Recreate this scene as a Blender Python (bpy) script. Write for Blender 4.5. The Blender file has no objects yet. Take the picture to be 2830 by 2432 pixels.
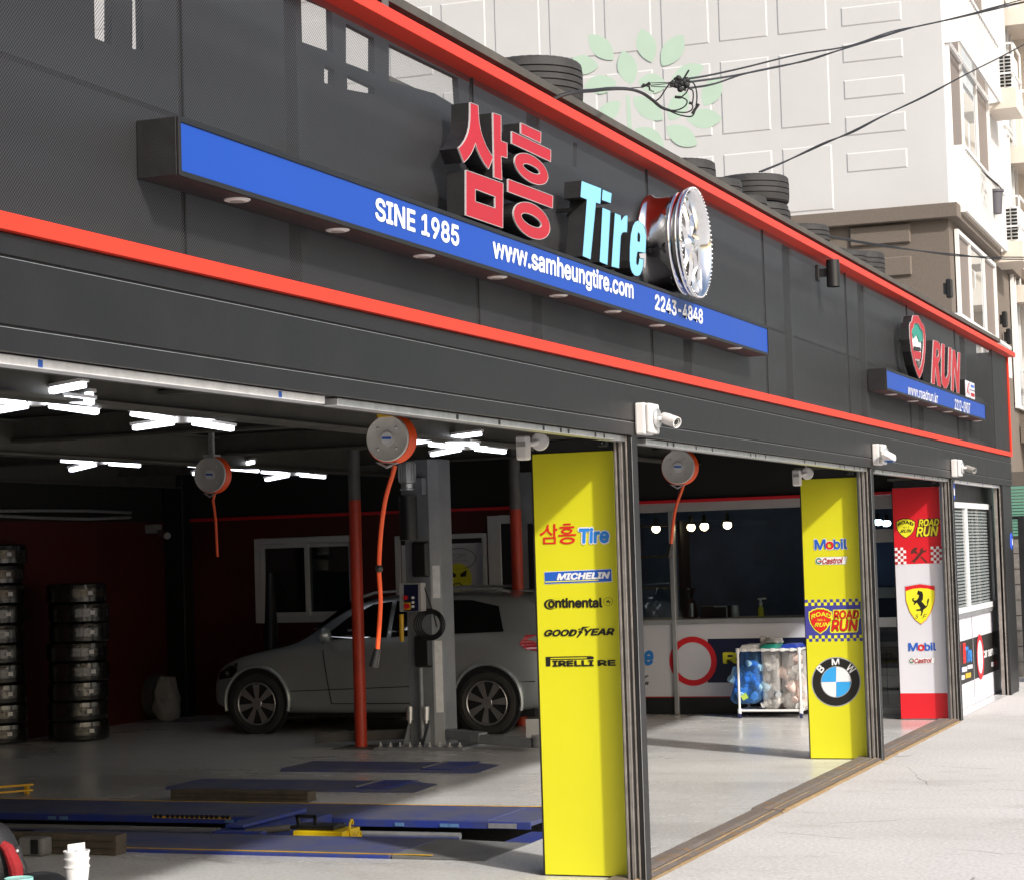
import bpy, bmesh, math, random
from mathutils import Vector, Matrix, noise
from mathutils.geometry import tessellate_polygon
random.seed(7)
# ------------------------------------------------------------------ camera
W, H, FPX = 2830.0, 2432.0, 5843.32          # size of the photograph, focal length in its pixels
YAW, PIT, ROL = .368959, .0540943, -.0306916
CAM = Vector((0, -3.5275, 1.7779))
FW = Vector((math.cos(YAW)*math.cos(PIT), math.sin(YAW)*math.cos(PIT), math.sin(PIT)))
_r0 = Vector((math.sin(YAW), -math.cos(YAW), 0)); _u0 = _r0.cross(FW)
RT = math.cos(ROL)*_r0 + math.sin(ROL)*_u0
UP = -math.sin(ROL)*_r0 + math.cos(ROL)*_u0
S = bpy.context.scene
col = S.collection
cd = bpy.data.cameras.new('camera'); cam = bpy.data.objects.new('camera', cd); col.objects.link(cam)
cd.sensor_fit = 'HORIZONTAL'; cd.sensor_width = 36; cd.lens = 36*FPX/W
cd.clip_start = .1; cd.clip_end = 3000
M = Matrix.Identity(4)
for i in range(3):
    M[i][0], M[i][1], M[i][2], M[i][3] = RT[i], UP[i], -FW[i], CAM[i]
cam.matrix_world = M
S.camera = cam
# ------------------------------------------------------------------ sky, sun, exposure
SUN = Vector((.66, 1.0, -.84)).normalized()    # direction the light travels
w = bpy.data.worlds.new('World'); S.world = w; w.use_nodes = True
nt = w.node_tree; nt.nodes.clear()
sky = nt.nodes.new('ShaderNodeTexSky'); sky.sky_type = 'NISHITA'; sky.sun_disc = False
sky.sun_elevation = math.asin(-SUN.z); sky.sun_rotation = math.atan2(-SUN.x, -SUN.y)
sky.air_density = 1.2; sky.dust_density = 4.0; sky.ozone_density = 1.0
bg = nt.nodes.new('ShaderNodeBackground'); bg.inputs[1].default_value = .15
ow = nt.nodes.new('ShaderNodeOutputWorld')
nt.links.new(sky.outputs[0], bg.inputs[0]); nt.links.new(bg.outputs[0], ow.inputs[0])
sl = bpy.data.lights.new('sun', 'SUN'); sl.energy = 3.4; sl.angle = math.radians(2.6); sl.color = (1, .97, .93)
so = bpy.data.objects.new('sun', sl); col.objects.link(so)
so.rotation_euler = SUN.to_track_quat('-Z', 'Y').to_euler(); so.location = (-20, -30, 30)
S.view_settings.view_transform = 'Standard'; S.view_settings.look = 'None'
S.view_settings.exposure = .22; S.view_settings.gamma = 1
S.view_settings.use_curve_mapping = False
S.cycles.use_denoising = True
S.cycles.transparent_max_bounces = 16; S.cycles.max_bounces = 8
S.cycles.caustics_reflective = False; S.cycles.caustics_refractive = False
# ------------------------------------------------------------------ pixels of the photograph to points
def ray(q): return FW + RT*((q[0]-W/2)/FPX) - UP*((q[1]-H/2)/FPX)
def aX(q, X): d = ray(q); return CAM + d*((X-CAM.x)/d.x)
def aY(q, Y): d = ray(q); return CAM + d*((Y-CAM.y)/d.y)
def aZ(q, Z=0.): d = ray(q); return CAM + d*((Z-CAM.z)/d.z)
def aP(q, P, N): d = ray(q); return CAM + d*((P-CAM).dot(N)/d.dot(N))
def Zm(ox, oy, s): return lambda x, y: (ox+x/s, oy+y/s)     # coordinates read off an enlarged crop
dsp = Zm(0, 0, 2072/2830)
# ------------------------------------------------------------------ materials
def lin(c):
    if isinstance(c, str):
        c = [int(c[i:i+2], 16)/255 for i in (0, 2, 4)]
        c = [x/12.92 if x <= .04045 else ((x+.055)/1.055)**2.4 for x in c]
    return (c[0], c[1], c[2], 1)
MATS = {}
def mat(name, c, rough=.5, metal=0., spec=.5, var=None, bump=None, c2=None, emit=None, coat=0., alpha=None, trans=0.):
    """procedural material: var=(scale, amount) mottles colour and roughness, bump=(scale, strength)"""
    m = bpy.data.materials.new(name); m.use_nodes = True; MATS[name] = m
    n = m.node_tree.nodes; l = m.node_tree.links; b = n['Principled BSDF']
    b.inputs['Base Color'].default_value = lin(c); b.inputs['Roughness'].default_value = rough
    b.inputs['Metallic'].default_value = metal; b.inputs['Specular IOR Level'].default_value = spec
    b.inputs['Coat Weight'].default_value = coat; b.inputs['Transmission Weight'].default_value = trans
    if alpha is not None: b.inputs['Alpha'].default_value = alpha
    if emit:
        b.inputs['Emission Color'].default_value = lin(emit[0]); b.inputs['Emission Strength'].default_value = emit[1]
    if var or bump:
        tc = n.new('ShaderNodeTexCoord')
    if var:
        t = n.new('ShaderNodeTexNoise'); t.inputs['Scale'].default_value = var[0]; t.inputs['Detail'].default_value = 6
        t.inputs['Roughness'].default_value = .65
        l.new(tc.outputs['Object'], t.inputs['Vector'])
        mr = n.new('ShaderNodeMapRange'); mr.inputs[1].default_value = .3; mr.inputs[2].default_value = .7
        l.new(t.outputs[0], mr.inputs[0])
        mx = n.new('ShaderNodeMix'); mx.data_type = 'RGBA'
        a = lin(c); k = var[1]
        d = lin(c2) if c2 else tuple(x*(1-k) for x in a[:3])+(1,)
        mx.inputs[6].default_value = d
        mx.inputs[7].default_value = tuple(min(1, x*(1+k*.4)) for x in a[:3])+(1,)
        l.new(mr.outputs[0], mx.inputs[0]); l.new(mx.outputs[2], b.inputs['Base Color'])
        m2 = n.new('ShaderNodeMapRange'); m2.inputs[3].default_value = max(.02, rough-.08); m2.inputs[4].default_value = min(1, rough+.12)
        l.new(t.outputs[0], m2.inputs[0]); l.new(m2.outputs[0], b.inputs['Roughness'])
    if bump:
        t2 = n.new('ShaderNodeTexNoise'); t2.inputs['Scale'].default_value = bump[0]; t2.inputs['Detail'].default_value = 4
        l.new(tc.outputs['Object'], t2.inputs['Vector'])
        bp = n.new('ShaderNodeBump'); bp.inputs['Strength'].default_value = bump[1]; bp.inputs['Distance'].default_value = .01
        l.new(t2.outputs[0], bp.inputs['Height']); l.new(bp.outputs[0], b.inputs['Normal'])
    return m
mat('fascia', (.018, .0175, .018), .42, .25, var=(3, .25), bump=(140, .12))
mat('black_paint', (.011, .011, .012), .45, var=(6, .3))
mat('dark_return', (.010, .0095, .0105), .5, var=(14, .4), bump=(200, .15))
mat('red_trim', (.74, .040, .016), .38, var=(2, .08))
mat('sign_blue', (.006, .058, .37), .35, var=(1.5, .06))
mat('letter_red', (.41, .008, .018), .35, var=(3, .06))
mat('letter_cyan', (.22, .55, .80), .35, var=(3, .05))
mat('print_white', (.80, .80, .82), .4)
mat('edge_white', (.45, .42, .43), .4)
mat('chrome', (.86, .87, .89), .06, 1.0, var=(9, .03))
mat('guide_steel', (.34, .31, .285), .42, .55, var=(9, .35), bump=(60, .1))
mat('galv', (.62, .63, .64), .35, .7, var=(20, .2))
mat('film_white', (.75, .76, .78), .3, var=(18, .18))
mat('panel_yellow', (.67, .645, .016), .42, var=(1.2, .05), bump=(90, .04))
mat('panel_white', (.66, .66, .72), .42, var=(1.5, .04), bump=(90, .03))
mat('panel_red', (.66, .012, .022), .42, var=(1.5, .06), bump=(90, .04))
mat('pr_black', (.012, .011, .010), .45); mat('pr_red', (.66, .02, .015), .42); mat('pr_blue', (.03, .24, .72), .42)
mat('pr_navy', (.055, .055, .30), .42); mat('pr_dnavy', (.006, .010, .045), .4); mat('pr_yellow', (.80, .76, .03), .42)
mat('pr_mblue', (.02, .11, .52), .42); mat('pr_green', (.01, .18, .10), .42); mat('pr_grey', (.36, .38, .40), .42); mat('pr_skyblue', (.04, .36, .78), .4)
mat('pr_maroon', (.42, .02, .03), .42); mat('pr_brown', (.10, .02, .015), .5); mat('pr_bird', (.4, .4, .4), .5)
mat('rubber', (.036, .035, .035), .72, var=(12, .45), bump=(160, .2))
mat('rubber_wrap', (.010, .010, .011), .22, coat=.6, var=(10, .4), bump=(24, .5))
mat('alu', (.55, .56, .57), .38, .8, var=(8, .15))
mat('alu_white', (.66, .67, .68), .4, var=(6, .08))
mat('blind_grey', (.34, .35, .35), .5); mat('pvc_white', (.78, .78, .77), .38, var=(8, .06))
mat('white_plastic', (.76, .74, .73), .35, var=(9, .07))
mat('grey_plastic', (.33, .32, .30), .45, var=(9, .12))
mat('reel_grey', (.58, .56, .53), .45, var=(9, .12)); mat('stop_blue', (.10, .20, .38), .4)
mat('red_wall', (.075, .006, .004), .6, var=(1.4, .3), bump=(50, .06))
mat('ceil_black', (.011, .010, .009), .7, var=(1, .3))
mat('beam', (.10, .095, .08), .55, .2, var=(5, .3))
mat('pole_red', (.52, .045, .018), .45, var=(4, .25), bump=(40, .06))
mat('pole_grey', (.12, .115, .11), .55, var=(6, .3))
mat('hose', (.85, .10, .02), .4)
mat('lift_grey', (.25, .265, .29), .42, .1, var=(4, .2), bump=(60, .05))
mat('black_plastic', (.012, .012, .013), .38, var=(8, .3))
mat('lift_blue', (.012, .032, .26), .42, var=(5, .35), bump=(60, .1), c2=(.05, .06, .14))
mat('lift_deck', (.04, .055, .19), .55, var=(2.4, .5), bump=(90, .15), c2=(.11, .11, .12))
mat('deck_grey', (.16, .16, .16), .6, var=(4, .3), bump=(60, .15))
mat('yellow_line', (.72, .42, .02), .5, var=(14, .35))
mat('yellow_paint', (.78, .55, .01), .4, var=(8, .15))
mat('wood_old', (.085, .07, .052), .85, var=(9, .45), bump=(50, .5))
mat('car_paint', (.46, .50, .52), .32, .55, coat=.6, var=(3, .06))
mat('car_dark', (.008, .008, .009), .6)
mat('car_glass', (.008, .009, .010), .04, coat=1.)
mat('tail_red', (.50, .008, .012), .15, coat=1.)
mat('rim_alloy', (.50, .50, .50), .35, .85, var=(8, .15))
mat('plate', (.7, .7, .7), .4)
mat('led', (.9, .95, 1), .5, emit=('f2f6ff', 4.0))
mat('bulb_warm', (.95, .85, .7), .5, emit=('ffdfa8', 14)); mat('bulb_cold', (.9, .95, 1), .5, emit=('dff4ff', 12))
mat('lamp_disc', (.72, .72, .70), .35)
mat('board_blue', (.10, .20, .42), .5, var=(3, .2)); mat('navy_wall', (.08, .14, .28), .55, var=(2.5, .35), bump=(20, .05))
mat('office_grey', (.40, .39, .385), .5, var=(2, .08))
mat('counter', (.45, .44, .42), .45, var=(5, .1))
mat('cab_brown', (.16, .125, .09), .6, var=(5, .2))
mat('apt_white', (.58, .575, .575), .72, var=(.8, .05), bump=(60, .1))
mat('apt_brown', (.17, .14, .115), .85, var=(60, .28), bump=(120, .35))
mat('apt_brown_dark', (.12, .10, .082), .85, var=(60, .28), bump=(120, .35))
mat('apt_beige', (.70, .63, .55), .75, var=(1.5, .07))
mat('frame_white', (.80, .80, .79), .4)
mat('shade_brown', (.20, .165, .145), .5)
mat('leaf_paint', (.46, .60, .49), .75, var=(1.5, .05))
mat('cable', (.014, .014, .016), .55)
mat('green_shutter', (.10, .24, .17), .5, var=(3, .15))
mat('brick', (.24, .22, .20), .85, var=(14, .3), bump=(80, .3)); mat('mortar', (.12, .11, .10), .9)
mat('pot', (.10, .095, .11), .6)
mat('paper', (.84, .83, .80), .6); mat('bag_red', (.26, .008, .012), .85, var=(12, .25), bump=(70, .3)); mat('bag_black', (.012, .012, .013), .6, var=(12, .3), bump=(90, .3))
mat('tin_green', (.30, .66, .60), .35); mat('blue_light', (.02, .10, .75), .25, coat=.6)
mat('pipe_white', (.80, .80, .79), .3); mat('caster', (.02, .025, .10), .5)
mat('lid_white', (.70, .71, .74), .35); mat('lid_green', (.02, .26, .20), .35); mat('lid_blue', (.02, .05, .36), .35)
mat('cup_white', (.80, .80, .80), .45); mat('cup_blue', (.36, .64, .88), .4); mat('cup_pink', (.78, .60, .55), .5); mat('cup_lime', (.5, .66, .1), .5)
def thinfilm(name, c, a, rough=.12):
    m = bpy.data.materials.new(name); m.use_nodes = True; MATS[name] = m
    n = m.node_tree.nodes; l = m.node_tree.links; n.clear()
    o = n.new('ShaderNodeOutputMaterial'); tr = n.new('ShaderNodeBsdfTransparent'); tr.inputs[0].default_value = lin(c)
    g = n.new('ShaderNodeBsdfPrincipled'); g.inputs['Base Color'].default_value = lin(c); g.inputs['Roughness'].default_value = rough
    fr = n.new('ShaderNodeLayerWeight'); fr.inputs[0].default_value = .35
    ma = n.new('ShaderNodeMath'); ma.operation = 'MULTIPLY_ADD'; ma.inputs[1].default_value = .5; ma.inputs[2].default_value = a
    mx = n.new('ShaderNodeMixShader')
    l.new(fr.outputs['Facing'], ma.inputs[0]); l.new(ma.outputs[0], mx.inputs[0]); l.new(tr.outputs[0], mx.inputs[1]); l.new(g.outputs[0], mx.inputs[2]); l.new(mx.outputs[0], o.inputs[0])
thinfilm('bag_blue', (.22, .48, .86), .10); thinfilm('bag_clear', (.86, .84, .82), .24)
def glass(name, c, refl, rough=.02, tint=(1, 1, 1), ior=1.5):
    m = bpy.data.materials.new(name); m.use_nodes = True; MATS[name] = m
    n = m.node_tree.nodes; l = m.node_tree.links; n.clear()
    o = n.new('ShaderNodeOutputMaterial'); tr = n.new('ShaderNodeBsdfTransparent'); tr.inputs[0].default_value = lin(tint)
    g = n.new('ShaderNodeBsdfGlossy'); g.inputs[0].default_value = lin(c); g.inputs[1].default_value = rough
    f = n.new('ShaderNodeFresnel'); f.inputs[0].default_value = ior
    ma = n.new('ShaderNodeMath'); ma.operation = 'ADD'; ma.inputs[1].default_value = refl
    mx = n.new('ShaderNodeMixShader')
    l.new(f.outputs[0], ma.inputs[0]); l.new(ma.outputs[0], mx.inputs[0]); l.new(tr.outputs[0], mx.inputs[1]); l.new(g.outputs[0], mx.inputs[2]); l.new(mx.outputs[0], o.inputs[0])
glass('glass', (1, 1, 1), .02, tint=(.88, .93, .95)); glass('glass_low', (1, 1, 1), .02, tint=(.92, .96, .97), ior=1.12); glass('apt_glass', (.85, .93, 1), .45, tint=(.35, .4, .45))
def mesh_mat():
    """black perforated sheet: round holes on a 45 degree grid, real openings"""
    m = bpy.data.materials.new('perforated'); m.use_nodes = True; MATS['perforated'] = m
    n = m.node_tree.nodes; l = m.node_tree.links; b = n['Principled BSDF']; out = n['Material Output']
    b.inputs['Base Color'].default_value = (.098, .097, .103, 1); b.inputs['Roughness'].default_value = .38; b.inputs['Metallic'].default_value = .3
    tc = n.new('ShaderNodeTexCoord'); sp = n.new('ShaderNodeSeparateXYZ'); l.new(tc.outputs['Object'], sp.inputs[0])
    p = .0132; r = .0042
    def mth(op, *a):
        k = n.new('ShaderNodeMath'); k.operation = op
        for i, v in enumerate(a):
            if isinstance(v, (int, float)): k.inputs[i].default_value = v
            else: l.new(v, k.inputs[i])
        return k.outputs[0]
    def cell(off):
        o = []
        for ax in ('X', 'Z'):
            f = mth('FRACT', mth('ADD', mth('DIVIDE', sp.outputs[ax], p), off+100))
            o.append(mth('SUBTRACT', f, .5))
        return mth('SQRT', mth('ADD', mth('MULTIPLY', o[0], o[0]), mth('MULTIPLY', o[1], o[1])))
    d = mth('MINIMUM', cell(0.), cell(.5))
    hole = mth('LESS_THAN', d, r/p)
    tr = n.new('ShaderNodeBsdfTransparent'); mx = n.new('ShaderNodeMixShader')
    l.new(hole, mx.inputs[0]); l.new(b.outputs[0], mx.inputs[1]); l.new(tr.outputs[0], mx.inputs[2]); l.new(mx.outputs[0], out.inputs[0])
mesh_mat()
def ground_mat(name, base, dark, light, rough, sc, crack=True, bumps=.3):
    m = bpy.data.materials.new(name); m.use_nodes = True; MATS[name] = m
    n = m.node_tree.nodes; l = m.node_tree.links; b = n['Principled BSDF']
    tc = n.new('ShaderNodeTexCoord')
    def ns(scale, det=8, rgh=.6, st=None):
        t = n.new('ShaderNodeTexNoise'); t.inputs['Scale'].default_value = scale; t.inputs['Detail'].default_value = det; t.inputs['Roughness'].default_value = rgh
        if st:
            mp = n.new('ShaderNodeMapping'); mp.inputs['Scale'].default_value = st; l.new(tc.outputs['Object'], mp.inputs[0]); l.new(mp.outputs[0], t.inputs['Vector'])
        else: l.new(tc.outputs['Object'], t.inputs['Vector'])
        return t.outputs[0]
    def rmp(v, a, c_):
        k = n.new('ShaderNodeMapRange'); k.inputs[1].default_value = a; k.inputs[2].default_value = c_; l.new(v, k.inputs[0]); return k.outputs[0]
    def mixc(f, a, c_):
        k = n.new('ShaderNodeMix'); k.data_type = 'RGBA'; l.new(f, k.inputs[0])
        for i, v in ((6, a), (7, c_)):
            if isinstance(v, tuple): k.inputs[i].default_value = lin(v)
            else: l.new(v, k.inputs[i])
        return k.outputs[2]
    big = rmp(ns(sc, st=(1, .45, 1)), .38, .66); fine = rmp(ns(38), .3, .75); blot = rmp(ns(sc*2.2, 12, .72, (1, .45, 1)), .53, .68)
    c1 = mixc(big, base, light); c2 = mixc(blot, c1, dark)
    spk = rmp(ns(150, 3), .62, .72)
    k = n.new('ShaderNodeMix'); k.data_type = 'RGBA'; k.blend_type = 'MULTIPLY'; k.inputs[0].default_value = .35
    l.new(c2, k.inputs[6])
    gr = n.new('ShaderNodeCombineColor'); [l.new(fine, gr.inputs[i]) for i in range(3)]
    l.new(gr.outputs[0], k.inputs[7]); c3 = k.outputs[2]
    if crack:
        v = n.new('ShaderNodeTexVoronoi'); v.feature = 'DISTANCE_TO_EDGE'; v.inputs['Scale'].default_value = .55
        wn = n.new('ShaderNodeTexNoise'); wn.inputs['Scale'].default_value = 3; l.new(tc.outputs['Object'], wn.inputs['Vector'])
        ad = n.new('ShaderNodeMix'); ad.data_type = 'VECTOR'; ad.inputs[0].default_value = .12; l.new(tc.outputs['Object'], ad.inputs[4]); l.new(wn.outputs[1], ad.inputs[5])
        l.new(ad.outputs[1], v.inputs['Vector'])
        cr = rmp(v.outputs[0], .004, .0015)
        msk = rmp(ns(.8), .5, .56)
        mm = n.new('ShaderNodeMath'); mm.operation = 'MULTIPLY'; l.new(cr, mm.inputs[0]); l.new(msk, mm.inputs[1])
        c3 = mixc(mm.outputs[0], c3, tuple(x*.35 for x in base))
        c3 = mixc(spk, c3, tuple(x*.6 for x in base))
    l.new(c3, b.inputs['Base Color'])
    rr = n.new('ShaderNodeMapRange'); rr.inputs[3].default_value = rough-.08; rr.inputs[4].default_value = rough+.15; l.new(big, rr.inputs[0]); l.new(rr.outputs[0], b.inputs['Roughness'])
    bp = n.new('ShaderNodeBump'); bp.inputs['Strength'].default_value = bumps; bp.inputs['Distance'].default_value = .006
    l.new(ns(60, 6), bp.inputs['Height']); l.new(bp.outputs[0], b.inputs['Normal'])
ground_mat('concrete', (.67, .645, .62), (.57, .535, .51), (.74, .72, .70), .8, .9)
ground_mat('epoxy', (.73, .725, .71), (.63, .61, .585), (.79, .79, .78), .26, .5, crack=False, bumps=.05)
ground_mat('concrete_dark', (.57, .55, .53), (.40, .385, .37), (.52, .50, .49), .8, 1.2)
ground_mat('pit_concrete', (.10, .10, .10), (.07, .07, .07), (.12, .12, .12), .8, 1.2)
ground_mat('rust', (.21, .175, .15), (.40, .20, .05), (.22, .19, .17), .6, 5, crack=False, bumps=.3)
ground_mat('rust_edge', (.40, .27, .13), (.26, .18, .11), (.44, .32, .19), .65, 7, crack=False, bumps=.3)
# ------------------------------------------------------------------ mesh helpers
class MB:
    def __init__(s): s.v = []; s.f = []
    def add(s, vs, fs):
        o = len(s.v); s.v += [tuple(v) for v in vs]; s.f += [tuple(i+o for i in f) for f in fs]; return s
    def box(s, x0, x1, y0, y1, z0, z1):
        return s.hexa([(x0, y0, z0), (x1, y0, z0), (x1, y1, z0), (x0, y1, z0)], [(x0, y0, z1), (x1, y0, z1), (x1, y1, z1), (x0, y1, z1)])
    def hexa(s, a, b):
        n = len(a)
        return s.add(list(a)+list(b), [tuple(range(n))[::-1], tuple(range(n, 2*n))]+[(i, (i+1) % n, (i+1) % n+n, i+n) for i in range(n)])
    def bar(s, p, q, w, h, up=(0, 0, 1)):
        p, q = Vector(p), Vector(q); d = (q-p).normalized(); up = Vector(up)
        sd = d.cross(up); sd = sd.normalized() if sd.length > 1e-6 else Vector((1, 0, 0)); u = sd.cross(d)
        c = [sd*w/2+u*h/2, -sd*w/2+u*h/2, -sd*w/2-u*h/2, sd*w/2-u*h/2]
        return s.hexa([p+k for k in c], [q+k for k in c])
    def cyl(s, p, q, r0, r1=None, n=16, cap=True):
        r1 = r0 if r1 is None else r1
        p, q = Vector(p), Vector(q); d = (q-p).normalized()
        a = d.orthogonal().normalized(); b = d.cross(a)
        A = [p+(a*math.cos(t)+b*math.sin(t))*r0 for t in [2*math.pi*i/n for i in range(n)]]
        B = [q+(a*math.cos(t)+b*math.sin(t))*r1 for t in [2*math.pi*i/n for i in range(n)]]
        fs = [(i, (i+1) % n, (i+1) % n+n, i+n) for i in range(n)]
        if cap: fs += [tuple(range(n))[::-1], tuple(range(n, 2*n))]
        return s.add(A+B, fs)
    def tube(s, pts, r, n=8):
        pts = [Vector(p) for p in pts]; rings = []; a = None
        for i, p in enumerate(pts):
            d = (pts[min(i+1, len(pts)-1)]-pts[max(i-1, 0)]).normalized()
            if a is None: a = d.orthogonal().normalized()
            a = (a-d*a.dot(d)).normalized(); b = d.cross(a)
            rr = r[i] if isinstance(r, (list, tuple)) else r
            rings.append([p+(a*math.cos(2*math.pi*k/n)+b*math.sin(2*math.pi*k/n))*rr for k in range(n)])
        vs = [v for R in rings for v in R]; m = len(pts)
        fs = [(i*n+k, i*n+(k+1) % n, (i+1)*n+(k+1) % n, (i+1)*n+k) for i in range(m-1) for k in range(n)]
        fs += [tuple(range(n))[::-1], tuple(range((m-1)*n, m*n))]
        return s.add(vs, fs)
    def lathe(s, prof, c, ax, n=48, closed=False, mod=None):
        """prof: (radius, distance along ax)"""
        c, ax = Vector(c), Vector(ax).normalized(); a = ax.orthogonal().normalized(); b = ax.cross(a); m = len(prof)
        vs = []
        for k in range(n):
            t = 2*math.pi*k/n; e = a*math.cos(t)+b*math.sin(t)
            for j, (r, z) in enumerate(prof):
                rr = r if mod is None else mod(r, j, k)
                vs.append(c+e*rr+ax*z)
        fs = []
        for k in range(n):
            k2 = (k+1) % n
            for j in range(m if closed else m-1):
                j2 = (j+1) % m
                fs.append((k*m+j, k*m+j2, k2*m+j2, k2*m+j))
        return s.add(vs, fs)
    def ball(s, c, rx, ry=None, rz=None, n=12, k=8):
        ry = ry or rx; rz = rz or rx; c = Vector(c); vs = []; fs = []
        for i in range(k+1):
            p = math.pi*i/k
            for j in range(n):
                t = 2*math.pi*j/n; vs.append(c+Vector((rx*math.sin(p)*math.cos(t), ry*math.sin(p)*math.sin(t), rz*math.cos(p))))
        for i in range(k):
            for j in range(n): fs.append((i*n+j, i*n+(j+1) % n, (i+1)*n+(j+1) % n, (i+1)*n+j))
        return s.add(vs, fs)
    def sheet(s, loops):
        """flat faces from loops of points (first the outline, then holes)"""
        loops = [[Vector(p) for p in lp] for lp in loops]
        tr = tessellate_polygon(loops); vs = [p for lp in loops for p in lp]
        return s.add(vs, tr)
    def slab(s, loops, d, back=True):
        """loops extruded along d"""
        d = Vector(d); loops = [[Vector(p) for p in lp] for lp in loops]
        tr = tessellate_polygon(loops); vs = [p for lp in loops for p in lp]; n = len(vs)
        s.add(vs, tr)
        if back: s.add([v+d for v in vs], [t[::-1] for t in tr])
        return s.sides(loops, d)
    def sides(s, loops, d):
        d = Vector(d)
        for lp in loops:
            lp = [Vector(p) for p in lp]; m = len(lp)
            s.add(lp+[p+d for p in lp], [(i, (i+1) % m, (i+1) % m+m, i+m) for i in range(m)])
        return s
def mesh(mb, name='part', smooth=False):
    me = bpy.data.meshes.new(name); me.from_pydata(mb.v, [], mb.f); me.validate()
    b = bmesh.new(); b.from_mesh(me); bmesh.ops.remove_doubles(b, verts=b.verts, dist=1e-5); bmesh.ops.recalc_face_normals(b, faces=b.faces); b.to_mesh(me); b.free()
    if smooth:
        me.polygons.foreach_set('use_smooth', [True]*len(me.polygons))
    return me
def obj(name, mb, m, parent=None, smooth=False, bevel=0., auto=35):
    me = mb if isinstance(mb, bpy.types.Mesh) else mesh(mb, name, smooth)
    if not me.materials: me.materials.append(MATS[m])
    o = bpy.data.objects.new(name, me); col.objects.link(o)
    if smooth and auto:
        try: me.set_sharp_from_angle(angle=math.radians(auto))
        except Exception: pass
    if bevel:
        k = o.modifiers.new('bevel', 'BEVEL'); k.width = bevel; k.segments = 2; k.limit_method = 'ANGLE'; k.angle_limit = math.radians(40)
    if parent is not None: par(o, parent)
    return o
def par(o, p):
    o.parent = p
    o.matrix_parent_inverse = p.matrix_basis.inverted() if p.parent is None else Matrix.Identity(4)
def thing(name, label, cat, loc=(0, 0, 0), group=None, kind=None):
    o = bpy.data.objects.new(name, None); col.objects.link(o); o.location = loc; o.empty_display_size = .1
    o.matrix_basis = Matrix.Translation(Vector(loc)); tag(o, label, cat, group, kind); return o
def tag(o, label=None, cat=None, group=None, kind=None):
    if label: o['label'] = label
    if cat: o['category'] = cat
    if group: o['group'] = group
    if kind: o['kind'] = kind
    return o
def struct(name, mb, m, label=None, **k):
    o = obj(name, mb, m, **k); o['kind'] = 'structure'
    if label: o['label'] = label
    return o
def dup(o, delta=(0, 0, 0), rotz=0., label=None, parent=None):
    c = o.copy(); col.objects.link(c)
    if parent is not None: c.parent = parent
    else:
        c.matrix_basis = Matrix.Translation(Vector(delta)) @ o.matrix_basis @ Matrix.Rotation(rotz, 4, 'Z')
        if label: c['label'] = label
    for ch in [x for x in o.children]: dup(ch, parent=c)
    return c
# writing --------------------------------------------------------------------------
_TX = {}
try: FONT = bpy.data.fonts.load(bpy.utils.system_resource('DATAFILES') + '/fonts/Inter.woff2')   # ships with Blender
except Exception: FONT = None
def text2d(body, bold=0., shear=0., space=1.):
    k = (body, bold, shear, space)
    if k in _TX: return _TX[k]
    cu = bpy.data.curves.new('t', 'FONT'); cu.body = body; cu.size = 1
    if FONT: cu.font = FONT
    cu.offset = 0; cu.shear = shear; cu.space_character = space
    cu.resolution_u = 4; cu.fill_mode = 'FRONT'
    o = bpy.data.objects.new('t', cu); col.objects.link(o)
    dg = bpy.context.evaluated_depsgraph_get(); me = bpy.data.meshes.new_from_object(o.evaluated_get(dg))
    vs = [(v.co.x, v.co.y) for v in me.vertices]; fs = [tuple(p.vertices) for p in me.polygons]
    bpy.data.objects.remove(o); bpy.data.curves.remove(cu); bpy.data.meshes.remove(me)
    _TX[k] = (vs, fs); return _TX[k]
def lettering(body, TL, TR, BL, m, parent, bold=.012, shear=0., space=1., off=(0, 0, 0), name='lettering', warp=None):
    """text stretched to the three corner points TL, TR, BL"""
    vs, fs = text2d(body, bold, shear, space)
    x0 = min(v[0] for v in vs); x1 = max(v[0] for v in vs); y0 = min(v[1] for v in vs); y1 = max(v[1] for v in vs)
    TL, TR, BL, off = Vector(TL), Vector(TR), Vector(BL), Vector(off)
    U = TR-TL; V = TL-BL
    P = []
    for x, y in vs:
        u = (x-x0)/(x1-x0); v = (y-y0)/(y1-y0)
        if warp: u, v = warp(u, v)
        P.append(BL+U*u+V*v+off)
    mb = MB().add(P, fs)
    if bold > .004:                                     # heavier strokes: shifted copies, each a hair further out
        sc = Vector((U.length/(x1-x0), V.length/(y1-y0))); un, vn = U.normalized(), V.normalized(); nn = un.cross(vn).normalized()
        r_ = bold*.85*min(sc.x, sc.y)
        for k in range(8):
            a = 2*math.pi*k/8
            mb.add([p+(un*math.cos(a)*min(1.6, sc.x/sc.y)+vn*math.sin(a))*r_+nn*(.00009*(k+1)) for p in P], fs)
    return obj(name, mb, m, parent)
def ell(c, a, b, n=36, t0=0., t1=2*math.pi):
    full = abs(t1-t0-2*math.pi) < 1e-6
    return [(c[0]+a[0]*math.cos(t)+b[0]*math.sin(t), c[1]+a[1]*math.cos(t)+b[1]*math.sin(t)) for t in [t0+(t1-t0)*i/(n if full else n-1) for i in range(n)]]
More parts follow.
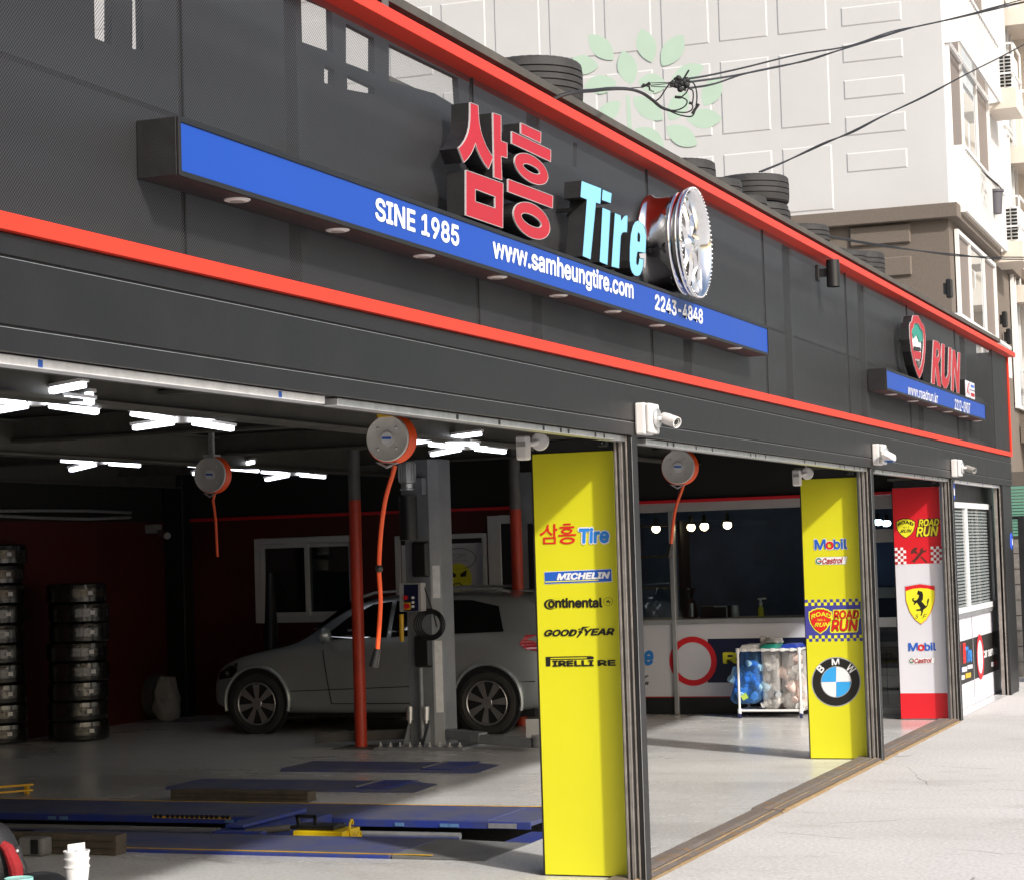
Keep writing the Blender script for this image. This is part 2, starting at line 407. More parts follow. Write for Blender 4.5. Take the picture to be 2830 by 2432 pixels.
# ================================================================== the setting: ground, floor
XP = (11.037, 17.403, 21.363)                # planes of the pillar panels
XG = (11.02, 17.385, 21.345)                      # outer edges of the shutter guides
XW = 22.05                                   # wall between the workshop and the office
XEND = 25.5
PITN = (11.50, 12.24); PITF = (13.14, 13.90); PY0, PY1 = 1.17, 9.0
g = MB()
g.add([(-60, -80, 0), (140, -80, 0), (140, .0, 0), (-60, .0, 0)], [(0, 1, 2, 3)])
g.add([(XP[2]-.2, .0, 0), (140, .0, 0), (140, 160, 0), (XP[2]-.2, 160, 0)], [(0, 1, 2, 3)])
g.add([(-60, .0, 0), (XP[2]-.2, .0, 0), (XP[2]-.2, .05, 0), (-60, .05, 0)], [(0, 1, 2, 3)])
struct('ground', g, 'concrete', 'pale weathered concrete forecourt in front of the shop')
f = MB()
Zf = .004
def fl(x0, x1, y0, y1): f.add([(x0, y0, Zf), (x1, y0, Zf), (x1, y1, Zf), (x0, y1, Zf)], [(0, 1, 2, 3)])
PX0, PX1 = PITN[0]-.005, PITF[1]+.03
fl(-6, PX0, .05, 12); fl(PX1, 26, .05, 12); fl(PX0, PX1, .05, PY0); fl(PX0, PX1, PY1, 12)
struct('workshop_floor', f, 'epoxy', 'smooth grey epoxy floor inside the workshop')
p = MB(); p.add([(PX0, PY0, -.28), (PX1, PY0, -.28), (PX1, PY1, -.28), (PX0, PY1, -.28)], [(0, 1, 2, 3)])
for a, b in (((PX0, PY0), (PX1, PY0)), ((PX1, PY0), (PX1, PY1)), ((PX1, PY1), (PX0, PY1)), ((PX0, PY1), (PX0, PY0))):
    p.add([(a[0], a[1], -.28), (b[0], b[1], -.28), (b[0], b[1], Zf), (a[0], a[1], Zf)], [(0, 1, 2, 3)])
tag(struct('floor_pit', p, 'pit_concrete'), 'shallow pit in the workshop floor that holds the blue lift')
# steel threshold rail: two lengths, the right one lapped over the left
def rail(x0, x1, z, name, label):
    t = thing(name, label, 'threshold', ((x0+x1)/2, .1, 0), 'threshold plates along the shop front')
    n = 40; mb = MB(); R = random.Random(x0)
    prof = [(-.015, .0), (.0, .012+z), (.06, .020+z), (.085, .012+z), (.12, .020+z), (.205, .022+z), (.215, .004)]
    st = []
    for i in range(n+1):
        x = x0+(x1-x0)*i/n; w = R.uniform(-.004, .004)
        st.append([(x, y+(w if j == 0 else 0), zz+R.uniform(-.001, .001)) for j, (y, zz) in enumerate(prof)])
    m = len(prof)
    mb.add([v for r in st for v in r], [(i*m+j, i*m+j+1, (i+1)*m+j+1, (i+1)*m+j) for i in range(n) for j in range(1, m-1)])
    mb.add([v for v in st[0]], [tuple(range(m))])
    obj('plate', mb, 'rust', t)
    e = MB(); e.add([v for r in st for v in r[:3]], [(i*3+j, i*3+j+1, (i+1)*3+j+1, (i+1)*3+j) for i in range(n) for j in range(1)])
    ed = MB()
    for i in range(n):
        a, b = st[i], st[i+1]
        ed.add([a[0], (a[1][0], .055, a[1][2]+.009), (b[1][0], .055, b[1][2]+.009), b[0]], [(0, 1, 2, 3)])
    obj('rusted_edge', ed, 'rust_edge', t)
rail(6.0, 14.02, 0, 'threshold_plate', 'rusty steel threshold plate at the wide bay, nearest the camera')
rail(13.9, 21.15, .012, 'threshold_plate', 'rusty steel threshold plate with its end lapped over, reaching the last pillar')
# repair patches and spalls in the concrete
for k, (q, rx, ry) in enumerate((((2505, 2082), .26, .07),)):
    c = aZ(q); R = random.Random(k); n = 22
    pts = [(c.x+rx*math.cos(t)*(1+R.uniform(-.35, .25)), c.y+ry*math.sin(t)*(1+R.uniform(-.35, .25)), .0035) for t in [2*math.pi*i/n for i in range(n)]]
    o = struct('concrete_patch', MB().sheet([pts]), 'concrete', 'thin repair patch in the forecourt concrete')
# ================================================================== the shop building
shop = thing('tyre_shop', 'single-storey tyre workshop clad in black perforated metal with red trim', 'shop', (12, 3, 0))
ZB, ZT = 2.805, 3.93
seams = [-1.66, .945, 3.55, 6.157, 8.764, 11.37, 13.97, 16.58, 19.185, 21.79, 24.30]
for a, b in zip(seams[:-1], seams[1:]):
    if b < 4: continue
    mb = MB(); A, B = a+.003, b-.003
    mb.add([(A, 0, ZB-.02), (B, 0, ZB-.02), (B, 0, ZT+.02), (A, 0, ZT+.02)], [(0, 1, 2, 3)])
    obj('perforated_panel', mb, 'perforated', shop)
    for x in (A, B): obj('panel_edge', MB().box(x-.0025, x+.0025, -.0035, .012, ZB-.02, ZT+.02), 'fascia', shop)
obj('end_panel', MB().box(24.303, XEND-.045, -.002, .03, ZB-.02, ZT+.02), 'fascia', shop)
# frame behind the perforated sheets
bw = MB()
BY = .34
out = [(3, BY, 2.7), (XEND-.06, BY, 2.7), (XEND-.06, BY, 4.16), (3, BY, 4.16)]
obj('parapet_return', MB().box(XEND-.058, XEND-.044, .062, .345, 2.81, 4.0), 'black_paint', shop)
Z1 = Zm(0, 0, 2.146); Z2 = Zm(940, 0, 2.146)
wins = [[dsp(190, -14), dsp(226, -14), dsp(226, 92), dsp(192, 78)], [dsp(268, -14), dsp(288, -14), dsp(290, 102), dsp(268, 100)],
        [dsp(598, -14), dsp(672, 18), dsp(674, 108), dsp(600, 82)], [dsp(656, 132), dsp(676, 142), dsp(676, 176), dsp(656, 168)],
        [dsp(700, 48), dsp(757, 78), dsp(757, 150), dsp(700, 128)], [dsp(702, 152), dsp(757, 178), dsp(757, 192), dsp(703, 182)],
        [dsp(787, 90), dsp(926, 158), dsp(930, 220), dsp(880, 190), dsp(787, 164)], [dsp(948, 172), dsp(953, 175), dsp(958, 218), dsp(949, 212)],
        [dsp(1160, 288), dsp(1168, 292), dsp(1166, 340), dsp(1159, 336)]]
holes = [[aY(q, BY) for q in wn] for wn in wins]
for h in holes:
    for v in h: v.z = min(v.z, 4.14)
bw.slab([out]+holes, (0, .03, 0))
obj('backing_frame', bw, 'black_paint', shop)
fr = MB()
for x in [4.55+2.607*i for i in range(8)]: fr.box(x-.025, x+.025, .06, .11, 2.75, 4.05)
for z in (2.86, 3.35): fr.box(3, XEND-.1, .112, .16, z-.025, z+.025)
obj('steel_frame', fr, 'black_paint', shop)
# red trims
obj('upper_trim', MB().box(3, XEND+.02, -.10, .05, 3.93, 3.982), 'red_trim', shop, bevel=.003)
obj('lower_trim', MB().box(3, XEND, -.022, .02, 2.752, 2.804), 'red_trim', shop, bevel=.003)
obj('end_trim', MB().box(XEND-.042, XEND+.001, -.0205, .06, 2.8045, 3.9295), 'red_trim', shop, bevel=.003)
obj('roof_rail', MB().box(3, XEND-.3, .02, .07, 4.085, 4.125), 'beam', shop)
xb = aY((1064, 8), .015).x
for x in (xb-2.6, xb): obj('rail_bracket', MB().box(x-.03, x+.03, .012, .018, 3.983, 4.084), 'pole_grey', shop)
# fascia boards with recessed joints
for z0, z1 in ((2.686, 2.748), (2.484, 2.676), (2.404, 2.474)):
    obj('fascia_board', MB().box(2.5, XEND+.012, .0, .02, z0, z1), 'fascia', shop, bevel=.003)
obj('fascia_backing', MB().box(2.5, XEND, .012, .34, 2.407, 2.80), 'black_paint', shop)
edge = MB()
for z in (2.681, 2.479): edge.box(2.5, XEND, .003, .012, z-.0055, z-.0035)
obj('joint_highlight', edge, 'galv', shop)
# roof, ceiling, walls of the workshop
obj('roof_slab', MB().box(-6, XEND-.15, .36, 12.3, 2.98, 3.08), 'ceil_black', shop)
obj('side_wall', MB().box(-6.2, -6, .1, 12.3, 0, 2.97), 'red_wall', shop)
obj('rear_wall', MB().box(-6, XW+.1, 9.36, 9.5, 0, 2.29), 'red_wall', shop)
obj('rear_wall_band', MB().box(-6, XW+.1, 9.38, 9.5, 2.293, 2.97), 'ceil_black', shop)
dark = MB().box(XW+.004, XW+.12, .5, 9.36, 2.3205, 2.97)
obj('leak_blocker', MB().box(XW+.16, XEND-.2, 4.62, 9.5, 0, 2.96), 'ceil_black', shop)  # unseen solid block added behind the red wall to stop light leaks
obj('side_wall_band', dark, 'ceil_black', shop)
for y in (2.9, 6.2, 9.2):
    b = MB().box(-6, XW, y-.09, y+.09, 2.68, 2.70).box(-6, XW, y-.015, y+.015, 2.70, 2.94).box(-6, XW, y-.09, y+.09, 2.94, 2.96)
    obj('ceiling_beam', b, 'beam', shop)
for x in (7.5, 10.9, 14.2, 17.4, 20.6):
    b = MB().box(x-.07, x+.07, .4, 9.3, 2.78, 2.80).box(x-.012, x+.012, .4, 9.3, 2.80, 2.955).box(x-.07, x+.07, .4, 9.3, 2.955, 2.972)
    obj('cross_beam', b, 'beam', shop)
obj('corner_column', MB().box(XW-.22, XW-.002, 9.1, 9.355, 0, 2.9), 'black_paint', shop, bevel=.01)
pp = MB()
for z, dz in ((2.33, .03), (2.40, -.02)):
    pts = [(-6+i*.9, 9.30, z+dz*math.sin(i*1.7)*.5) for i in range(31)]
    pp.tube(pts, .018, 6)
obj('wall_conduit', pp, 'galv', shop)
# wall to the office: red part on the left with a window and a door, office glazing on the right
Yof = 4.35
wl = [[(XW, Yof, 0), (XW, 9.36, 0), (XW, 9.36, 2.284), (XW, Yof, 2.284)]]
rw0, rw1 = aX(dsp(516, 1090), XW), aX(dsp(703, 1258), XW)
wy1, wz1 = rw0.y, rw0.z; wy0, wz0 = rw1.y-.14, rw1.z+.01
wl.append([(XW, wy0, wz0), (XW, wy1, wz0), (XW, wy1, wz1), (XW, wy0, wz1)])
dy1, dy0, dz1 = aX(dsp(800, 1080), XW).y, aX(dsp(985, 1080), XW).y, aX(dsp(930, 1080), XW).z
wl.append([(XW, dy0, .02), (XW, dy1, .02), (XW, dy1, dz1), (XW, dy0, dz1)])
obj('red_wall', MB().slab(wl, (.1, 0, 0)), 'red_wall', shop)
st = MB().box(XW-.045, XW+.1, .45, 9.3, 2.285, 2.32)
obj('wall_cap', st, 'panel_red', shop, bevel=.004)
def wframe(parent, X, y0, y1, z0, z1, t, d, m, name='frame', proud=.03):
    b = MB().box(X-proud, X+d, y0, y0+t, z0, z1).box(X-proud, X+d, y1-t, y1, z0, z1).box(X-proud, X+d, y0+t, y1-t, z0, z0+t).box(X-proud, X+d, y0+t, y1-t, z1-t, z1)
    return obj(name, b, m, parent, bevel=.004)
def pane(parent, X, y0, y1, z0, z1, m='glass', name='pane'):
    return obj(name, MB().box(X, X+.006, y0, y1, z0, z1), m, parent)
win = obj('window', MB().box(XW+.08, XW+.1, wy0+.01, wy1-.01, wz0+.01, wz1-.01), 'car_dark', shop)
wframe(win, XW, wy0, wy1, wz0, wz1, .07, .08, 'alu_white')
ym = aX(dsp(620, 1180), XW).y
wframe(win, XW, ym-.035, wy1-.072, wz0+.072, wz1-.072, .045, .03, 'alu_white', 'sash', .012)
wframe(win, XW+.03, wy0+.072, ym+.02, wz0+.072, wz1-.072, .045, .03, 'alu_white', 'sash', .0)
pane(win, XW+.01, ym+.012, wy1-.12, wz0+.12, wz1-.12); pane(win, XW+.04, wy0+.12, ym-.03, wz0+.12, wz1-.12)
# door with the warning poster
dr = obj('door', MB().box(XW+.03, XW+.06, dy0+.05, dy1-.05, .03, dz1-.05), 'black_paint', shop)
wframe(dr, XW, dy0, dy1, .02, dz1, .05, .08, 'alu_white', 'door_frame')
Z30 = Zm(660, 1440, 2.59)
pq = [Z30(1440, 162), Z30(1770, 158), Z30(1775, 545), Z30(1440, 560)]
pz1 = aX(pq[0], XW+.028).z; py0 = aX(pq[1], XW+.028).y
po = obj('poster', MB().box(XW+.022, XW+.029, py0, dy1-.06, .75, pz1), 'panel_white', dr)
def fx(loops, X, m, parent, name='print', off=0.):
    """flat print traced on a plane X = const, facing the camera"""
    mb = MB().sheet([[aX(q, X)-Vector((off, 0, 0)) for q in lp] for lp in loops]); return obj(name, mb, m, parent)
el = [Z30(*q) for q in ell((1570, 268), (128, -4), (0, 76))]; el2 = [Z30(*q) for q in ell((1570, 268), (124, -4), (0, 72))]
fx([el, el2], XW+.020, 'pr_black', po, 'speech_bubble')
fx([[Z30(*q) for q in ell((1570, 412), (98, 0), (0, 112))]], XW+.020, 'pr_yellow', po, 'yellow_disc')
fx([[Z30(1512, 352), Z30(1555, 378), Z30(1552, 400), Z30(1516, 398)]], XW+.0185, 'pr_black', po, 'eye'); fx([[Z30(1630, 346), Z30(1585, 376), Z30(1588, 398), Z30(1626, 394)]], XW+.0185, 'pr_black', po, 'eye')
fx([[Z30(1525, 462), Z30(1550, 440), Z30(1580, 436), Z30(1605, 458), Z30(1600, 464), Z30(1578, 444), Z30(1552, 447), Z30(1530, 466)]], XW+.0185, 'pr_black', po, 'mouth')
T = lambda x, y, X=XW+.019: aX(Z30(x, y), X)
lettering('STOP!!', T(1500, 232), T(1626, 226), T(1500, 268), 'pr_grey', po, .004)
lettering('관계자외 출입금지', T(1500, 278), T(1632, 272), T(1500, 294), 'pr_grey', po, .0)
# second bay of the wall: bright door jamb and dark doorway
q0, q1 = aX(dsp(986, 1045), XW), aX(dsp(1030, 1045), XW)
jb = MB().box(XW-.035, XW+.05, q0.y-.16, q0.y-.01, 0, 2.22).box(XW-.035, XW+.05, q0.y-.75, q0.y-.16, 2.13, 2.22)
obj('door_jamb', jb, 'alu_white', shop, bevel=.004)
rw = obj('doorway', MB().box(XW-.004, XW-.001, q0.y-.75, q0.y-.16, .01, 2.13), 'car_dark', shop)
sh = MB()
for z in (.5, .95, 1.35, 1.75): sh.box(XW-.02, XW-.006, q0.y-.73, q0.y-.3, z, z+.03)
obj('shelf', sh, 'beam', rw)
# office front: white wainscot, aluminium frame, glass
of0 = 1.46
bz0, bz1 = aX(dsp(1400, 1408), XW).z, aX(dsp(1400, 1262), XW).z
def hpx(x, y): return aX(dsp(x, y), XW).z
z_sill, z_head = hpx(1500, 1250), hpx(1500, 1030)
ofc = obj('office_front', MB().box(XW-.004, XW+.05, of0, Yof-.02, bz0, bz1), 'panel_white', shop)
obj('kick_panel', MB().box(XW+.0, XW+.05, of0, Yof-.02, .006, bz0-.004), 'black_paint', ofc)
obj('base_line', MB().box(XW-.006, XW+.0, of0, Yof-.02, bz0-.012, bz0-.001), 'pr_maroon', ofc)
obj('sill', MB().box(XW-.03, XW+.06, of0, Yof-.02, bz1+.002, z_sill), 'alu', ofc, bevel=.004)
obj('header', MB().box(XW-.012, XW+.05, of0, Yof-.02, z_head, 2.283), 'office_grey', ofc)
ymul = aX((1858, 1700), XW).y; mul = MB()
for y in (Yof-.03, ymul): mul.box(XW-.035, XW+.055, y-.05, y, .006, z_head-.002)
obj('mullion', mul, 'alu', ofc, bevel=.004)
pane(ofc, XW+.02, of0, ymul-.05, z_sill, z_head); pane(ofc, XW+.02, ymul, Yof-.08, z_sill, z_head)
# glazed door at the end of the office front
Z31 = Zm(2380, 1380, 2.8725)
def dz(y): return aX(Z31(190, y), XW).z
od = obj('office_door', MB().box(XW-.01, XW+.04, .55, .60, .006, 2.27).box(XW-.01, XW+.04, 1.38, 1.455, .006, 2.27), 'alu', shop, bevel=.003)
for a, b in ((-30, 72), (232, 338), (932, 1010), (1652, 1706)):
    obj('door_rail', MB().box(XW-.008, XW+.035, .60, 1.38, dz(b), min(dz(a), 2.28)), 'office_grey' if a < 300 else 'alu_white', od, bevel=.003)
for a, b in ((72, 232), (338, 932), (1010, 1652)): pane(od, XW+.01, .6, 1.38, dz(b), dz(a))
# office interior
ofi = obj('office_interior', MB().box(XW+2.6, XW+2.7, .3, 4.6, 0, 2.5), 'navy_wall', shop)
obj('office_ceiling', MB().box(XW+.06, XW+2.7, .4, 4.6, 2.29, 2.34), 'ceil_black', ofi)
obj('office_side', MB().box(XW+.06, XW+2.6, 4.36, 4.42, 0, 2.28), 'navy_wall', ofi)
obj('office_floor', MB().box(XW+.06, XW+2.6, .3, 4.36, .005, .012), 'cab_brown', ofi)
zc = aX((2100, 1703), XW+.3).z
cn = thing('service_counter', 'pale counter running behind the office glass', 'counter', (XW+.4, 2.6, 0))
obj('countertop', MB().box(XW+.09, XW+.62, 1.5, 4.3, zc-.04, zc), 'counter', cn, bevel=.004)
obj('cabinet', MB().box(XW+.12, XW+.58, 1.52, 4.28, .02, zc-.043), 'cab_brown', cn)
cb = thing('wall_cabinet', 'low brown cabinet seen through the office door', 'cabinet', (XW+1.2, 1.0, 0))
obj('carcass', MB().box(XW+.9, XW+1.4, .45, 1.6, .02, dz(1160)-.05), 'cab_brown', cb, bevel=.005)
obj('cabinet_top', MB().box(XW+.88, XW+1.42, .44, 1.61, dz(1160)-.047, dz(1160)-.02), 'counter', cb)
obj('door_gap', MB().box(XW+.895, XW+.899, 1.06, 1.07, .04, dz(1160)-.07), 'car_dark', cb)
wp = thing('added_blue_board', 'blue board added to brighten the view behind the office door glass, with a white box', 'added board', (XW+.6, .9, .02))  # blue board added close to the glass, as the navy wall renders dark
obj('box', MB().box(XW+.50, XW+.56, .40, 1.36, dz(790), dz(702)), 'alu_white', wp, bevel=.01)
obj('back_board', MB().box(XW+.57, XW+.60, .40, 1.45, dz(792), dz(335)), 'board_blue', wp); obj('stand', MB().box(XW+.62, XW+.66, .6, .64, .02, dz(335)).box(XW+.62, XW+.66, 1.3, 1.34, .02, dz(335)), 'alu', wp)
# shelf in the left office pane
shf = thing('office_shelf', 'dark open shelf standing inside the left office pane', 'shelf', (XW+.9, 3.9, 0))
Z14 = Zm(1740, 1360, 2.783)
ys0 = aX(Z14(385, 500), XW+.8).y
for z in (aX(Z14(170, 255), XW+.8).z, aX(Z14(170, 495), XW+.8).z, aX(Z14(170, 735), XW+.8).z):
    obj('board', MB().box(XW+.75, XW+1.1, ys0, 4.3, z-.012, z+.012), 'cab_brown', shf)
obj('upright', MB().box(XW+.75, XW+1.1, ys0-.03, ys0, .02, 2.1), 'black_paint', shf)
obj('upright', MB().box(XW+.75, XW+1.1, 4.31, 4.34, .02, 2.1), 'black_paint', shf)
# things on the counter
Xc = XW+.3
def cpt(x, y): return aX(Z14(x, y), Xc)
b0, b1 = cpt(640, 960), cpt(770, 870)
t = thing('black_box', 'low black box with a bright edge on the counter', 'box', (Xc, (b0.y+b1.y)/2, zc))
obj('body', MB().box(Xc-.1, Xc+.12, b1.y, cpt(560, 900).y, zc, b1.z), 'black_plastic', t, bevel=.006)
obj('edge_strip', MB().box(Xc-.105, Xc-.101, b1.y, b1.y+.014, zc, b1.z).box(Xc-.105, Xc-.101, b1.y, b1.y+.15, b1.z-.01, b1.z), 'alu', t)
c = cpt(812, 962)
t = thing('paper_cup_stack', 'stack of white paper cups on the office counter', 'cups', (Xc, c.y, zc))
hh = cpt(812, 866).z-zc; k = 5
for i in range(k):
    obj('cup', MB().cyl((Xc, c.y, zc+hh*i/k), (Xc, c.y, zc+hh*(i+1)/k-.002), .036 if i == 0 else .045-.002*i, .048-.002*i, 16), 'cup_white', t, smooth=True)
c = cpt(1012, 960)
t = thing('soap_dispenser', 'small pump bottle standing on the office counter', 'bottle', (Xc, c.y, zc))
obj('bottle', MB().lathe([(0, 0), (.032, 0), (.032, .07), (.024, .1), (.012, .115), (0, .115)], (Xc, c.y, zc), (0, 0, 1), 16), 'pr_yellow', t, smooth=True)
obj('pump', MB().cyl((Xc, c.y, zc+.115), (Xc, c.y, zc+.2), .012).cyl((Xc, c.y+.03, zc+.19), (Xc, c.y-.06, zc+.195), .010).cyl((Xc, c.y, zc+.12), (Xc, c.y, zc+.15), .02), 'pipe_white', t, smooth=True)
c = cpt(465, 965)
t = thing('coffee_grinder', 'dark coffee grinder with a rounded body on the office counter', 'grinder', (Xc, c.y, zc))
gh = cpt(465, 735).z-zc
obj('body', MB().lathe([(0, 0), (.085, 0), (.09, gh*.2), (.07, gh*.5), (.05, gh*.6), (.055, gh*.62), (.055, gh*.66), (0, gh*.66)], (Xc, c.y, zc), (0, 0, 1), 20), 'black_plastic', t, smooth=True)
obj('hopper', MB().lathe([(.04, gh*.66), (.06, gh*.9), (.07, gh*.95), (.07, gh), (0, gh)], (Xc, c.y, zc), (0, 0, 1), 20), 'car_glass', t, smooth=True)
obj('side_panel', MB().lathe([(0, gh*.05), (.02, gh*.05), (.02, gh*.5), (0, gh*.5)], (Xc-.075, c.y-.05, zc), (0, 0, 1), 12), 'alu', t, smooth=True)
# pendant bulbs
for i, (x, y, r, d) in enumerate(((203, 280, .047, .8), (328, 285, .034, 1.3), (473, 268, .046, .8), (575, 262, .048, .7), (752, 250, .047, .8))):
    c = aX(Z14(x, y), XW+d)
    lab = ('round warm bulb in the narrow left office pane', 'warm bulb half hidden behind the orange hose end', 'warm bulb left of the brightest one behind office glass', 'brightest round bulb behind the office glass', 'warm bulb hanging apart, nearest the yellow pillar panel')[i]
    t = thing('pendant_bulb', lab, 'lamp', (c.x, c.y, 2.28), 'pendant bulbs in the office')
    obj('bulb', MB().ball(c, r, n=16, k=10), 'bulb_warm', t, smooth=True)
    obj('socket', MB().lathe([(.0, .13), (.022, .13), (.026, .05), (.036, .03), (.034, .02)], c, (0, 0, 1), 16), 'black_plastic', t, smooth=True)
    obj('flex', MB().cyl((c.x, c.y, c.z+.12), (c.x, c.y, 2.295), .004, n=6), 'black_plastic', t)
for i, (x, y) in enumerate(((135, 180), (200, 188))):
    c = aX(Z31(x, y), XW+.9)
    t = thing('pendant_bulb', ('left', 'right')[i]+' one of two cold white bulbs above the office door', 'lamp', (c.x, c.y, 2.28), 'pendant bulbs in the office')
    obj('bulb', MB().ball(c, .05, .05, .035, n=16, k=10), 'bulb_cold', t, smooth=True)
    obj('socket', MB().lathe([(.0, .1), (.02, .1), (.024, .04), (.034, .02)], c, (0, 0, 1), 16), 'black_plastic', t, smooth=True)
    obj('flex', MB().cyl((c.x, c.y, c.z+.09), (c.x, c.y, 2.295), .004, n=6), 'black_plastic', t)
# graphics on the office wainscot
Z22 = Zm(1780, 1700, 6.85)
XB = XW-.006
q = [Z14(600, 1125), Z14(1340, 1118), Z14(1340, 1458), Z14(600, 1462)]
yb0 = aX(q[0], XB); ybz = aX(q[3], XB)
fx([[q[0], (2420, 1757), (2420, 1884), q[3]]], XB, 'pr_dnavy', ofc, 'navy_band')
cc = Z22(928, 862); cw = aX(cc, XB); rr = (aX(Z22(928, 395), XB).z-aX(Z22(928, 1328), XB).z)/2; ri = (aX(Z22(935, 500), XB).z-aX(Z22(935, 1215), XB).z)/2
def disc(X, c, r, m, parent, name='disc', hole=0., n=48):
    lp = [[(X, c.y+r*math.cos(t), c.z+r*math.sin(t)) for t in [2*math.pi*i/n for i in range(n)]]]
    if hole: lp.append([(X, c.y+hole*math.cos(t), c.z+hole*math.sin(t)) for t in [2*math.pi*i/n for i in range(n)]])
    return obj(name, MB().sheet(lp), m, parent)
disc(XB-.003, cw, ri+.002, 'panel_white', ofc, 'white_disc'); disc(XB-.005, cw, rr, 'panel_red', ofc, 'red_ring', ri)
P = lambda z, x, y, X: aX(z(x, y), X)
lettering('R', P(Z14, 725, 1235, XB-.003), P(Z14, 826, 1233, XB-.003), P(Z14, 728, 1310, XB-.003), 'pr_yellow', ofc, .05)
lettering('e', P(Z22, 5, 680, XB), P(Z22, 165, 678, XB), P(Z22, 5, 925, XB), 'pr_blue', ofc, .05, .1)
lettering('P', P(Z22, 18, 1132, XB), P(Z22, 78, 1130, XB), P(Z22, 18, 1178, XB), 'pr_black', ofc, .03, .2)
lettering('R', P(Z22, 22, 1255, XB), P(Z22, 84, 1253, XB), P(Z22, 22, 1312, XB), 'pr_black', ofc, .04, .2)
# ------------------------------------------------------------------ piers, shutter guides, shutter ends
for i, xp in enumerate(XP):
    pr = obj('pier', MB().box(xp+.012, xp+.235, .145, .615, 0, 2.404), 'black_paint', shop)
    xg = XG[i]; gw = .095
    gd = obj('shutter_guide', MB().box(xg-gw, xg, .0, .03, .002, 2.404), 'fascia', shop, bevel=.003)
    b = MB(); R = random.Random(i)
    for y0, y1, dx in ((.03, .040, .0), (.058, .078, -.0), (.092, .105, -.0)):
        b.box(xg-gw-.002, xg-.0, y0, y1, .002, 2.403)
    obj('guide_lip', b, 'guide_steel', gd, bevel=.002)
    obj('guide_web', MB().box(xg-gw+.02, xg-.012, .031, .104, .002, 2.403), 'pole_grey', gd)
    ed = MB().box(xg-gw-.004, xg-gw-.0025, .0595, .062, .002, 2.40).box(xg-gw-.0035, xg-gw-.0015, .0, .003, .01, 2.39)
    obj('guide_edge', ed, 'galv', gd)
# far end: guide, dark pier
gd = obj('shutter_guide', MB().box(24.72, 24.86, .0, .03, .002, 2.404), 'fascia', shop, bevel=.003)
obj('guide_lip', MB().box(24.715, 24.86, .03, .045, .002, 2.403).box(24.715, 24.86, .07, .105, .002, 2.403), 'guide_steel', gd, bevel=.002)
obj('pier', MB().box(24.865, XEND-.03, .012, .1, 0, 2.404), 'fascia', shop, bevel=.004)
# bottom bars of the rolled-up shutters, some film still on them
for x0, x1, m in ((2.5, 7.25, 'film_white'), (7.36, 10.93, 'galv'), (11.3, 17.30, 'galv'), (17.65, 21.26, 'galv'), (21.65, 24.7, 'film_white')):
    sb = obj('shutter_bar', MB().box(x0, x1, .035, .10, 2.372, 2.403), m, shop, bevel=.004)
    R = random.Random(x0)
    for k in range(int((x1-x0)*2.2)):
        x = R.uniform(x0+.1, x1-.1); obj('film_mark', MB().box(x-.012, x+.012, .0335, .0345, 2.376, 2.398), 'pr_mblue' if m == 'film_white' else 'pr_black', sb)
    ch = MB().box(x0, x1, .13, .17, 2.385, 2.405)
    obj('shutter_channel', ch, 'alu', sb)
# ------------------------------------------------------------------ end bay: window wall under the small sign
YB = .21
def ey(q): return aY(q, YB)
Z25 = Zm(2620, 1680, 5.94); Z12 = Zm(2430, 1300, 2.4725)
eb = obj('end_wall', MB().box(21.61, XEND-.03, YB+.01, YB+.1, 0, 2.404), 'black_paint', shop)
a = ey(Z12(490, 215)); b = ey(Z12(768, 240)); zb1 = ey(Z12(545, 975)).z; x0e, x1e = 21.66, ey(Z25(835, 700)).x
wz1 = a.z
wx0, wx1, wxm = 21.7, 25.03, 23.19
ew = obj('end_window', MB().box(wx0, wx1, YB+.002, YB+.006, zb1+.02, wz1-.02), 'car_dark', shop)
def yframe(parent, Y, x0, x1, z0, z1, t, m, name, proud=.03, d=.01):
    bb = MB().box(x0, x0+t, Y-proud, Y+d, z0, z1).box(x1-t, x1, Y-proud, Y+d, z0, z1).box(x0+t, x1-t, Y-proud, Y+d, z0, z0+t).box(x0+t, x1-t, Y-proud, Y+d, z1-t, z1)
    return obj(name, bb, m, parent, bevel=.003)
yframe(ew, YB, wx0, wx1, zb1, wz1, .06, 'alu_white', 'frame', .035)
obj('mullion', MB().box(wxm-.06, wxm+.06, YB-.032, YB+.0, zb1+.061, wz1-.061), 'alu_white', ew, bevel=.003)
for x0, x1 in ((wx0+.065, wxm-.065), (wxm+.065, wx1-.065)):
    n = 30; z0, z1 = zb1+.065, wz1-.065; bl = MB()
    for i in range(n):
        z = z0+(z1-z0)*i/n; bl.add([(x0, YB-.006, z), (x1, YB-.006, z), (x1, YB-.001, z+(z1-z0)/n*.6), (x0, YB-.001, z+(z1-z0)/n*.6)], [(0, 1, 2, 3)])
    o_ = obj('blind', bl, 'blind_grey', ew); o_['kind'] = 'stuff'
    obj('pane', MB().add([(x0, YB-.012, z0), (x1, YB-.012, z0), (x1, YB-.012, z1), (x0, YB-.012, z1)], [(0, 1, 2, 3)]), 'glass_low', ew)
b = ey(Z12(768, 240))
obj('window_sill', MB().box(wx0-.02, wx1+.03, YB-.03, YB-.0, zb1-.05, zb1-.002), 'alu', ew, bevel=.003)
YP = YB-.004
lw = obj('wainscot', MB().box(21.66, x1e, YP, YB+.009, .01, zb1-.052), 'panel_white', shop)
def fy(loops, Y, m, parent, name='print'):
    return obj(name, MB().sheet([[aY(q, Y) for q in lp] for lp in loops]), m, parent)
def bx(z0, z1, x0, x1, Y, m, name): return obj(name, MB().add([(x0, Y, z0), (x1, Y, z0), (x1, Y, z1), (x0, Y, z1)], [(0, 1, 2, 3)]), m, lw)
z1b, z0b = ey(Z25(500, 455)).z, ey(Z25(500, 1135)).z
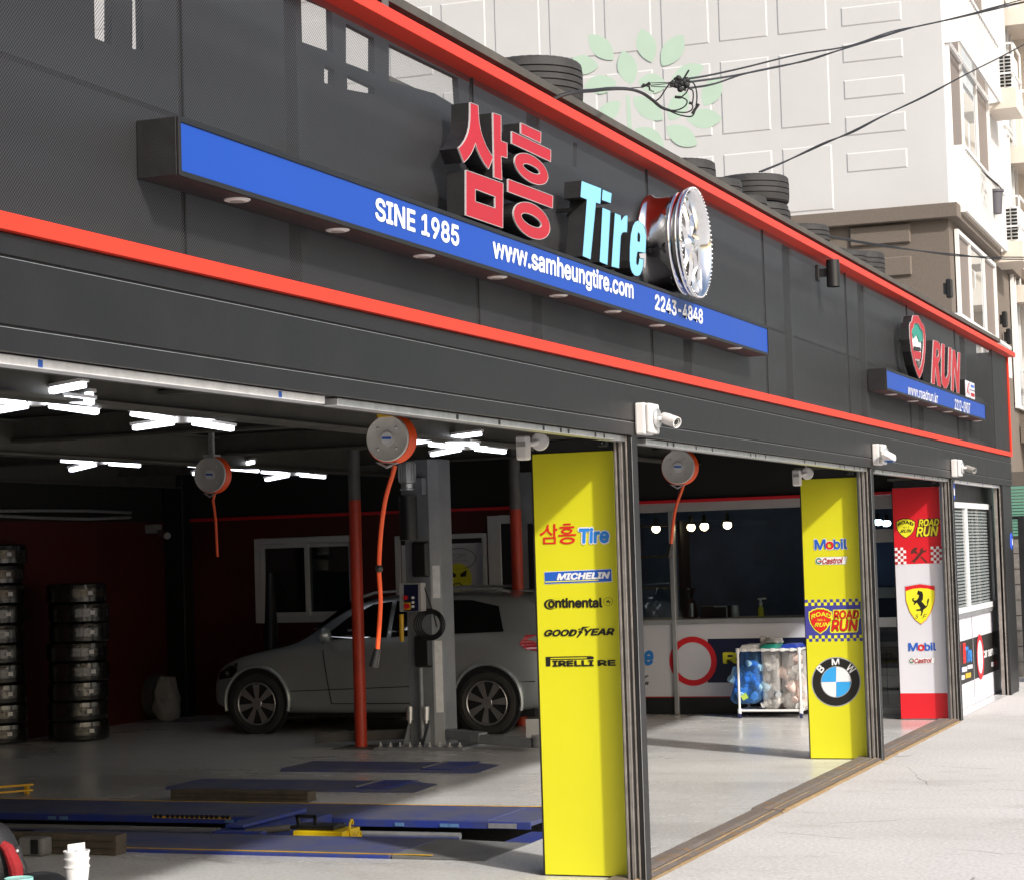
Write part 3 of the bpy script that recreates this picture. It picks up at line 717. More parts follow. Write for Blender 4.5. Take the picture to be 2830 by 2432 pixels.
bx(z0b, z1b, 21.7, x1e-.002, YP-.003, 'pr_black', 'black_band')
xs = ey(Z25(405, 800)).x
bx(.02, zb1-.06, xs-.012, xs+.012, YP-.006, 'edge_white', 'panel_joint')
rc = ey(Z25(513, 795)); ro = (ey(Z25(490, 420)).z-ey(Z25(510, 1168)).z)/2; rri = (ey(Z25(490, 520)).z-ey(Z25(510, 1070)).z)/2
def ydisc(Y, r, m, name, hole=0):
    lp = [[(rc.x+r*math.cos(t), Y, rc.z+r*math.sin(t)) for t in [2*math.pi*i/48 for i in range(48)]]]
    if hole: lp.append([(rc.x+hole*math.cos(t), Y, rc.z+hole*math.sin(t)) for t in [2*math.pi*i/48 for i in range(48)]])
    obj(name, MB().sheet(lp), m, lw)
ydisc(YP-.007, rri+.003, 'panel_white', 'white_disc'); ydisc(YP-.009, ro, 'panel_red', 'red_ring', rri)
E_ = lambda x, y: aY(Z25(x, y), YP-.006)
lettering('삼흥', E_(160, 590), E_(285, 565), E_(170, 925), 'pr_red', lw, .01)
lettering('Tire', E_(290, 640), E_(385, 625), E_(300, 880), 'pr_blue', lw, .04)
lettering('car service', E_(578, 668), E_(806, 605), E_(582, 812), 'print_white', lw, .03)
for (x0, y0, x1, y1), m in (((157, 990, 222, 1068), 'pr_mblue'), ((232, 968, 312, 1050), 'panel_white'), ((320, 935, 404, 1000), 'panel_white'), ((190, 1110, 275, 1185), 'panel_white'), ((288, 1070, 376, 1150), 'yellow_line'), ((708, 885, 750, 960), 'pr_grey'), ((756, 865, 808, 940), 'panel_red')):
    fy([[Z25(x0, y0), Z25(x1, y0-(x1-x0)*.22), Z25(x1, y1-(x1-x0)*.22), Z25(x0, y1)]], YP-.006, m, lw, 'brand_chip')
# blue security badges
def badge(q, X, label):
    c = aY(q, -.01) if X is None else aX(q, X)
    t = thing('security_badge', label, 'badge', tuple(c), 'blue security badges by the shutters')
    s = .075
    obj('plate', MB().slab([[(c.x-s*.9, c.y, c.z+s), (c.x+s*.2, c.y, c.z+s*1.35), (c.x+s, c.y, c.z+s*.9), (c.x+s, c.y, c.z-s*.9), (c.x, c.y, c.z-s*1.4), (c.x-s, c.y, c.z-s)]], (0, .05, 0)), 'blue_light', t, bevel=.006)
    obj('mark', MB().add([(c.x-s*.2, c.y-.003, c.z-s*.6), (c.x+s*.5, c.y-.003, c.z-s*.6), (c.x+s*.5, c.y-.003, c.z+s*.2), (c.x-s*.2, c.y-.003, c.z+s*.5)], [(0, 1, 2, 3)]), 'print_white', t)
badge((2636, 1356), 21.75, 'blue lit security badge on the last pillar above the end window')
badge((2797, 1495), 25.3, 'blue security badge on the far end pier of the shop')
# ================================================================== pillar panels
ZPT = 2.333
def panel(i, label, m):
    x = XP[i]
    t = thing('pillar_panel', label, 'advertising panel', (x, .4, 0), 'printed panels on the pillars')
    obj('board', MB().box(x, x+.010, .148, .6225, .012, ZPT), m, t, bevel=.002)
    obj('edge_strip', MB().box(x-.004, x+.014, .6235, .630, .012, ZPT), 'black_plastic', t)
    return t
def prt(t, z, X):
    """helpers that print on the panel t; k lifts each layer a little"""
    def sh(loops, m, k=1, name='print'):
        return obj(name, MB().sheet([[aX(z(*q), X-.0015*k) for q in lp] for lp in loops]), m, t)
    def tx(s_, TL, TR, BL, m, bold=.02, shear=0., k=2, **kw):
        return lettering(s_, aX(z(*TL), X-.0015*k), aX(z(*TR), X-.0015*k), aX(z(*BL), X-.0015*k), m, t, bold, shear, **kw)
    return sh, tx
# --- first yellow panel
p1 = panel(0, 'tall yellow pillar panel printed with tyre maker names, nearest the camera', 'panel_yellow')
ZA = Zm(1430, 1220, 2.783); ZBm = Zm(1480, 1560, 5.938)
sh, tx = prt(p1, ZA, XP[0])
# Hangul drawn stroke by stroke
def strokes(loops, m, k=2, name='lettering', fn=sh): return fn(loops, m, k, name)
def grow(lp, d, c=None):
    cx = sum(q[0] for q in lp)/len(lp); cy = sum(q[1] for q in lp)/len(lp)
    return [(q[0]+d*(1 if q[0] > cx else -1), q[1]+d*(1 if q[1] > cy else -1)) for q in lp]
han = [[(227, 640), (243, 638), (240, 664), (246, 690), (272, 712), (262, 724), (237, 702), (226, 684), (213, 702), (182, 724), (170, 711), (204, 690), (222, 664)],
       [(276, 632), (292, 631), (292, 668), (308, 667), (308, 682), (292, 683), (292, 728), (276, 729)],
       [(352, 630), (410, 626), (410, 640), (352, 644)], [(323, 654), (438, 648), (438, 662), (323, 668)], [(315, 715), (452, 708), (452, 722), (315, 729)]]
for lp in han: sh([lp], 'pr_red', 2, 'lettering')
sh([[(198, 736), (296, 731), (296, 785), (198, 788)], [(213, 749), (281, 745), (281, 773), (213, 776)]], 'pr_red', 2, 'lettering')
sh([ell((380, 687), (44, -2), (0, 22)), ell((380, 687), (26, -1), (0, 10))], 'pr_red', 2, 'lettering')
sh([ell((385, 760), (58, -3), (0, 27)), ell((385, 760), (38, -2), (0, 13))], 'pr_red', 2, 'lettering')
tx('Tire', (474, 668), (697, 662), (482, 780), 'print_white', .085, .12, 2)
tx('Tire', (478, 671), (694, 665), (486, 777), 'pr_blue', .045, .12, 3)
sh2, tx2 = prt(p1, ZBm, XP[0])
sh2([[(140, 115), (1250, 62), (1262, 278), (150, 320)]], 'print_white', 1); sh2([[(148, 122), (1240, 72), (1250, 270), (156, 312)]], 'pr_mblue', 2)
tx2('MICHELIN', (356, 148), (1212, 118), (358, 246), 'print_white', .05, .22, 3)
sh2([[(160, 272), (1035, 242), (1038, 256), (160, 288)]], 'pr_yellow', 3)
sh2([ell((245, 648), (108, -2), (0, 86), 30, .9, 2*math.pi-.9)+ell((262, 648), (84, -2), (0, 72), 30, 2*math.pi-.85, .85)], 'pr_black', 1, 'lettering')
tx2('ontinental', (212, 552), (1088, 543), (216, 700), 'pr_black', .04, 0, 2)
sh2([ell((1192, 603), (76, -2), (0, 72)), ell((1192, 603), (70, -2), (0, 66))], 'pr_black', 1, 'emblem')
sh2([[(1150, 600), (1180, 590), (1182, 572), (1195, 568), (1200, 585), (1212, 600), (1240, 605), (1236, 614), (1215, 612), (1222, 635), (1212, 640), (1204, 618), (1185, 610), (1172, 628), (1160, 632), (1170, 608)]], 'pr_black', 1, 'emblem')
tx2('GOOD', (150, 1070), (672, 1062), (152, 1168), 'pr_black', .045, .3, 2)
tx2('YEAR', (806, 1052), (1286, 1044), (812, 1152), 'pr_black', .045, .3, 2)
sh2([[(765, 1015), (895, 1010), (850, 1028), (800, 1040), (776, 1078), (745, 1078), (750, 1040)]], 'pr_black', 1, 'winged_foot')
sh2([[(700, 1050), (738, 1038), (742, 1058), (704, 1068)], ], 'pr_black', 1, 'winged_foot')
sh2([[(704, 1082), (740, 1074), (780, 1098), (746, 1138), (690, 1196), (666, 1192), (712, 1126)]], 'pr_black', 1, 'winged_foot')
sh2([[(165, 1508), (900, 1494), (940, 1500), (962, 1524), (945, 1548), (245, 1560), (245, 1664), (170, 1668)], [(243, 1524), (845, 1512), (840, 1534), (243, 1546)]], 'pr_black', 1, 'lettering')
tx2('IRELLI', (285, 1576), (946, 1568), (288, 1662), 'pr_black', .05, 0, 2); tx2('RE', (1028, 1568), (1304, 1564), (1032, 1652), 'pr_black', .05, 0, 2)
# --- second yellow panel
p2 = panel(1, 'yellow pillar panel with a checkered blue band and a round car badge', 'panel_yellow')
ZC = Zm(2180, 1300, 2.171); ZD = Zm(2160, 1540, 6.361)
sh, tx = prt(p2, ZC, XP[1]); sh2, tx2 = prt(p2, ZD, XP[1])
def mobil(tx_, TL, TR, BL, edge=True):
    U = (TR[0]-TL[0], TR[1]-TL[1])
    def at(u0, u1): return (TL[0]+U[0]*u0, TL[1]+U[1]*u0), (TL[0]+U[0]*u1, TL[1]+U[1]*u1), (BL[0]+U[0]*u0, BL[1]+U[1]*u0)
    h = (BL[0]-TL[0], BL[1]-TL[1])
    for s_, u0, u1, v in (('M', 0, .325, 0), ('o', .345, .575, .24), ('bil', .60, 1, 0)):
        a, b, c_ = at(u0, u1); a = (a[0]+h[0]*v, a[1]+h[1]*v); b = (b[0]+h[0]*v, b[1]+h[1]*v)
        if edge: tx_(s_, (a[0]-2, a[1]-2), (b[0]+2, b[1]-2), (c_[0]-2, c_[1]+2), 'print_white', .045, 0, 2)
        tx_(s_, a, b, c_, 'pr_red' if s_ == 'o' else 'pr_mblue', .03, 0, 3)
mobil(tx, (156, 415), (346, 410), (158, 472))
def castrol(sh_, tx_, x0, y0, x1, y1, dy):
    h = y1-y0
    def g(u, v): return (x0+(x1-x0)*u, y0+h*v+dy*u)
    c_ = g(.115, .5); r = h*.5
    pl = ell(c_, (r*.95, 0), (0, r), 20, math.pi/2, math.pi*1.5)+[g(1, 0), g(.955, 1)]
    sh_([ell(c_, (r*1.0, 0), (0, r*1.06), 20, math.pi/2, math.pi*1.5)+[g(1.012, -.04), g(.965, 1.04)]], 'pr_grey', 1, 'sign_plate')
    sh_([pl], 'print_white', 2, 'sign_plate')
    sh_([ell(c_, (r*.78, 0), (0, r*.82), 24)], 'pr_green', 3, 'emblem'); sh_([ell(c_, (r*.5, 0), (0, r*.42), 20)], 'print_white', 4, 'emblem')
    sh_([[(c_[0]-r*.1, c_[1]-r*.1), (c_[0]+r*.8, c_[1]-r*.14), (c_[0]+r*.8, c_[1]+r*.16), (c_[0]-r*.1, c_[1]+r*.18)]], 'pr_red', 5, 'emblem')
    tx_('Castrol', g(.23, .16), g(.86, .1), g(.23, .9), 'pr_maroon', .03, .25, 4)
castrol(sh, tx, 158, 520, 350, 564, -4)
# blue band with checkers
sh2([[(398, 795), (1392, 772), (1416, 1412), (428, 1425)]], 'pr_navy', 1, 'blue_band')
cw_ = 55.2
def chk(x, y, m, k): sh2([[(x, y), (x+cw_, y-1.2), (x+cw_+2, y+53), (x+2, y+54)]], m, k, 'checker')
for i in range(9):
    x = 406+i*2*cw_; chk(x, 740-i*2.4, 'pr_navy', 1)
    chk(x+4, 795-i*2.4, 'pr_yellow', 2)
for i in range(9):
    x = 482+i*2*cw_; chk(x, 1370-i*2.0, 'pr_yellow', 2); chk(x+4, 1424-i*2.0, 'pr_navy', 1)
def shield(sh_, cx, cy, w_, h_, cols, k):
    base = [(-.38, -.40), (-.36, -.44), (-.2, -.47), (-.17, -.5), (.17, -.5), (.2, -.47), (.36, -.44), (.38, -.40), (.5, -.36), (.5, -.12), (.42, .12), (.25, .34), (0, .5), (-.25, .34), (-.42, .12), (-.5, -.12), (-.5, -.36)]
    for j, (m, s_) in enumerate(cols): sh_([[(cx+u*w_*s_, cy+v*h_*s_) for u, v in base]], m, k+j, 'shield')
shield(sh2, 682, 1115, 412, 462, (('pr_yellow', 1), ('pr_brown', .90), ('pr_red', .87)), 2)
def arch(u, v): return u, v*.55+.45*(1-(2*u-1)**2)
tx2('ROAD', (524, 958), (862, 955), (528, 1082), 'pr_yellow', .03, 0, 5, warp=arch)
tx2('NO.1', (632, 1080), (768, 1076), (634, 1114), 'pr_yellow', .02, 0, 5); tx2('RUN', (580, 1148), (838, 1140), (580, 1216), 'pr_yellow', .025, .3, 5)
sh2([[(905, 915), (1370, 900), (1382, 920), (1385, 1060), (1362, 1090), (1345, 1290), (1320, 1312), (870, 1325), (850, 1300), (862, 1090), (892, 1060)]], 'pr_yellow', 2, 'plaque')
tx2('ROAD', (908, 936), (1348, 926), (920, 1076), 'pr_brown', .05, .2, 3); tx2('ROAD', (914, 941), (1344, 931), (924, 1072), 'pr_red', .03, .2, 4)
tx2('RUN', (872, 1102), (1332, 1092), (882, 1290), 'pr_brown', .05, .2, 3); tx2('RUN', (878, 1107), (1328, 1097), (886, 1286), 'pr_red', .03, .2, 4)
# round car badge
bc = (284, 1266)
sh([ell(bc, (147, -2), (0, 149), 60)], 'pr_grey', 1, 'badge_rim'); sh([ell(bc, (141, -2), (0, 143), 60)], 'pr_black', 2, 'badge_ring'); sh([ell(bc, (92, -1), (0, 94), 48)], 'pr_grey', 3, 'badge_edge')
for a0, m in ((0, 'pr_skyblue'), (math.pi/2, 'print_white'), (math.pi, 'pr_skyblue'), (1.5*math.pi, 'print_white')):
    sh([[bc]+ell(bc, (88, -1), (0, 90), 14, a0+.012, a0+math.pi/2-.012)], m, 4, 'badge_quarter')
tx('M', (259, 1130), (300, 1128), (260, 1165), 'print_white', .03, 0, 4)
def rot_tx(s_, c_, w_, h_, a, m):
    ca, sa = math.cos(a), math.sin(a)
    f = lambda x, y: (c_[0]+x*ca-y*sa, c_[1]+x*sa+y*ca)
    tx(s_, f(-w_/2, -h_/2), f(w_/2, -h_/2), f(-w_/2, h_/2), m, .03, 0, 4)
rot_tx('B', (190, 1187), 30, 42, -.85, 'print_white'); rot_tx('W', (372, 1187), 46, 42, .75, 'print_white')
# --- red and white panel
p3 = panel(2, 'red and white pillar panel with a yellow horse shield beside the end window', 'panel_white')
ZE = Zm(2430, 1300, 2.4725); ZF = Zm(2440, 1400, 7.42)
sh, tx = prt(p3, ZE, XP[2]); sh2, tx2 = prt(p3, ZF, XP[2])
def zpan(z0, z1, m, name): obj(name, MB().add([(XP[2]-.0012, .149, z0), (XP[2]-.0012, .6222, z0), (XP[2]-.0012, .6222, z1), (XP[2]-.0012, .149, z1)], [(0, 1, 2, 3)]), m, p3)
zpan(aX(ZE(260, 636), XP[2]).z, ZPT-.002, 'panel_red', 'red_field'); zpan(.014, aX(ZE(300, 1519), XP[2]).z, 'panel_red', 'red_field')
shield(sh2, 468, 442, 396, 414, (('pr_brown', 1), ('pr_yellow', .92)), 2)
tx2('ROAD', (304, 288), (622, 282), (304, 398), 'pr_black', .03, 0, 4, warp=arch); tx2('NO. 1', (410, 405), (540, 398), (410, 438), 'pr_black', .0, 0, 4); tx2('RUN', (360, 468), (592, 456), (360, 530), 'pr_black', .025, .35, 4)
sh2([[(725, 250), (1140, 228), (1160, 240), (1158, 340), (1132, 420), (1115, 600), (690, 618), (672, 600), (690, 430), (712, 400)]], 'pr_brown', 2, 'plaque')
tx2('ROAD', (732, 264), (1146, 246), (738, 394), 'pr_yellow', .035, .22, 3); tx2('RUN', (688, 420), (1128, 402), (696, 604), 'pr_yellow', .035, .22, 3)
cs = 57.5
for bx0, by0, nx, sl in ((243, 838, 4, -5), (978, 812, 4, -5)):
    for r in range(6):
        for c_ in range(nx):
            if (r+c_) % 2 == 0:
                x = bx0+c_*cs+r*1.5; y = by0+r*cs-c_*2
                sh2([[(x, y), (x+cs, y-2), (x+cs+1, y+cs-2), (x+1, y+cs)]], 'print_white', 2, 'checker')
            elif not ((c_ == nx-1 and bx0 < 500) or (c_ == 0 and bx0 > 500)):
                x = bx0+c_*cs+r*1.5; y = by0+r*cs-c_*2
                sh2([[(x, y), (x+cs, y-2), (x+cs+1, y+cs-2), (x+1, y+cs)]], 'pr_maroon', 2, 'checker')
sh2([[(590, 880), (640, 840), (680, 825), (712, 846), (690, 880), (680, 905), (720, 945), (690, 970), (655, 935), (625, 950), (585, 968), (572, 935)]], 'pr_brown', 2, 'hammer'); sh2([[(790, 1010), (915, 1128), (885, 1148), (762, 1030)]], 'pr_brown', 2, 'hammer')
sh2([[(775, 860), (830, 822), (815, 870), (840, 895), (905, 878), (880, 920), (825, 938), (700, 1085), (668, 1105), (650, 1145), (628, 1120), (580, 1125), (622, 1078), (640, 1070), (765, 915)]], 'pr_brown', 3, 'spanner')
# horse shield
def fsh(d, top=None):
    b = [(175, 790), (278, 772), (380, 786), (382, 850), (378, 900), (355, 970), (320, 1025), (285, 1052), (245, 1022), (205, 965), (180, 890)]
    cx, cy = 279, 905
    return [(cx+(q[0]-cx)*d, cy+(q[1]-cy)*d) for q in b]
sh([fsh(1.02)], 'pr_grey', 1, 'shield'); sh([fsh(1.0)], 'print_white', 2, 'shield'); sh([fsh(.985)], 'panel_red', 3, 'shield')
sh([[(180, 822), (228, 806), (279, 801), (330, 804), (377, 818), (378, 860), (372, 900), (350, 968), (318, 1020), (285, 1046), (248, 1018), (209, 962), (184, 888)]], 'pr_yellow', 4, 'shield')
horse = [(262, 826), (268, 815), (276, 822), (292, 824), (300, 845), (298, 880), (288, 890), (300, 905), (318, 925), (328, 912), (326, 895), (330, 880), (338, 870), (340, 885), (334, 908), (326, 930), (312, 942), (300, 950), (298, 965), (290, 990), (282, 990), (288, 968), (284, 955), (262, 958), (250, 952), (256, 946), (275, 945), (282, 938), (268, 915), (258, 900), (246, 908), (240, 918), (234, 914), (240, 900), (228, 890), (224, 876), (232, 868), (242, 872), (234, 878), (238, 886), (254, 884), (268, 868), (272, 850), (258, 842)]
sh([horse], 'pr_black', 5, 'horse')
tx('S', (247, 982), (266, 980), (247, 1010), 'pr_black', .0, .2, 5); tx('F', (295, 980), (326, 978), (295, 1008), 'pr_black', .0, .3, 5)
mobil(tx, (201, 1178), (384, 1174), (203, 1230), False)
castrol(sh, tx, 200, 1277, 384, 1319, -3)
# ================================================================== the long sign
YS = -.153
s1a = aY(Z1(1055, 690), YS); s1b = aY(Z1(1062, 1040), YS); s1r = aY((2120, 905), YS)
SX0, SX1, SZ0, SZ1 = 5.852, 13.395, 3.016, 3.206
def signbox(name, label, x0, x1, z0, z1, ys, yb=-.004):
    t = thing(name, label, 'sign', ((x0+x1)/2, yb, z0))
    fr = .016
    obj('housing', MB().box(x0, x1, ys+.004, yb, z0, z1), 'dark_return', t, bevel=.003)
    f_ = MB().box(x0, x0+fr, ys-.006, ys+.0035, z0, z1).box(x1-.006, x1, ys-.006, ys+.0035, z0, z1).box(x0+fr, x1-.006, ys-.006, ys+.0035, z0, z0+fr).box(x0+fr, x1-.006, ys-.006, ys+.0035, z1-fr, z1)
    obj('frame', f_, 'fascia', t, bevel=.002)
    obj('face', MB().box(x0+fr+.001, x1-.007, ys, ys+.0035, z0+fr+.001, z1-fr-.001), 'sign_blue', t)
    return t
sg = signbox('shop_sign', 'long blue sign box with white lettering across the shop front', SX0, SX1, SZ0, SZ1, YS)
YT = YS-.0015
def ylet(z, s_, TL, TR, BL, m, t, bold=.02, shear=0, Y=YT): return lettering(s_, aY(z(*TL), Y), aY(z(*TR), Y), aY(z(*BL), Y), m, t, bold, shear)
ylet(Z2, 'SINE 1985', (212, 1176), (702, 1346), (212, 1302), 'print_white', sg, .03)
ylet(Z2, 'www.samheungtire.com', (908, 1408), (1737, 1672), (908, 1560), 'print_white', sg, .03)
ylet(Zm(0, 0, 1), '2243-4848', (1810.6, 815), (1941.5, 858), (1810.6, 855), 'print_white', sg, .03)
def lights(t, px, z0, y, m='lamp_disc'):
    for q in px:
        c = aZ(dsp(*q), z0-.004); c.y = y
        c = aZ(dsp(*q), z0-.004)
        yy = min(max(c.y, y-.03), y+.03)
        o = obj('downlight', MB().lathe([(0, -.006), (.034, -.006), (.036, -.004), (.044, -.003), (.046, .0), (.046, .003)], (c.x, yy, z0-.001), (0, 0, 1), 24), m, t, smooth=True)
        obj('lens', MB().cyl((c.x, yy, z0-.0085), (c.x, yy, z0-.0075), .026, n=20), 'grey_plastic', o)
lights(sg, ((480, 407), (683, 468), (858, 520), (1006, 563), (1130, 600), (1240, 632), (1330, 660), (1415, 686), (1488, 706)), SZ0, -.08)
# channel letters standing on the box
YL, DL = -.146, .085
def chan(name, label, z, parts, m, group=None, Y=YL, D=DL):
    """parts: list of loop lists, traced on the letter's front plane"""
    L = [[[aY(z(*q), Y) for q in lp] for lp in pt] for pt in parts]
    allp = [p for pt in L for lp in pt for p in lp]
    c = sum(allp, Vector())/len(allp); zmin = min(p.z for p in allp)
    t = thing(name, label, 'sign letter', (c.x, Y+D, zmin), group)
    for pt in L:
        f_ = obj('face', MB().slab([[p+Vector((0, -.003, 0)) for p in lp] for lp in pt], (0, .006, 0)), m, t)
        rim = []
        cx = sum((p for p in pt[0]), Vector())/len(pt[0])
        obj('return', MB().sides(pt, (0, D, 0)), 'dark_return', t)
        for lp in pt:
            ed = MB()
            for i in range(len(lp)):
                a_, b_ = lp[i], lp[(i+1) % len(lp)]
                if (b_-a_).length > 1e-4: ed.bar(a_+Vector((0, -.001, 0)), b_+Vector((0, -.001, 0)), .0022, .0075, (0, 1, 0))
            obj('edge_trim', ed, 'edge_white' if m == 'letter_red' else 'black_paint', t)
    for x in (c.x-.08, c.x+.08): obj('stand_off', MB().box(x-.008, x+.008, Y+D-.012, -.003, c.z-.01, c.z+.01), 'black_paint', t)
    return t
Z21 = Zm(1200, 120, 3.985); Z23 = Zm(1680, 480, 4.686)
z21 = lambda pts: [((1200+x/3.985-940)*2.146, (120+y/3.985)*2.146) for x, y in pts]      # all in Z2 coordinates
z23 = lambda pts: [((1680+x/4.686-940)*2.146, (480+y/4.686)*2.146) for x, y in pts]
sam = [[z21([(388, 655), (475, 690), (478, 760), (486, 860), (502, 960), (528, 1050), (570, 1150), (640, 1265), (590, 1390), (545, 1330), (505, 1260), (470, 1185), (445, 1105), (425, 1165), (395, 1225), (360, 1275), (318, 1318), (258, 1160), (300, 1118), (335, 1065), (362, 1000), (378, 930), (386, 850), (388, 760)])],
       [z21([(640, 770), (728, 800), (728, 1080), (795, 1105), (795, 1270), (728, 1248), (738, 1510), (652, 1480)])],
       [[(742, 1012), (962, 1090), (960, 1355), (742, 1280)], [(797, 1125), (915, 1170), (915, 1238), (797, 1198)]]]
chan('channel_letter', 'red Korean block letter with a square base, first of the two on the long sign', Z2, sam, 'letter_red', 'channel letters on the long sign')
heu = [[z21([(947, 880), (1168, 985), (1165, 1105), (947, 1000)])], [z21([(847, 975), (1277, 1180), (1275, 1310), (847, 1108)])],
       [z21(ell((1062, 1388), (184, 88), (0, -150), 40)), z21(ell((1063, 1388), (92, 42), (0, -40), 30))],
       [[(992, 1065), (1258, 1165), (1255, 1238), (992, 1140)]],
       [ell((1132, 1312), (108, 43), (0, -102), 40), ell((1130, 1310), (60, 28), (0, -33), 30)]]
chan('channel_letter', 'red Korean block letter with two rings, second on the long sign', Z2, heu, 'letter_red', 'channel letters on the long sign')
G = 'channel letters on the long sign'
chan('channel_letter', 'light blue capital T beside the red Korean letters', Z2, [[[(1427, 1073), (1546, 1119), (1540, 1214), (1514, 1206), (1482, 1543), (1433, 1522), (1458, 1187), (1420, 1172)]]], 'letter_cyan', G)
chan('channel_letter', 'light blue letter i between the T and the r', Z2, [[[(1552, 1124), (1608, 1148), (1602, 1210), (1547, 1190)]], [[(1551, 1232), (1600, 1252), (1582, 1576), (1534, 1556)]]], 'letter_cyan', G)
chan('channel_letter', 'light blue letter r left of the letter e', Z2, [[z23([(80, 510), (160, 545), (166, 612), (190, 565), (215, 545), (250, 545), (242, 768), (200, 765), (176, 778), (162, 810), (158, 850), (138, 1235), (35, 1210)])]], 'letter_cyan', G)
chan('channel_letter', 'light blue letter e in front of the chrome wheel rim', Z2, [[z23([(380, 612), (420, 630), (450, 665), (472, 720), (485, 790), (487, 900), (480, 1035), (375, 1018), (362, 1110), (360, 1165), (372, 1188), (386, 1178), (392, 1145), (396, 1098), (456, 1112), (452, 1185), (436, 1262), (412, 1315), (378, 1335), (335, 1325), (302, 1285), (282, 1225), (272, 1130), (274, 960), (286, 800), (312, 685), (342, 630)]), z23([(388, 768), (404, 790), (408, 830), (404, 888), (376, 880), (376, 815), (380, 782)])]], 'letter_cyan', G)
# chrome wheel rim
YR = -.275
rc_ = aY(Z23(1150, 898), YR); RR = .312
rm = thing('chrome_rim', 'large chrome alloy wheel rim mounted at the end of the long sign', 'wheel rim', (rc_.x, -.01, rc_.z-RR))
cR = Vector((rc_.x, YR, rc_.z))
prof = [(RR*.985, .0), (RR, .004), (RR, .012), (RR*.965, .018), (RR*.955, .03), (RR*.965, .036), (RR*.955, .042), (RR*.925, .055), (RR*.915, .075), (RR*.925, .08), (RR*.91, .09), (RR*.87, .11), (RR*.86, .15), (RR*.86, .185), (RR*.87, .215), (RR*.89, .235), (RR*.925, .245), (RR*.93, .255), (RR*.86, .262), (RR*.80, .262)]
obj('barrel', MB().lathe(prof, cR, (0, 1, 0), 96), 'chrome', rm, smooth=True, auto=50)
inn = [(RR*.985, .0), (RR*.94, .006), (RR*.92, .02), (RR*.89, .05), (RR*.87, .09), (RR*.84, .13)]
obj('inner_lip', MB().lathe(inn, cR, (0, 1, 0), 96), 'chrome', rm, smooth=True, auto=50)
obj('hub', MB().lathe([(0, -.012+.03), (.02, .018), (.035, .028), (.045, .045), (.06, .055), (.062, .12), (0, .12)], cR, (0, 1, 0), 32), 'chrome', rm, smooth=True)
for i in range(8):
    a0 = 2*math.pi*i/8+.2
    d0 = Vector((math.cos(a0), 0, math.sin(a0))); sd = Vector((-math.sin(a0), 0, math.cos(a0))); yv = Vector((0, 1, 0))
    b = MB(); pts = []
    for rr_, w_, y_ in ((.05, .018, .035), (.12, .012, .030), (.20, .016, .045), (.275, .034, .085)):
        pts.append([cR+d0*rr_-sd*w_+yv*(y_+.02), cR+d0*rr_+yv*y_, cR+d0*rr_+sd*w_+yv*(y_+.02), cR+d0*rr_+yv*(y_+.05)])
    b.add([v for r in pts for v in r], [(k*4+j, k*4+(j+1) % 4, (k+1)*4+(j+1) % 4, (k+1)*4+j) for k in range(3) for j in range(4)]+[(0, 1, 2, 3), (15, 14, 13, 12)])
    obj('spoke', b, 'chrome', rm)
obj('back_plate', MB().lathe([(0, .10), (RR*.84, .13)], cR, (0, 1, 0), 48), 'pole_grey', rm, smooth=True)
bt = MB()
for i in range(72):
    t_ = 2*math.pi*i/72; bt.ball(cR+Vector((math.cos(t_)*RR*.985, -.002, math.sin(t_)*RR*.985)), .0062, n=6, k=4)
o_ = obj('lip_bolts', bt, 'chrome', rm, smooth=True, auto=0); o_['kind'] = 'stuff'
obj('bracket', MB().box(cR.x-.03, cR.x+.03, YR+.2, -.004, cR.z-.2, cR.z+.2), 'black_paint', rm)
# ================================================================== the small sign
Z16 = Zm(2360, 840, 3.634)
YS2 = -.155
sg2 = signbox('small_sign', 'short blue sign box near the far end of the shop front', 17.29, 22.60, 3.034, 3.214, YS2)
YT = YS2-.0015
ylet(Z16, 'www.roadrun.kr', (543, 812), (842, 905), (543, 915), 'print_white', sg2, .008, 0, YT)
ylet(Z16, '2212-0907', (1012, 956), (1165, 1004), (1012, 1062), 'print_white', sg2, .010, 0, YT)
for q in ((335, 918), (538, 985), (725, 1042), (888, 1090), (1043, 1138), (1188, 1180)):
    c = aZ(Z16(*q), 3.03); yy = -.08
    o = obj('downlight', MB().lathe([(0, -.006), (.034, -.006), (.036, -.004), (.05, -.003), (.052, .0), (.052, .003)], (c.x, yy, 3.033), (0, 0, 1), 20), 'lamp_disc', sg2, smooth=True)
G2 = 'raised pieces on the small sign'
shl = [(590, 120), (640, 120), (662, 160), (676, 195), (694, 212), (706, 250), (715, 330), (714, 450), (702, 590), (682, 690), (655, 752), (634, 715), (602, 620), (574, 480), (560, 360), (555, 230), (562, 192), (578, 182), (582, 150)]
def shr(k_): return [(640+(x-640)*k_, 420+(y-420)*k_) for x, y in shl]
t = chan('shield_sign', 'red edged shield sign with a green crown on the small sign', Z16, [[shl, shr(.74)]], 'letter_red', G2, -.146, .078); t['category'] = 'shield sign'
def yprint(loops, m, name, Y=-.14): obj(name, MB().slab([[aY(Z16(*q), Y) for q in lp] for lp in loops], (0, .01, 0)), m, t)
yprint([shr(.76)], 'print_white', 'shield_ground', -.128)
yprint([[(600, 215), (640, 205), (668, 230), (682, 280), (690, 380), (662, 385), (640, 320), (622, 320), (604, 350), (592, 300)]], 'leaf_green' if 'leaf_green' in MATS else 'lid_green', 'green_crown')
yprint([[(606, 385), (668, 400), (670, 440), (610, 430)]], 'print_white', 'band'); yprint([[(600, 475), (676, 490), (672, 560), (612, 550)]], 'letter_red', 'band'); yprint([[(612, 430), (670, 442), (672, 478), (606, 470)]], 'fascia', 'band'); yprint([[(630, 570), (672, 580), (655, 650)]], 'pole_grey', 'band')
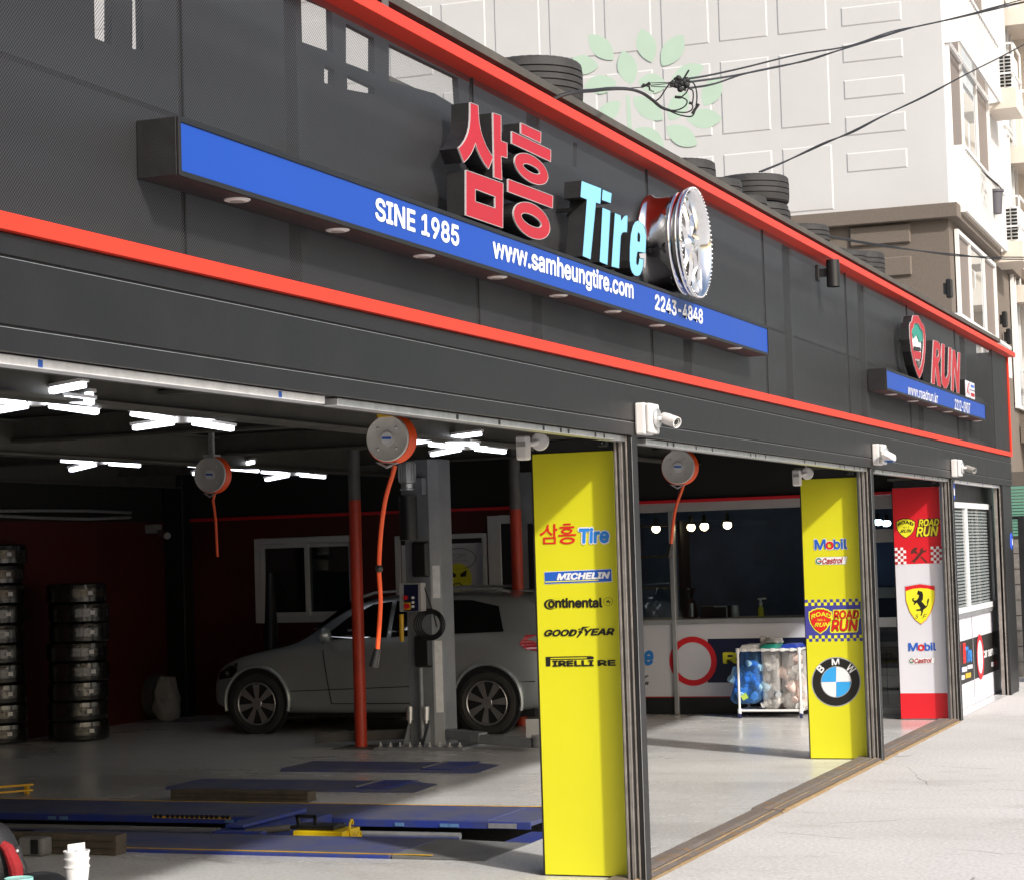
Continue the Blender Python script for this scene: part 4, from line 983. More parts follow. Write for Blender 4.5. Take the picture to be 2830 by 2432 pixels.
chan('channel_letter', 'red raised letter R on the small sign', Z16, [[[(795, 368), (835, 378), (860, 408), (870, 460), (868, 520), (856, 570), (842, 604), (872, 836), (836, 822), (814, 640), (808, 812), (775, 800)], [(824, 450), (842, 468), (846, 505), (842, 538), (820, 536)]]], 'letter_red', G2, -.146, .078)
chan('channel_letter', 'red raised letter U on the small sign', Z16, [[[(880, 402), (908, 412), (903, 700), (912, 748), (928, 746), (942, 706), (950, 438), (976, 446), (966, 700), (948, 805), (925, 852), (900, 848), (882, 808), (874, 730)]]], 'letter_red', G2, -.146, .078)
chan('channel_letter', 'red raised letter N at the end of the small sign', Z16, [[[(985, 462), (1012, 474), (1036, 690), (1042, 488), (1064, 496), (1054, 902), (1030, 892), (1006, 640), (998, 884), (974, 872)]]], 'letter_red', G2, -.146, .078)
lb = [aY(Z16(*q), -.146) for q in ((1115, 758), (1210, 762), (1214, 958), (1122, 928))]
t = thing('logo_box', 'small white logo box at the right end of the small sign', 'logo box', (lb[0].x, -.1, 3.215), G2)
x0, x1 = lb[0].x, lb[1].x; z0, z1 = 3.2145, lb[0].z
obj('case', MB().box(x0, x1, -.143, -.06, z0, z1), 'dark_return', t, bevel=.003)
for a_, b_, c_, d_, m in ((.03, .44, .04, .96, 'panel_white'), (.5, .97, .54, .96, 'panel_white'), (.5, .97, .04, .48, 'panel_white')):
    obj('face', MB().box(x0+(x1-x0)*a_, x0+(x1-x0)*b_, -.146, -.1425, z0+(z1-z0)*c_, z0+(z1-z0)*d_), m, t)
obj('mark', MB().slab([[(x0+(x1-x0)*u, -.1475, z0+(z1-z0)*v) for u, v in ((.1, .2), (.3, .85), (.38, .85), (.28, .45), (.4, .2), (.3, .2), (.22, .38), (.16, .2))]], (0, .001, 0)), 'letter_red', t)
lettering('NIX', (x0+(x1-x0)*.55, -.1475, z0+(z1-z0)*.85), (x0+(x1-x0)*.92, -.1475, z0+(z1-z0)*.85), (x0+(x1-x0)*.55, -.1475, z0+(z1-z0)*.68), 'pr_mblue', t, .02) if False else obj('mark', MB().box(x0+(x1-x0)*.58, x0+(x1-x0)*.9, -.1478, -.1462, z0+(z1-z0)*.68, z0+(z1-z0)*.82), 'pr_mblue', t)
obj('mark', MB().box(x0+(x1-x0)*.56, x0+(x1-x0)*.92, -.1478, -.1462, z0+(z1-z0)*.16, z0+(z1-z0)*.36), 'letter_red', t)
# ================================================================== fittings on the front
def cctv(qb, qc, kind, label):
    c = aY(qb, 0.)
    t = thing('security_camera', label, 'security camera', (c.x, .0, c.z), 'cameras on white junction boxes')
    s = .083
    obj('junction_box', MB().box(c.x-s, c.x+s, -.06, -.002, c.z-s*1.05, c.z+s*1.05), 'white_plastic', t, bevel=.01)
    obj('box_lid', MB().box(c.x-s*.96, c.x+s*.96, -.095, -.061, c.z-s, c.z+s), 'white_plastic', t, bevel=.012)
    obj('base_ring', MB().lathe([(0, 0), (.05, 0), (.055, .008), (.05, .018), (.03, .022), (0, .022)], (c.x, -.116, c.z), (0, 1, 0), 24), 'galv', t, smooth=True)
    h = aY(qc, -.12); e = Vector((h.x+(-.02 if kind != 'flood' else -.12), -.13 if kind != 'flood' else -.12, h.z+.015))
    obj('bracket', MB().tube([(c.x, -.10, c.z), (c.x+.01, -.13, c.z), (c.x+.04, -.14, c.z-.002), tuple(e)], .012, 10), 'white_plastic', t, smooth=True)
    d = Vector((-.45, -.85, -.32)).normalized() if kind != 'flood' else Vector((.95, -.06, -.16)).normalized()
    if kind == 'flood':
        a = Vector(e); u = Vector((0, 0, 1)); sd = d.cross(u).normalized()
        b = MB(); pts = []
        for k, (l, w_, hh) in enumerate(((0, .018, .018), (.04, .035, .024), (.22, .050, .026), (.29, .038, .014))):
            p = a+d*l; uu = sd.cross(d)
            pts += [p+sd*w_+uu*hh, p-sd*w_+uu*hh, p-sd*w_*.8-uu*hh, p+sd*w_*.8-uu*hh]
        b.add(pts, [(k*4+j, k*4+(j+1) % 4, (k+1)*4+(j+1) % 4, (k+1)*4+j) for k in range(3) for j in range(4)]+[(3, 2, 1, 0), (12, 13, 14, 15)])
        obj('housing', b, 'white_plastic', t, bevel=.006)
        p = a+d*.19; uu = sd.cross(d)
        obj('window', MB().slab([[p+sd*.04-uu*.030, p-sd*.04-uu*.030, p-sd*.032+d*.08-uu*.022, p+sd*.032+d*.08-uu*.022]], -uu*.004), 'bag_blue', t)
    else:
        m = 'white_plastic' if kind == 'white' else 'grey_plastic'
        obj('housing', MB().lathe([(0, -.02), (.018, -.02), (.030, .0), (.032, .02), (.032, .10), (.031, .11), (.027, .11), (.027, .097), (0, .097)], e, d, 28), m, t, smooth=True)
        obj('sun_hood', MB().lathe([(.052, .03), (.052, .17)], e, d, 28), m, t, smooth=True) if False else None
        f_ = e+d*.098
        obj('lens_plate', MB().lathe([(0, .002), (.026, .002), (.026, .0)], f_, d, 24), 'black_plastic', t)
        obj('lens', MB().lathe([(0, .010), (.007, .008), (.010, .003)], f_, d, 16), 'car_glass', t, smooth=True)
        a = d.orthogonal().normalized(); b_ = d.cross(a); lb_ = MB()
        for k in range(14):
            tt = 2*math.pi*k/14; lb_.ball(f_+(a*math.cos(tt)+b_*math.sin(tt))*.0185+d*.003, .0032, n=6, k=4)
        obj('led_ring', lb_, 'lamp_disc', t, smooth=True, auto=0)
cctv((1766, 1160), (1832, 1163), 'white', 'white bullet camera on a box above the first pillar')
cctv((2415, 1257), (2448, 1258), 'flood', 'flat white camera housing on a box above the second pillar')
cctv((2631, 1294), (2668, 1297), 'grey', 'dark bullet camera on a box above the last pillar')
def sensor(q, label):
    c = aY(q, .45)
    t = thing('motion_sensor', label, 'sensor', tuple(c), 'motion sensors under the lintel')
    obj('body', MB().box(c.x-.10, c.x-.03, c.y+.0, c.y+.065, c.z-.13, c.z+.0), 'white_plastic', t, bevel=.012)
    obj('window', MB().box(c.x-.104, c.x-.10, c.y+.008, c.y+.057, c.z-.06, c.z-.035), 'grey_plastic', t)
    obj('mount', MB().lathe([(0, -.02), (.045, -.015), (.05, 0), (.045, .012), (0, .014)], (c.x+.01, c.y-.035, c.z-.03), (1, .2, 0), 24), 'white_plastic', t, smooth=True)
    obj('neck', MB().cyl((c.x-.04, c.y+.02, c.z-.05), (c.x, c.y-.03, c.z-.03), .015).cyl((c.x, c.y-.02, c.z-.01), (c.x+.01, c.y-.03, 2.43), .006), 'white_plastic', t, smooth=True)
sensor((1473, 1205), 'white motion sensor above the first yellow panel')
sensor((2218, 1298), 'white motion sensor above the second yellow panel')
for i, (q, X) in enumerate((((1665, 1220), 11.03), ((2348, 1302), 17.4), ((2579, 1328), 21.36))):
    c = aX(q, X-.02)
    t = thing('shutter_switch', ('dark round switch box above the first yellow panel', 'small dark bracket above the second yellow panel', 'small dark bracket above the red panel')[i], 'switch', tuple(c), 'switch boxes above the panels')
    obj('body', MB().box(c.x-.02, c.x+.03, c.y-.03, c.y+.03, c.z-.03, c.z+.04), 'black_plastic', t, bevel=.008)
    obj('lens', MB().ball((c.x-.02, c.y-.005, c.z-.005), .012, n=10, k=6), 'car_glass', t, smooth=True)
    obj('tail', MB().box(c.x+.0, c.x+.02, c.y-.01, c.y+.01, c.z+.04, 2.42), 'black_plastic', t)
    # crossbar under the lintel over each pillar panel
for i, xp in enumerate(XP):
    obj('lintel_bar', MB().box(xp-.04, xp+.2, .12, .66, 2.408, 2.43), 'beam', shop)
# up-down lamp on the facade
c = aY(dsp(1651, 554), 0.)
wl_ = thing('wall_lamp', 'black cylinder wall lamp on the perforated facade', 'lamp', (c.x, 0, c.z), None)
obj('back_plate', MB().box(c.x-.035, c.x+.035, -.03, -.003, c.z-.06, c.z+.06), 'black_plastic', wl_, bevel=.006)
obj('arm', MB().box(c.x-.015, c.x+.015, -.09, -.03, c.z-.03, c.z+.03), 'black_plastic', wl_)
obj('shade', MB().lathe([(.044, -.10), (.05, -.10), (.05, .10), (.044, .10), (.044, .02), (0, .02)], (c.x, -.13, c.z-.01), (0, 0, 1), 32), 'black_plastic', wl_, smooth=True)
obj('lens', MB().cyl((c.x, -.13, c.z-.09), (c.x, -.13, c.z-.085), .043, n=24), 'grey_plastic', wl_)
# ================================================================== ceiling lights
ZL = 2.70
led_px = ((75, 818, 0), (370, 853, 1), (204, 937, 2), (452, 947, 3), (594, 960, 4), (888, 889, 5), (946, 907, 6))
led_lab = ('largest cross-shaped LED light at the left edge', 'cross-shaped LED light above the left tyre stacks', 'cross-shaped LED light over the dark corner column', 'LED light half hidden behind the small hose reel', 'cross-shaped LED light left of the red pole', 'flat LED light right behind the big hose reel', 'cross-shaped LED light above the lift post')
def led_lamp(c, rot, label):
    t = thing('ceiling_light', label, 'light', (c.x, c.y, c.z), 'LED lights under the workshop ceiling')
    obj('hub', MB().cyl((c.x, c.y, c.z-.01), (c.x, c.y, c.z+.05), .05, n=20).cyl((c.x, c.y, c.z+.05), (c.x, c.y, 2.97), .012, n=8), 'white_plastic', t, smooth=True)
    for k in range(4):
        a = -1.2+[-.42, .42, math.pi-.42, math.pi+.42][k]+(rot-.7)*.5
        d = Vector((math.cos(a), math.sin(a), 0)); tl = Vector((0, 0, -.26*(d.x*.93+d.y*.36)))
        p0 = Vector(c)+(d+tl)*.06; p1 = Vector(c)+(d+tl)*.36
        ar = obj('light_arm', MB().bar(p0+Vector((0, 0, .026)), p1+Vector((0, 0, .026)), .075, .018), 'white_plastic', t)
        obj('light_tube', MB().bar(p0+d*.01, p1-d*.01, .062, .03), 'led', ar, bevel=.008)
    return t
lc0 = aZ(dsp(75, 812), ZL)
for (x, y, i) in led_px: led_lamp(aZ(dsp(x, y), ZL), {0: .85, 1: .95, 2: .5, 3: .6, 4: .6, 5: .95, 6: .65}[i], led_lab[i])
led_lamp(aZ(dsp(60, 800), ZL+.02), .75, 'second large LED light just above the one at the left edge')
# ================================================================== hose reels
def reel(qt, X, rad, label, hose_px, plug_px, face=1, thick=.11):
    top = aX(dsp(*qt), X); c = top-Vector((0, 0, rad*1.06))
    t = thing('hose_reel', label, 'hose reel', (c.x, c.y, top.z), 'orange hose reels hanging from the ceiling')
    obj('side_disc', MB().lathe([(0, -.012), (rad*.3, -.012), (rad*.32, -.006), (rad*.9, -.006), (rad*.96, -.010), (rad, -.004), (rad, .004), (0, .006)], c, (1, 0, 0), 56), 'reel_grey', t, smooth=True)
    obj('side_disc', MB().lathe([(0, 0), (rad*.9, 0), (rad*.9, .012), (0, .012)], c+Vector((thick, 0, 0)), (1, 0, 0), 40), 'black_plastic', t, smooth=True)
    co = MB()
    for k in range(4):
        for j, rr in enumerate((.98, .84)):
            x = c.x+.018+k*.024; co.tube([(x, c.y+rad*rr*math.cos(a), c.z+rad*rr*math.sin(a)) for a in [2*math.pi*i/36 for i in range(37)]], .012, 6)
    obj('hose_coil', co, 'hose', t, smooth=True)
    obj('hub_label', MB().lathe([(0, 0), (rad*.26, 0)], c-Vector((.0135, 0, 0)), (1, 0, 0), 28), 'film_white', t)
    obj('hub_band', MB().add([c+Vector((-.0145, y, z)) for y, z in ((rad*.22, -rad*.03), (-rad*.22, -rad*.05), (-rad*.22, rad*.05), (rad*.22, rad*.07))], [(0, 1, 2, 3)]), 'pr_mblue', t)
    bo = MB()
    for k in range(4):
        a = math.pi/4+k*math.pi/2; bo.ball(c+Vector((-.008, rad*.62*math.cos(a), rad*.62*math.sin(a))), .007, n=6, k=4)
    obj('screw', bo, 'galv', t)
    obj('hanger', MB().box(c.x-.02, c.x+thick, c.y-.05, c.y+.05, c.z+rad*.92, c.z+rad*1.12).box(c.x+.02, c.x+.06, c.y-.02, c.y+.02, c.z+rad*1.1, 2.97), 'yellow_line' if face == 1 else 'galv', t)
    obj('hose_guide', MB().slab([[(c.x+.01, c.y+.08, c.z-rad*1.0), (c.x+.01, c.y-.05, c.z-rad*1.06), (c.x+.01, c.y+.02, c.z-rad*1.28)], [(c.x+.01, c.y+.055, c.z-rad*1.04), (c.x+.01, c.y-.025, c.z-rad*1.09), (c.x+.01, c.y+.02, c.z-rad*1.2)]], (.02, 0, 0)), 'galv', t)
    P = [aX(dsp(*q), X+.03) for q in hose_px]
    pts = []
    for i in range(len(P)-1):
        a, b = P[max(i-1, 0)], P[i]; d_, e_ = P[i+1], P[min(i+2, len(P)-1)]
        for s_ in range(6):
            u = s_/6; pts.append(.5*((2*b)+(-a+d_)*u+(2*a-5*b+4*d_-e_)*u*u+(-a+3*b-3*d_+e_)*u**3))
    pts.append(P[-1])
    obj('hose', MB().tube([p1-Vector((0, .02, -.06)) for p1 in [pts[0]]]+pts, .0125, 8), 'hose', t, smooth=True)
    if plug_px:
        a, b = [aX(dsp(*q), X+.03) for q in plug_px]
        obj('hose_end', MB().cyl(a, b, .018, .026, 12), 'black_plastic', t, smooth=True)
    return t
reel((783, 838), 10.2, .122, 'grey faced hose reel with orange hose hanging at the wide bay', ((793, 965), (780, 1010), (771, 1075), (767, 1150), (770, 1220), (764, 1312)), ((764, 1312), (756, 1348)))
reel((1371, 908), 16.4, .138, 'grey faced hose reel hanging inside the second bay', ((1380, 990), (1368, 1025), (1362, 1060), (1358, 1100)), ((1358, 1100), (1353, 1126)), 2)
reel((424, 922), 16.2, .155, 'dim hose reel hanging deep in the workshop at left', ((431, 1012), (436, 1050), (438, 1090), (440, 1126)), None, 3)
sm = thing('hose_clip', 'small dark ball stopper on the orange hose', 'hose clip', tuple(aX(dsp(767, 1150), 10.23)))
obj('ball', MB().ball(aX(dsp(767, 1150), 10.23), .021, n=12, k=8), 'black_plastic', sm, smooth=True); obj('collar', MB().cyl(aX(dsp(767, 1143), 10.23), aX(dsp(767, 1157), 10.23), .015), 'black_plastic', sm)
# ================================================================== red columns
def column(q, r, zr, label):
    c = aZ(q)
    t = thing('steel_column', label, 'column', (c.x, c.y, 0), 'round columns painted red below')
    obj('red_shaft', MB().cyl((c.x, c.y, .012), (c.x, c.y, zr), r, n=32), 'pole_red', t, smooth=True)
    obj('grey_shaft', MB().cyl((c.x, c.y, zr), (c.x, c.y, 2.97), r*.995, n=32), 'pole_grey', t, smooth=True)
    obj('base_plate', MB().box(c.x-.2, c.x+.2, c.y-.2, c.y+.2, .003, .015), 'pole_grey', t)
    return c
c1 = aZ(dsp(731, 1515)); column(dsp(731, 1513), .058, aX(dsp(720, 1010), 17.95).z, 'thick red column beside the lift post')
c = aX(dsp(1045, 1100), 20.6); t = thing('steel_column', 'dim red column behind the first yellow panel', 'column', (20.6, c.y, 0), 'round columns painted red below')
obj('red_shaft', MB().cyl((20.6, c.y, .012), (20.6, c.y, 2.25), .06, n=24), 'pole_red', t, smooth=True); obj('grey_shaft', MB().cyl((20.6, c.y, 2.25), (20.6, c.y, 2.97), .06, n=24), 'pole_grey', t, smooth=True)
# ================================================================== two-post lift
Z32 = Zm(1080, 1260, 2.12)
LX = 18.2
def lp(x, y, X=LX): return aX(Z32(x, y), X)
lft = thing('car_lift', 'grey two-post car lift column with motor and control box', 'car lift', (LX, lp(180, 1690).y, 0))
ya, ybb, ztop = lp(92, 1500).y, lp(300, 1500).y, lp(200, 18).z
yc = lp(235, 900).y
y_l, y_m, y_r = aX(dsp(822, 1200), LX).y, aX(dsp(872, 1200), LX).y, aX(dsp(889, 1200), LX).y
po = MB().hexa([(LX, y_l, .02), (LX, y_m, .02), (LX+.05, y_r, .02), (LX+.34, y_r, .02), (LX+.34, y_l, .02)], [(LX, y_l, ztop), (LX, y_m, ztop), (LX+.05, y_r, ztop), (LX+.34, y_r, ztop), (LX+.34, y_l, ztop)])
obj('post', po, 'lift_grey', lft, bevel=.006)
obj('base_plate', MB().box(LX-.22, LX+.5, y_r-.28, y_l+.28, .004, .028), 'lift_grey', lft, bevel=.004)
for k in range(9):
    y = y_r-.22+k*.1; obj('anchor_bolt', MB().cyl((LX-.14, y, .028), (LX-.14, y, .07), .011, n=8).cyl((LX-.14, y, .028), (LX-.14, y, .045), .022, n=6), 'galv', lft)
for y in (y_l+.0, y_m+.04):
    obj('gusset', MB().slab([[(LX-.003, y, .029), (LX-.16, y, .029), (LX-.003, y, .25)]], (0, .012, 0)), 'lift_grey', lft)
m0 = lp(96, 90)
def mpt(x, y): return aX(Z32(x, y), LX-.12)
mc = mpt(95, 100)
obj('motor', MB().lathe([(0, .105), (.07, .105), (.075, .09), (.075, -.09), (.06, -.1), (.055, -.14), (.07, -.145), (.07, -.16), (0, -.16)], (LX-.12, mc.y, mc.z), (0, 0, 1), 28), 'alu', lft, smooth=True)
fi = MB()
for k in range(18):
    a = 2*math.pi*k/18; fi.bar((LX-.12+.077*math.cos(a), mc.y+.077*math.sin(a), mc.z-.08), (LX-.12+.077*math.cos(a), mc.y+.077*math.sin(a), mc.z+.085), .006, .012, (math.cos(a), math.sin(a), 0))
obj('motor_fin', fi, 'alu', lft)
tk0, tk1 = mpt(96, 490).z, mpt(96, 235).z
obj('oil_tank', MB().cyl((LX-.12, mc.y, tk0), (LX-.12, mc.y, tk1), .085, n=28), 'black_plastic', lft, smooth=True)
obj('motor_bracket', MB().box(LX-.1, LX-.003, y_m+.02, y_l-.02, mc.z-.2, mc.z-.05), 'lift_grey', lft)
for a, b in ((500, 710), (1050, 1240)):
    z1, z0 = mpt(150, a).z, mpt(150, b).z; yy0, yy1 = mpt(200, 600).y, mpt(100, 600).y
    obj('cover', MB().hexa([(LX-.005, yy0, z0), (LX-.07, yy0+.02, z0+.02), (LX-.07, yy1-.02, z0+.02), (LX-.005, yy1, z0)], [(LX-.005, yy0, z1), (LX-.07, yy0+.02, z1-.02), (LX-.07, yy1-.02, z1-.02), (LX-.005, yy1, z1)]), 'black_plastic', lft, bevel=.008)
z1, z0 = mpt(120, 742).z, mpt(120, 908).z; yb0, yb1 = mpt(195, 800).y, mpt(66, 800).y
cbx = obj('control_box', MB().box(LX-.19, LX-.075, yb0, yb1, z0, z1), 'office_grey', lft, bevel=.006)
def cq(x, y): return aX(Z32(x, y), LX-.193)
obj('control_face', MB().add([cq(76, 752), cq(160, 750), cq(162, 905), cq(78, 908)], [(0, 1, 2, 3)]), 'pr_dnavy', cbx)
for x, y, r, m in ((90, 828, .022, 'panel_red'), (97, 878, .026, 'panel_red'), (132, 828, .012, 'print_white'), (132, 855, .012, 'print_white'), (132, 880, .012, 'print_white')):
    p_ = aX(Z32(x, y), LX-.196); obj('button', MB().cyl(p_, p_+Vector((-.02, 0, 0)), r, n=16), m, cbx, smooth=True)
p_ = aX(Z32(97, 878), LX-.1945); obj('switch_plate', MB().box(p_.x-.001, p_.x, p_.y-.035, p_.y+.035, p_.z-.035, p_.z+.035), 'yellow_paint', cbx)
for a, b in ((640, 830), (1080, 1500)):
    A = lp(265, a, LX+.02); B = lp(285, b, LX+.02)
    y0_ = y_m-.004; x0_ = LX+.012
    lbp = MB().add([Vector((LX+.015, y_m-.012, A.z)), Vector((LX+.042, y_r+.008, A.z)), Vector((LX+.042, y_r+.008, B.z)), Vector((LX+.015, y_m-.012, B.z))], [(0, 1, 2, 3)])
    # the label lies on the slanted corner face
    n_ = Vector((y_m-y_r, .05, 0)).normalized()*-1
    obj('label_strip', MB().add([Vector(v)+Vector((-.006, -.003, 0)) for v in lbp.v], [(0, 1, 2, 3)]), 'film_white', lft)
ck = MB()
cc_ = lp(232, 985, LX-.06)
for k in range(4):
    r_ = .10+.012*k; ck.tube([(LX-.05-.01*k, cc_.y+r_*math.cos(a)*(1+.05*k), cc_.z+r_*1.05*math.sin(a)) for a in [2*math.pi*i/30 for i in range(31)]], .007, 6)
ck.tube([(LX-.1, mpt(190, 760).y, mpt(190, 760).z), lp(225, 850, LX-.09), lp(250, 920, LX-.06), lp(270, 1000, LX-.06)], .007, 6)
obj('cable_coil', ck, 'cable', lft, smooth=True)
obj('grease_gun', MB().cyl(mpt(62, 925), mpt(64, 1085), .022, n=12), 'yellow_line', lft, smooth=True)
for x in (112, 205):
    a = lp(x, 1465, LX-.05); b = lp(x, 1545, LX-.05); obj('adapter', MB().cyl(a, b, .034, n=16).cyl(b, b-Vector((0, 0, .03)), .02, n=12), 'galv', lft, smooth=True)
cy_ = MB().cyl((LX-.05, lp(178, 1400, LX-.05).y, .1), (LX-.05, lp(178, 1400, LX-.05).y, mpt(150, 1240).z), .022, n=12)
obj('chain_rod', cy_, 'lift_grey', lft, smooth=True)
# swing arms lying on the floor
Z34 = Zm(600, 1600, 2.302)
def ar(x, y, z): return aZ(Z34(x, y), z)
obj('swing_arm', MB().bar((LX+.1, y_r-.02, .13), (LX-.05, y_r-.42, .11), .12, .09).bar((LX-.02, y_r-.3, .10), (LX-.22, y_r-.98, .075), .10, .08), 'lift_grey', lft, bevel=.008)
obj('arm_pad', MB().cyl((LX-.24, y_r-1.06, .035), (LX-.24, y_r-1.06, .13), .075, n=20).cyl((LX-.24, y_r-1.06, .13), (LX-.24, y_r-1.06, .15), .09, n=20), 'galv', lft, smooth=True)
obj('swing_arm', MB().bar((LX+.1, y_l+.02, .13), (LX+.05, y_l+1.0, .09), .11, .09), 'pole_grey', lft, bevel=.008)
# the other post, mostly hidden behind the first panel
l2 = aX(dsp(1062, 1000), 20.9)
t = thing('car_lift', 'second grey lift post behind the first yellow panel', 'car lift', (20.9, l2.y, 0))
obj('post', MB().box(20.9, 21.2, l2.y-.12, l2.y+.07, .02, aX(dsp(1062, 955), 20.9).z), 'lift_grey', t, bevel=.006); obj('base_plate', MB().box(20.75, 21.35, l2.y-.3, l2.y+.3, .004, .028), 'lift_grey', t)
obj('chain_slot', MB().box(20.895, 20.899, l2.y-.08, l2.y-.02, .1, 2.1), 'black_plastic', t)
# small white notice leaning behind the first panel
q = aZ(Z34(2020, 1068)); t = thing('floor_sign', 'small upright white plate on the floor beside the yellow panel', 'plate', (q.x, q.y, 0))
obj('plate', MB().box(q.x-.01, q.x+.01, q.y-.06, q.y+.08, .006, .26), 'plate', t, bevel=.004); obj('foot', MB().box(q.x-.06, q.x+.06, q.y-.05, q.y+.07, .004, .016), 'galv', t)
# ================================================================== parked car
CX, CYR, CYF = 19.60, 4.40, 6.975        # side plane, rear and front axle
car = thing('parked_car', 'silver grey hatchback parked sideways behind the lift post', 'car', (CX+.88, 5.6, 0))
# stations along the car, from the tail to the nose: y, z bottom, z belt, z roof, half width sill, belt, roof
CC = CX+.885
st = [(3.66, .42, .78, .80, .62, .64, .60), (3.70, .30, .90, .93, .76, .76, .60), (3.80, .25, .97, 1.10, .82, .815, .60), (3.98, .22, .985, 1.32, .865, .84, .585), (4.20, .20, .985, 1.395, .88, .85, .595), (4.60, .19, .975, 1.425, .882, .855, .61), (5.10, .19, .955, 1.432, .882, .858, .62), (5.50, .19, .94, 1.42, .882, .858, .62), (5.90, .19, .92, 1.365, .882, .855, .60), (6.18, .19, .91, 1.24, .882, .85, .575), (6.45, .19, .90, 1.04, .88, .845, .60), (6.62, .19, .885, .915, .878, .84, .66), (7.0, .20, .84, .86, .872, .80, .62), (7.35, .22, .76, .79, .83, .74, .56), (7.55, .25, .66, .70, .74, .66, .5), (7.65, .30, .56, .60, .58, .55, .45)]
def ring(s, k=1.):
    y, zb, zl, zr, ws, wb, wr = s
    mid = zb+(zl-zb)*.55
    P = [(0, zb), (ws*.90, zb), (ws*.99, zb+.07), (ws, mid), (ws*.985, zl-.10), (wb, zl-.01)]
    P += [(wb+(wr-wb)*.12, zl+(zr-zl)*.15), (wb+(wr-wb)*.5, zl+(zr-zl)*.55), (wb+(wr-wb)*.85, zl+(zr-zl)*.86), (wr*.86, zl+(zr-zl)*.975), (wr*.45, zr), (0, zr+.004)]
    return [Vector((CC-px*k, y, pz)) for px, pz in P]
b = MB(); R_ = [ring(s) for s in st]; L_ = [[Vector((2*CC-p.x, p.y, p.z)) for p in r] for r in R_]; m = len(R_[0])
for RR_ in (R_, L_): b.add([v for r in RR_ for v in r], [(i*m+j, i*m+j+1, (i+1)*m+j+1, (i+1)*m+j) for i in range(len(st)-1) for j in range(m-1)])
for i_ in (0, -1):
    b.add(R_[i_]+L_[i_][::-1], [tuple(range(2*m))])
body = obj('body', b, 'car_paint', car, smooth=True, auto=0)
sub = body.modifiers.new('sub', 'SUBSURF'); sub.levels = 2; sub.render_levels = 2
def side(pts, off, m, name, parent=car, thick=.006):
    """panel on the car side traced as (y, z); follows the side's tumblehome"""
    def xat(y, z):
        # interpolate station rings
        for i in range(len(st)-1):
            if st[i][0] <= y <= st[i+1][0] or i == len(st)-2:
                u = min(max((y-st[i][0])/(st[i+1][0]-st[i][0]), 0), 1); r = [R_[i][j].lerp(R_[i+1][j], u) for j in range(m_)]; break
        for j in range(m_-1):
            if r[j].z <= z <= r[j+1].z and r[j+1].z > r[j].z:
                v = (z-r[j].z)/(r[j+1].z-r[j].z); return r[j].x+(r[j+1].x-r[j].x)*v
        return r[4].x
    loops = [[Vector((xat(y, z)-off, y, z)) for y, z in lp] for lp in pts]
    return obj(name, MB().slab(loops, (thick, 0, 0)), m_name[m] if False else m, parent)
m_ = m; m_name = {}
def dens(lp, n=6):
    o = []
    for i in range(len(lp)):
        a, c_ = lp[i], lp[(i+1) % len(lp)]
        o += [(a[0]+(c_[0]-a[0])*k/n, a[1]+(c_[1]-a[1])*k/n) for k in range(n)]
    return o
side([dens([(4.22, 1.02), (5.02, 1.00), (5.02, 1.345), (4.62, 1.335), (4.32, 1.27)])], .012, 'car_glass', 'rear_window')
side([dens([(5.07, 1.00), (5.45, .985), (5.45, 1.345), (5.07, 1.345)])], .012, 'car_glass', 'side_window')
side([dens([(5.50, .985), (6.28, .965), (6.0, 1.18), (5.72, 1.315), (5.50, 1.34)])], .012, 'car_glass', 'front_window')
for lp_ in ([(5.055, .35), (5.063, .35), (5.05, .98), (5.042, .98)], [(6.12, .32), (6.128, .32), (6.235, .95), (6.227, .95)]):
    side([dens(lp_, 5)], .006, 'car_dark', 'door_gap', thick=.004)
side([dens([(5.06, .31), (6.13, .31), (6.13, .318), (5.06, .318)])], .006, 'car_dark', 'door_gap', thick=.004)
side([dens([(4.86, .80), (5.02, .80), (5.02, .835), (4.86, .835)], 3)], .02, 'car_paint', 'door_handle', thick=.02); side([dens([(5.12, .78), (5.28, .78), (5.28, .815), (5.12, .815)], 3)], .02, 'car_paint', 'door_handle', thick=.02)
side([dens([(3.72, .80), (3.98, .84), (4.05, .90), (3.98, .985), (3.74, .98)])], .014, 'tail_red', 'tail_light', thick=.02)
side([dens([(7.22, .60), (7.48, .56), (7.50, .64), (7.25, .74)])], .012, 'car_glass', 'headlight', thick=.02)
side([dens([(3.9, .52), (6.6, .44), (6.6, .448), (3.9, .53)], 10)], .004, 'car_dark', 'crease_shade', thick=.003)  # dark strip paints the shade line along the body side
ws_ = MB().add([(CC-.60, 6.47, 1.06), (CC+.60, 6.47, 1.06), (CC+.55, 6.0, 1.365), (CC-.55, 6.0, 1.365)], [(0, 1, 2, 3)])
obj('windscreen', ws_, 'car_glass', car)
obj('rear_screen', MB().add([(CC-.56, 3.775, 1.03), (CC+.56, 3.775, 1.03), (CC+.50, 3.965, 1.335), (CC-.50, 3.965, 1.335)], [(0, 1, 2, 3)]), 'car_glass', car)
obj('spoiler', MB().hexa([(CC-.55, 3.82, 1.385), (CC+.55, 3.82, 1.385), (CC+.55, 4.15, 1.415), (CC-.55, 4.15, 1.415)], [(CC-.55, 3.82, 1.40), (CC+.55, 3.82, 1.40), (CC+.55, 4.15, 1.428), (CC-.55, 4.15, 1.428)]), 'car_paint', car, bevel=.005)
for xs_ in (CC-.56, CC+.56): obj('roof_rail', MB().tube([(xs_, 4.25, 1.41), (xs_, 4.4, 1.445), (xs_, 5.2, 1.455), (xs_, 5.75, 1.43), (xs_, 5.9, 1.39)], .014, 8), 'galv', car, smooth=True)
obj('mirror', MB().ball((CX-.09, 6.13, 1.02), .085, .06, .075, 14, 10).bar((CX-.05, 6.13, .97), (CX+.06, 6.15, .96), .05, .04), 'car_paint', car, smooth=True)
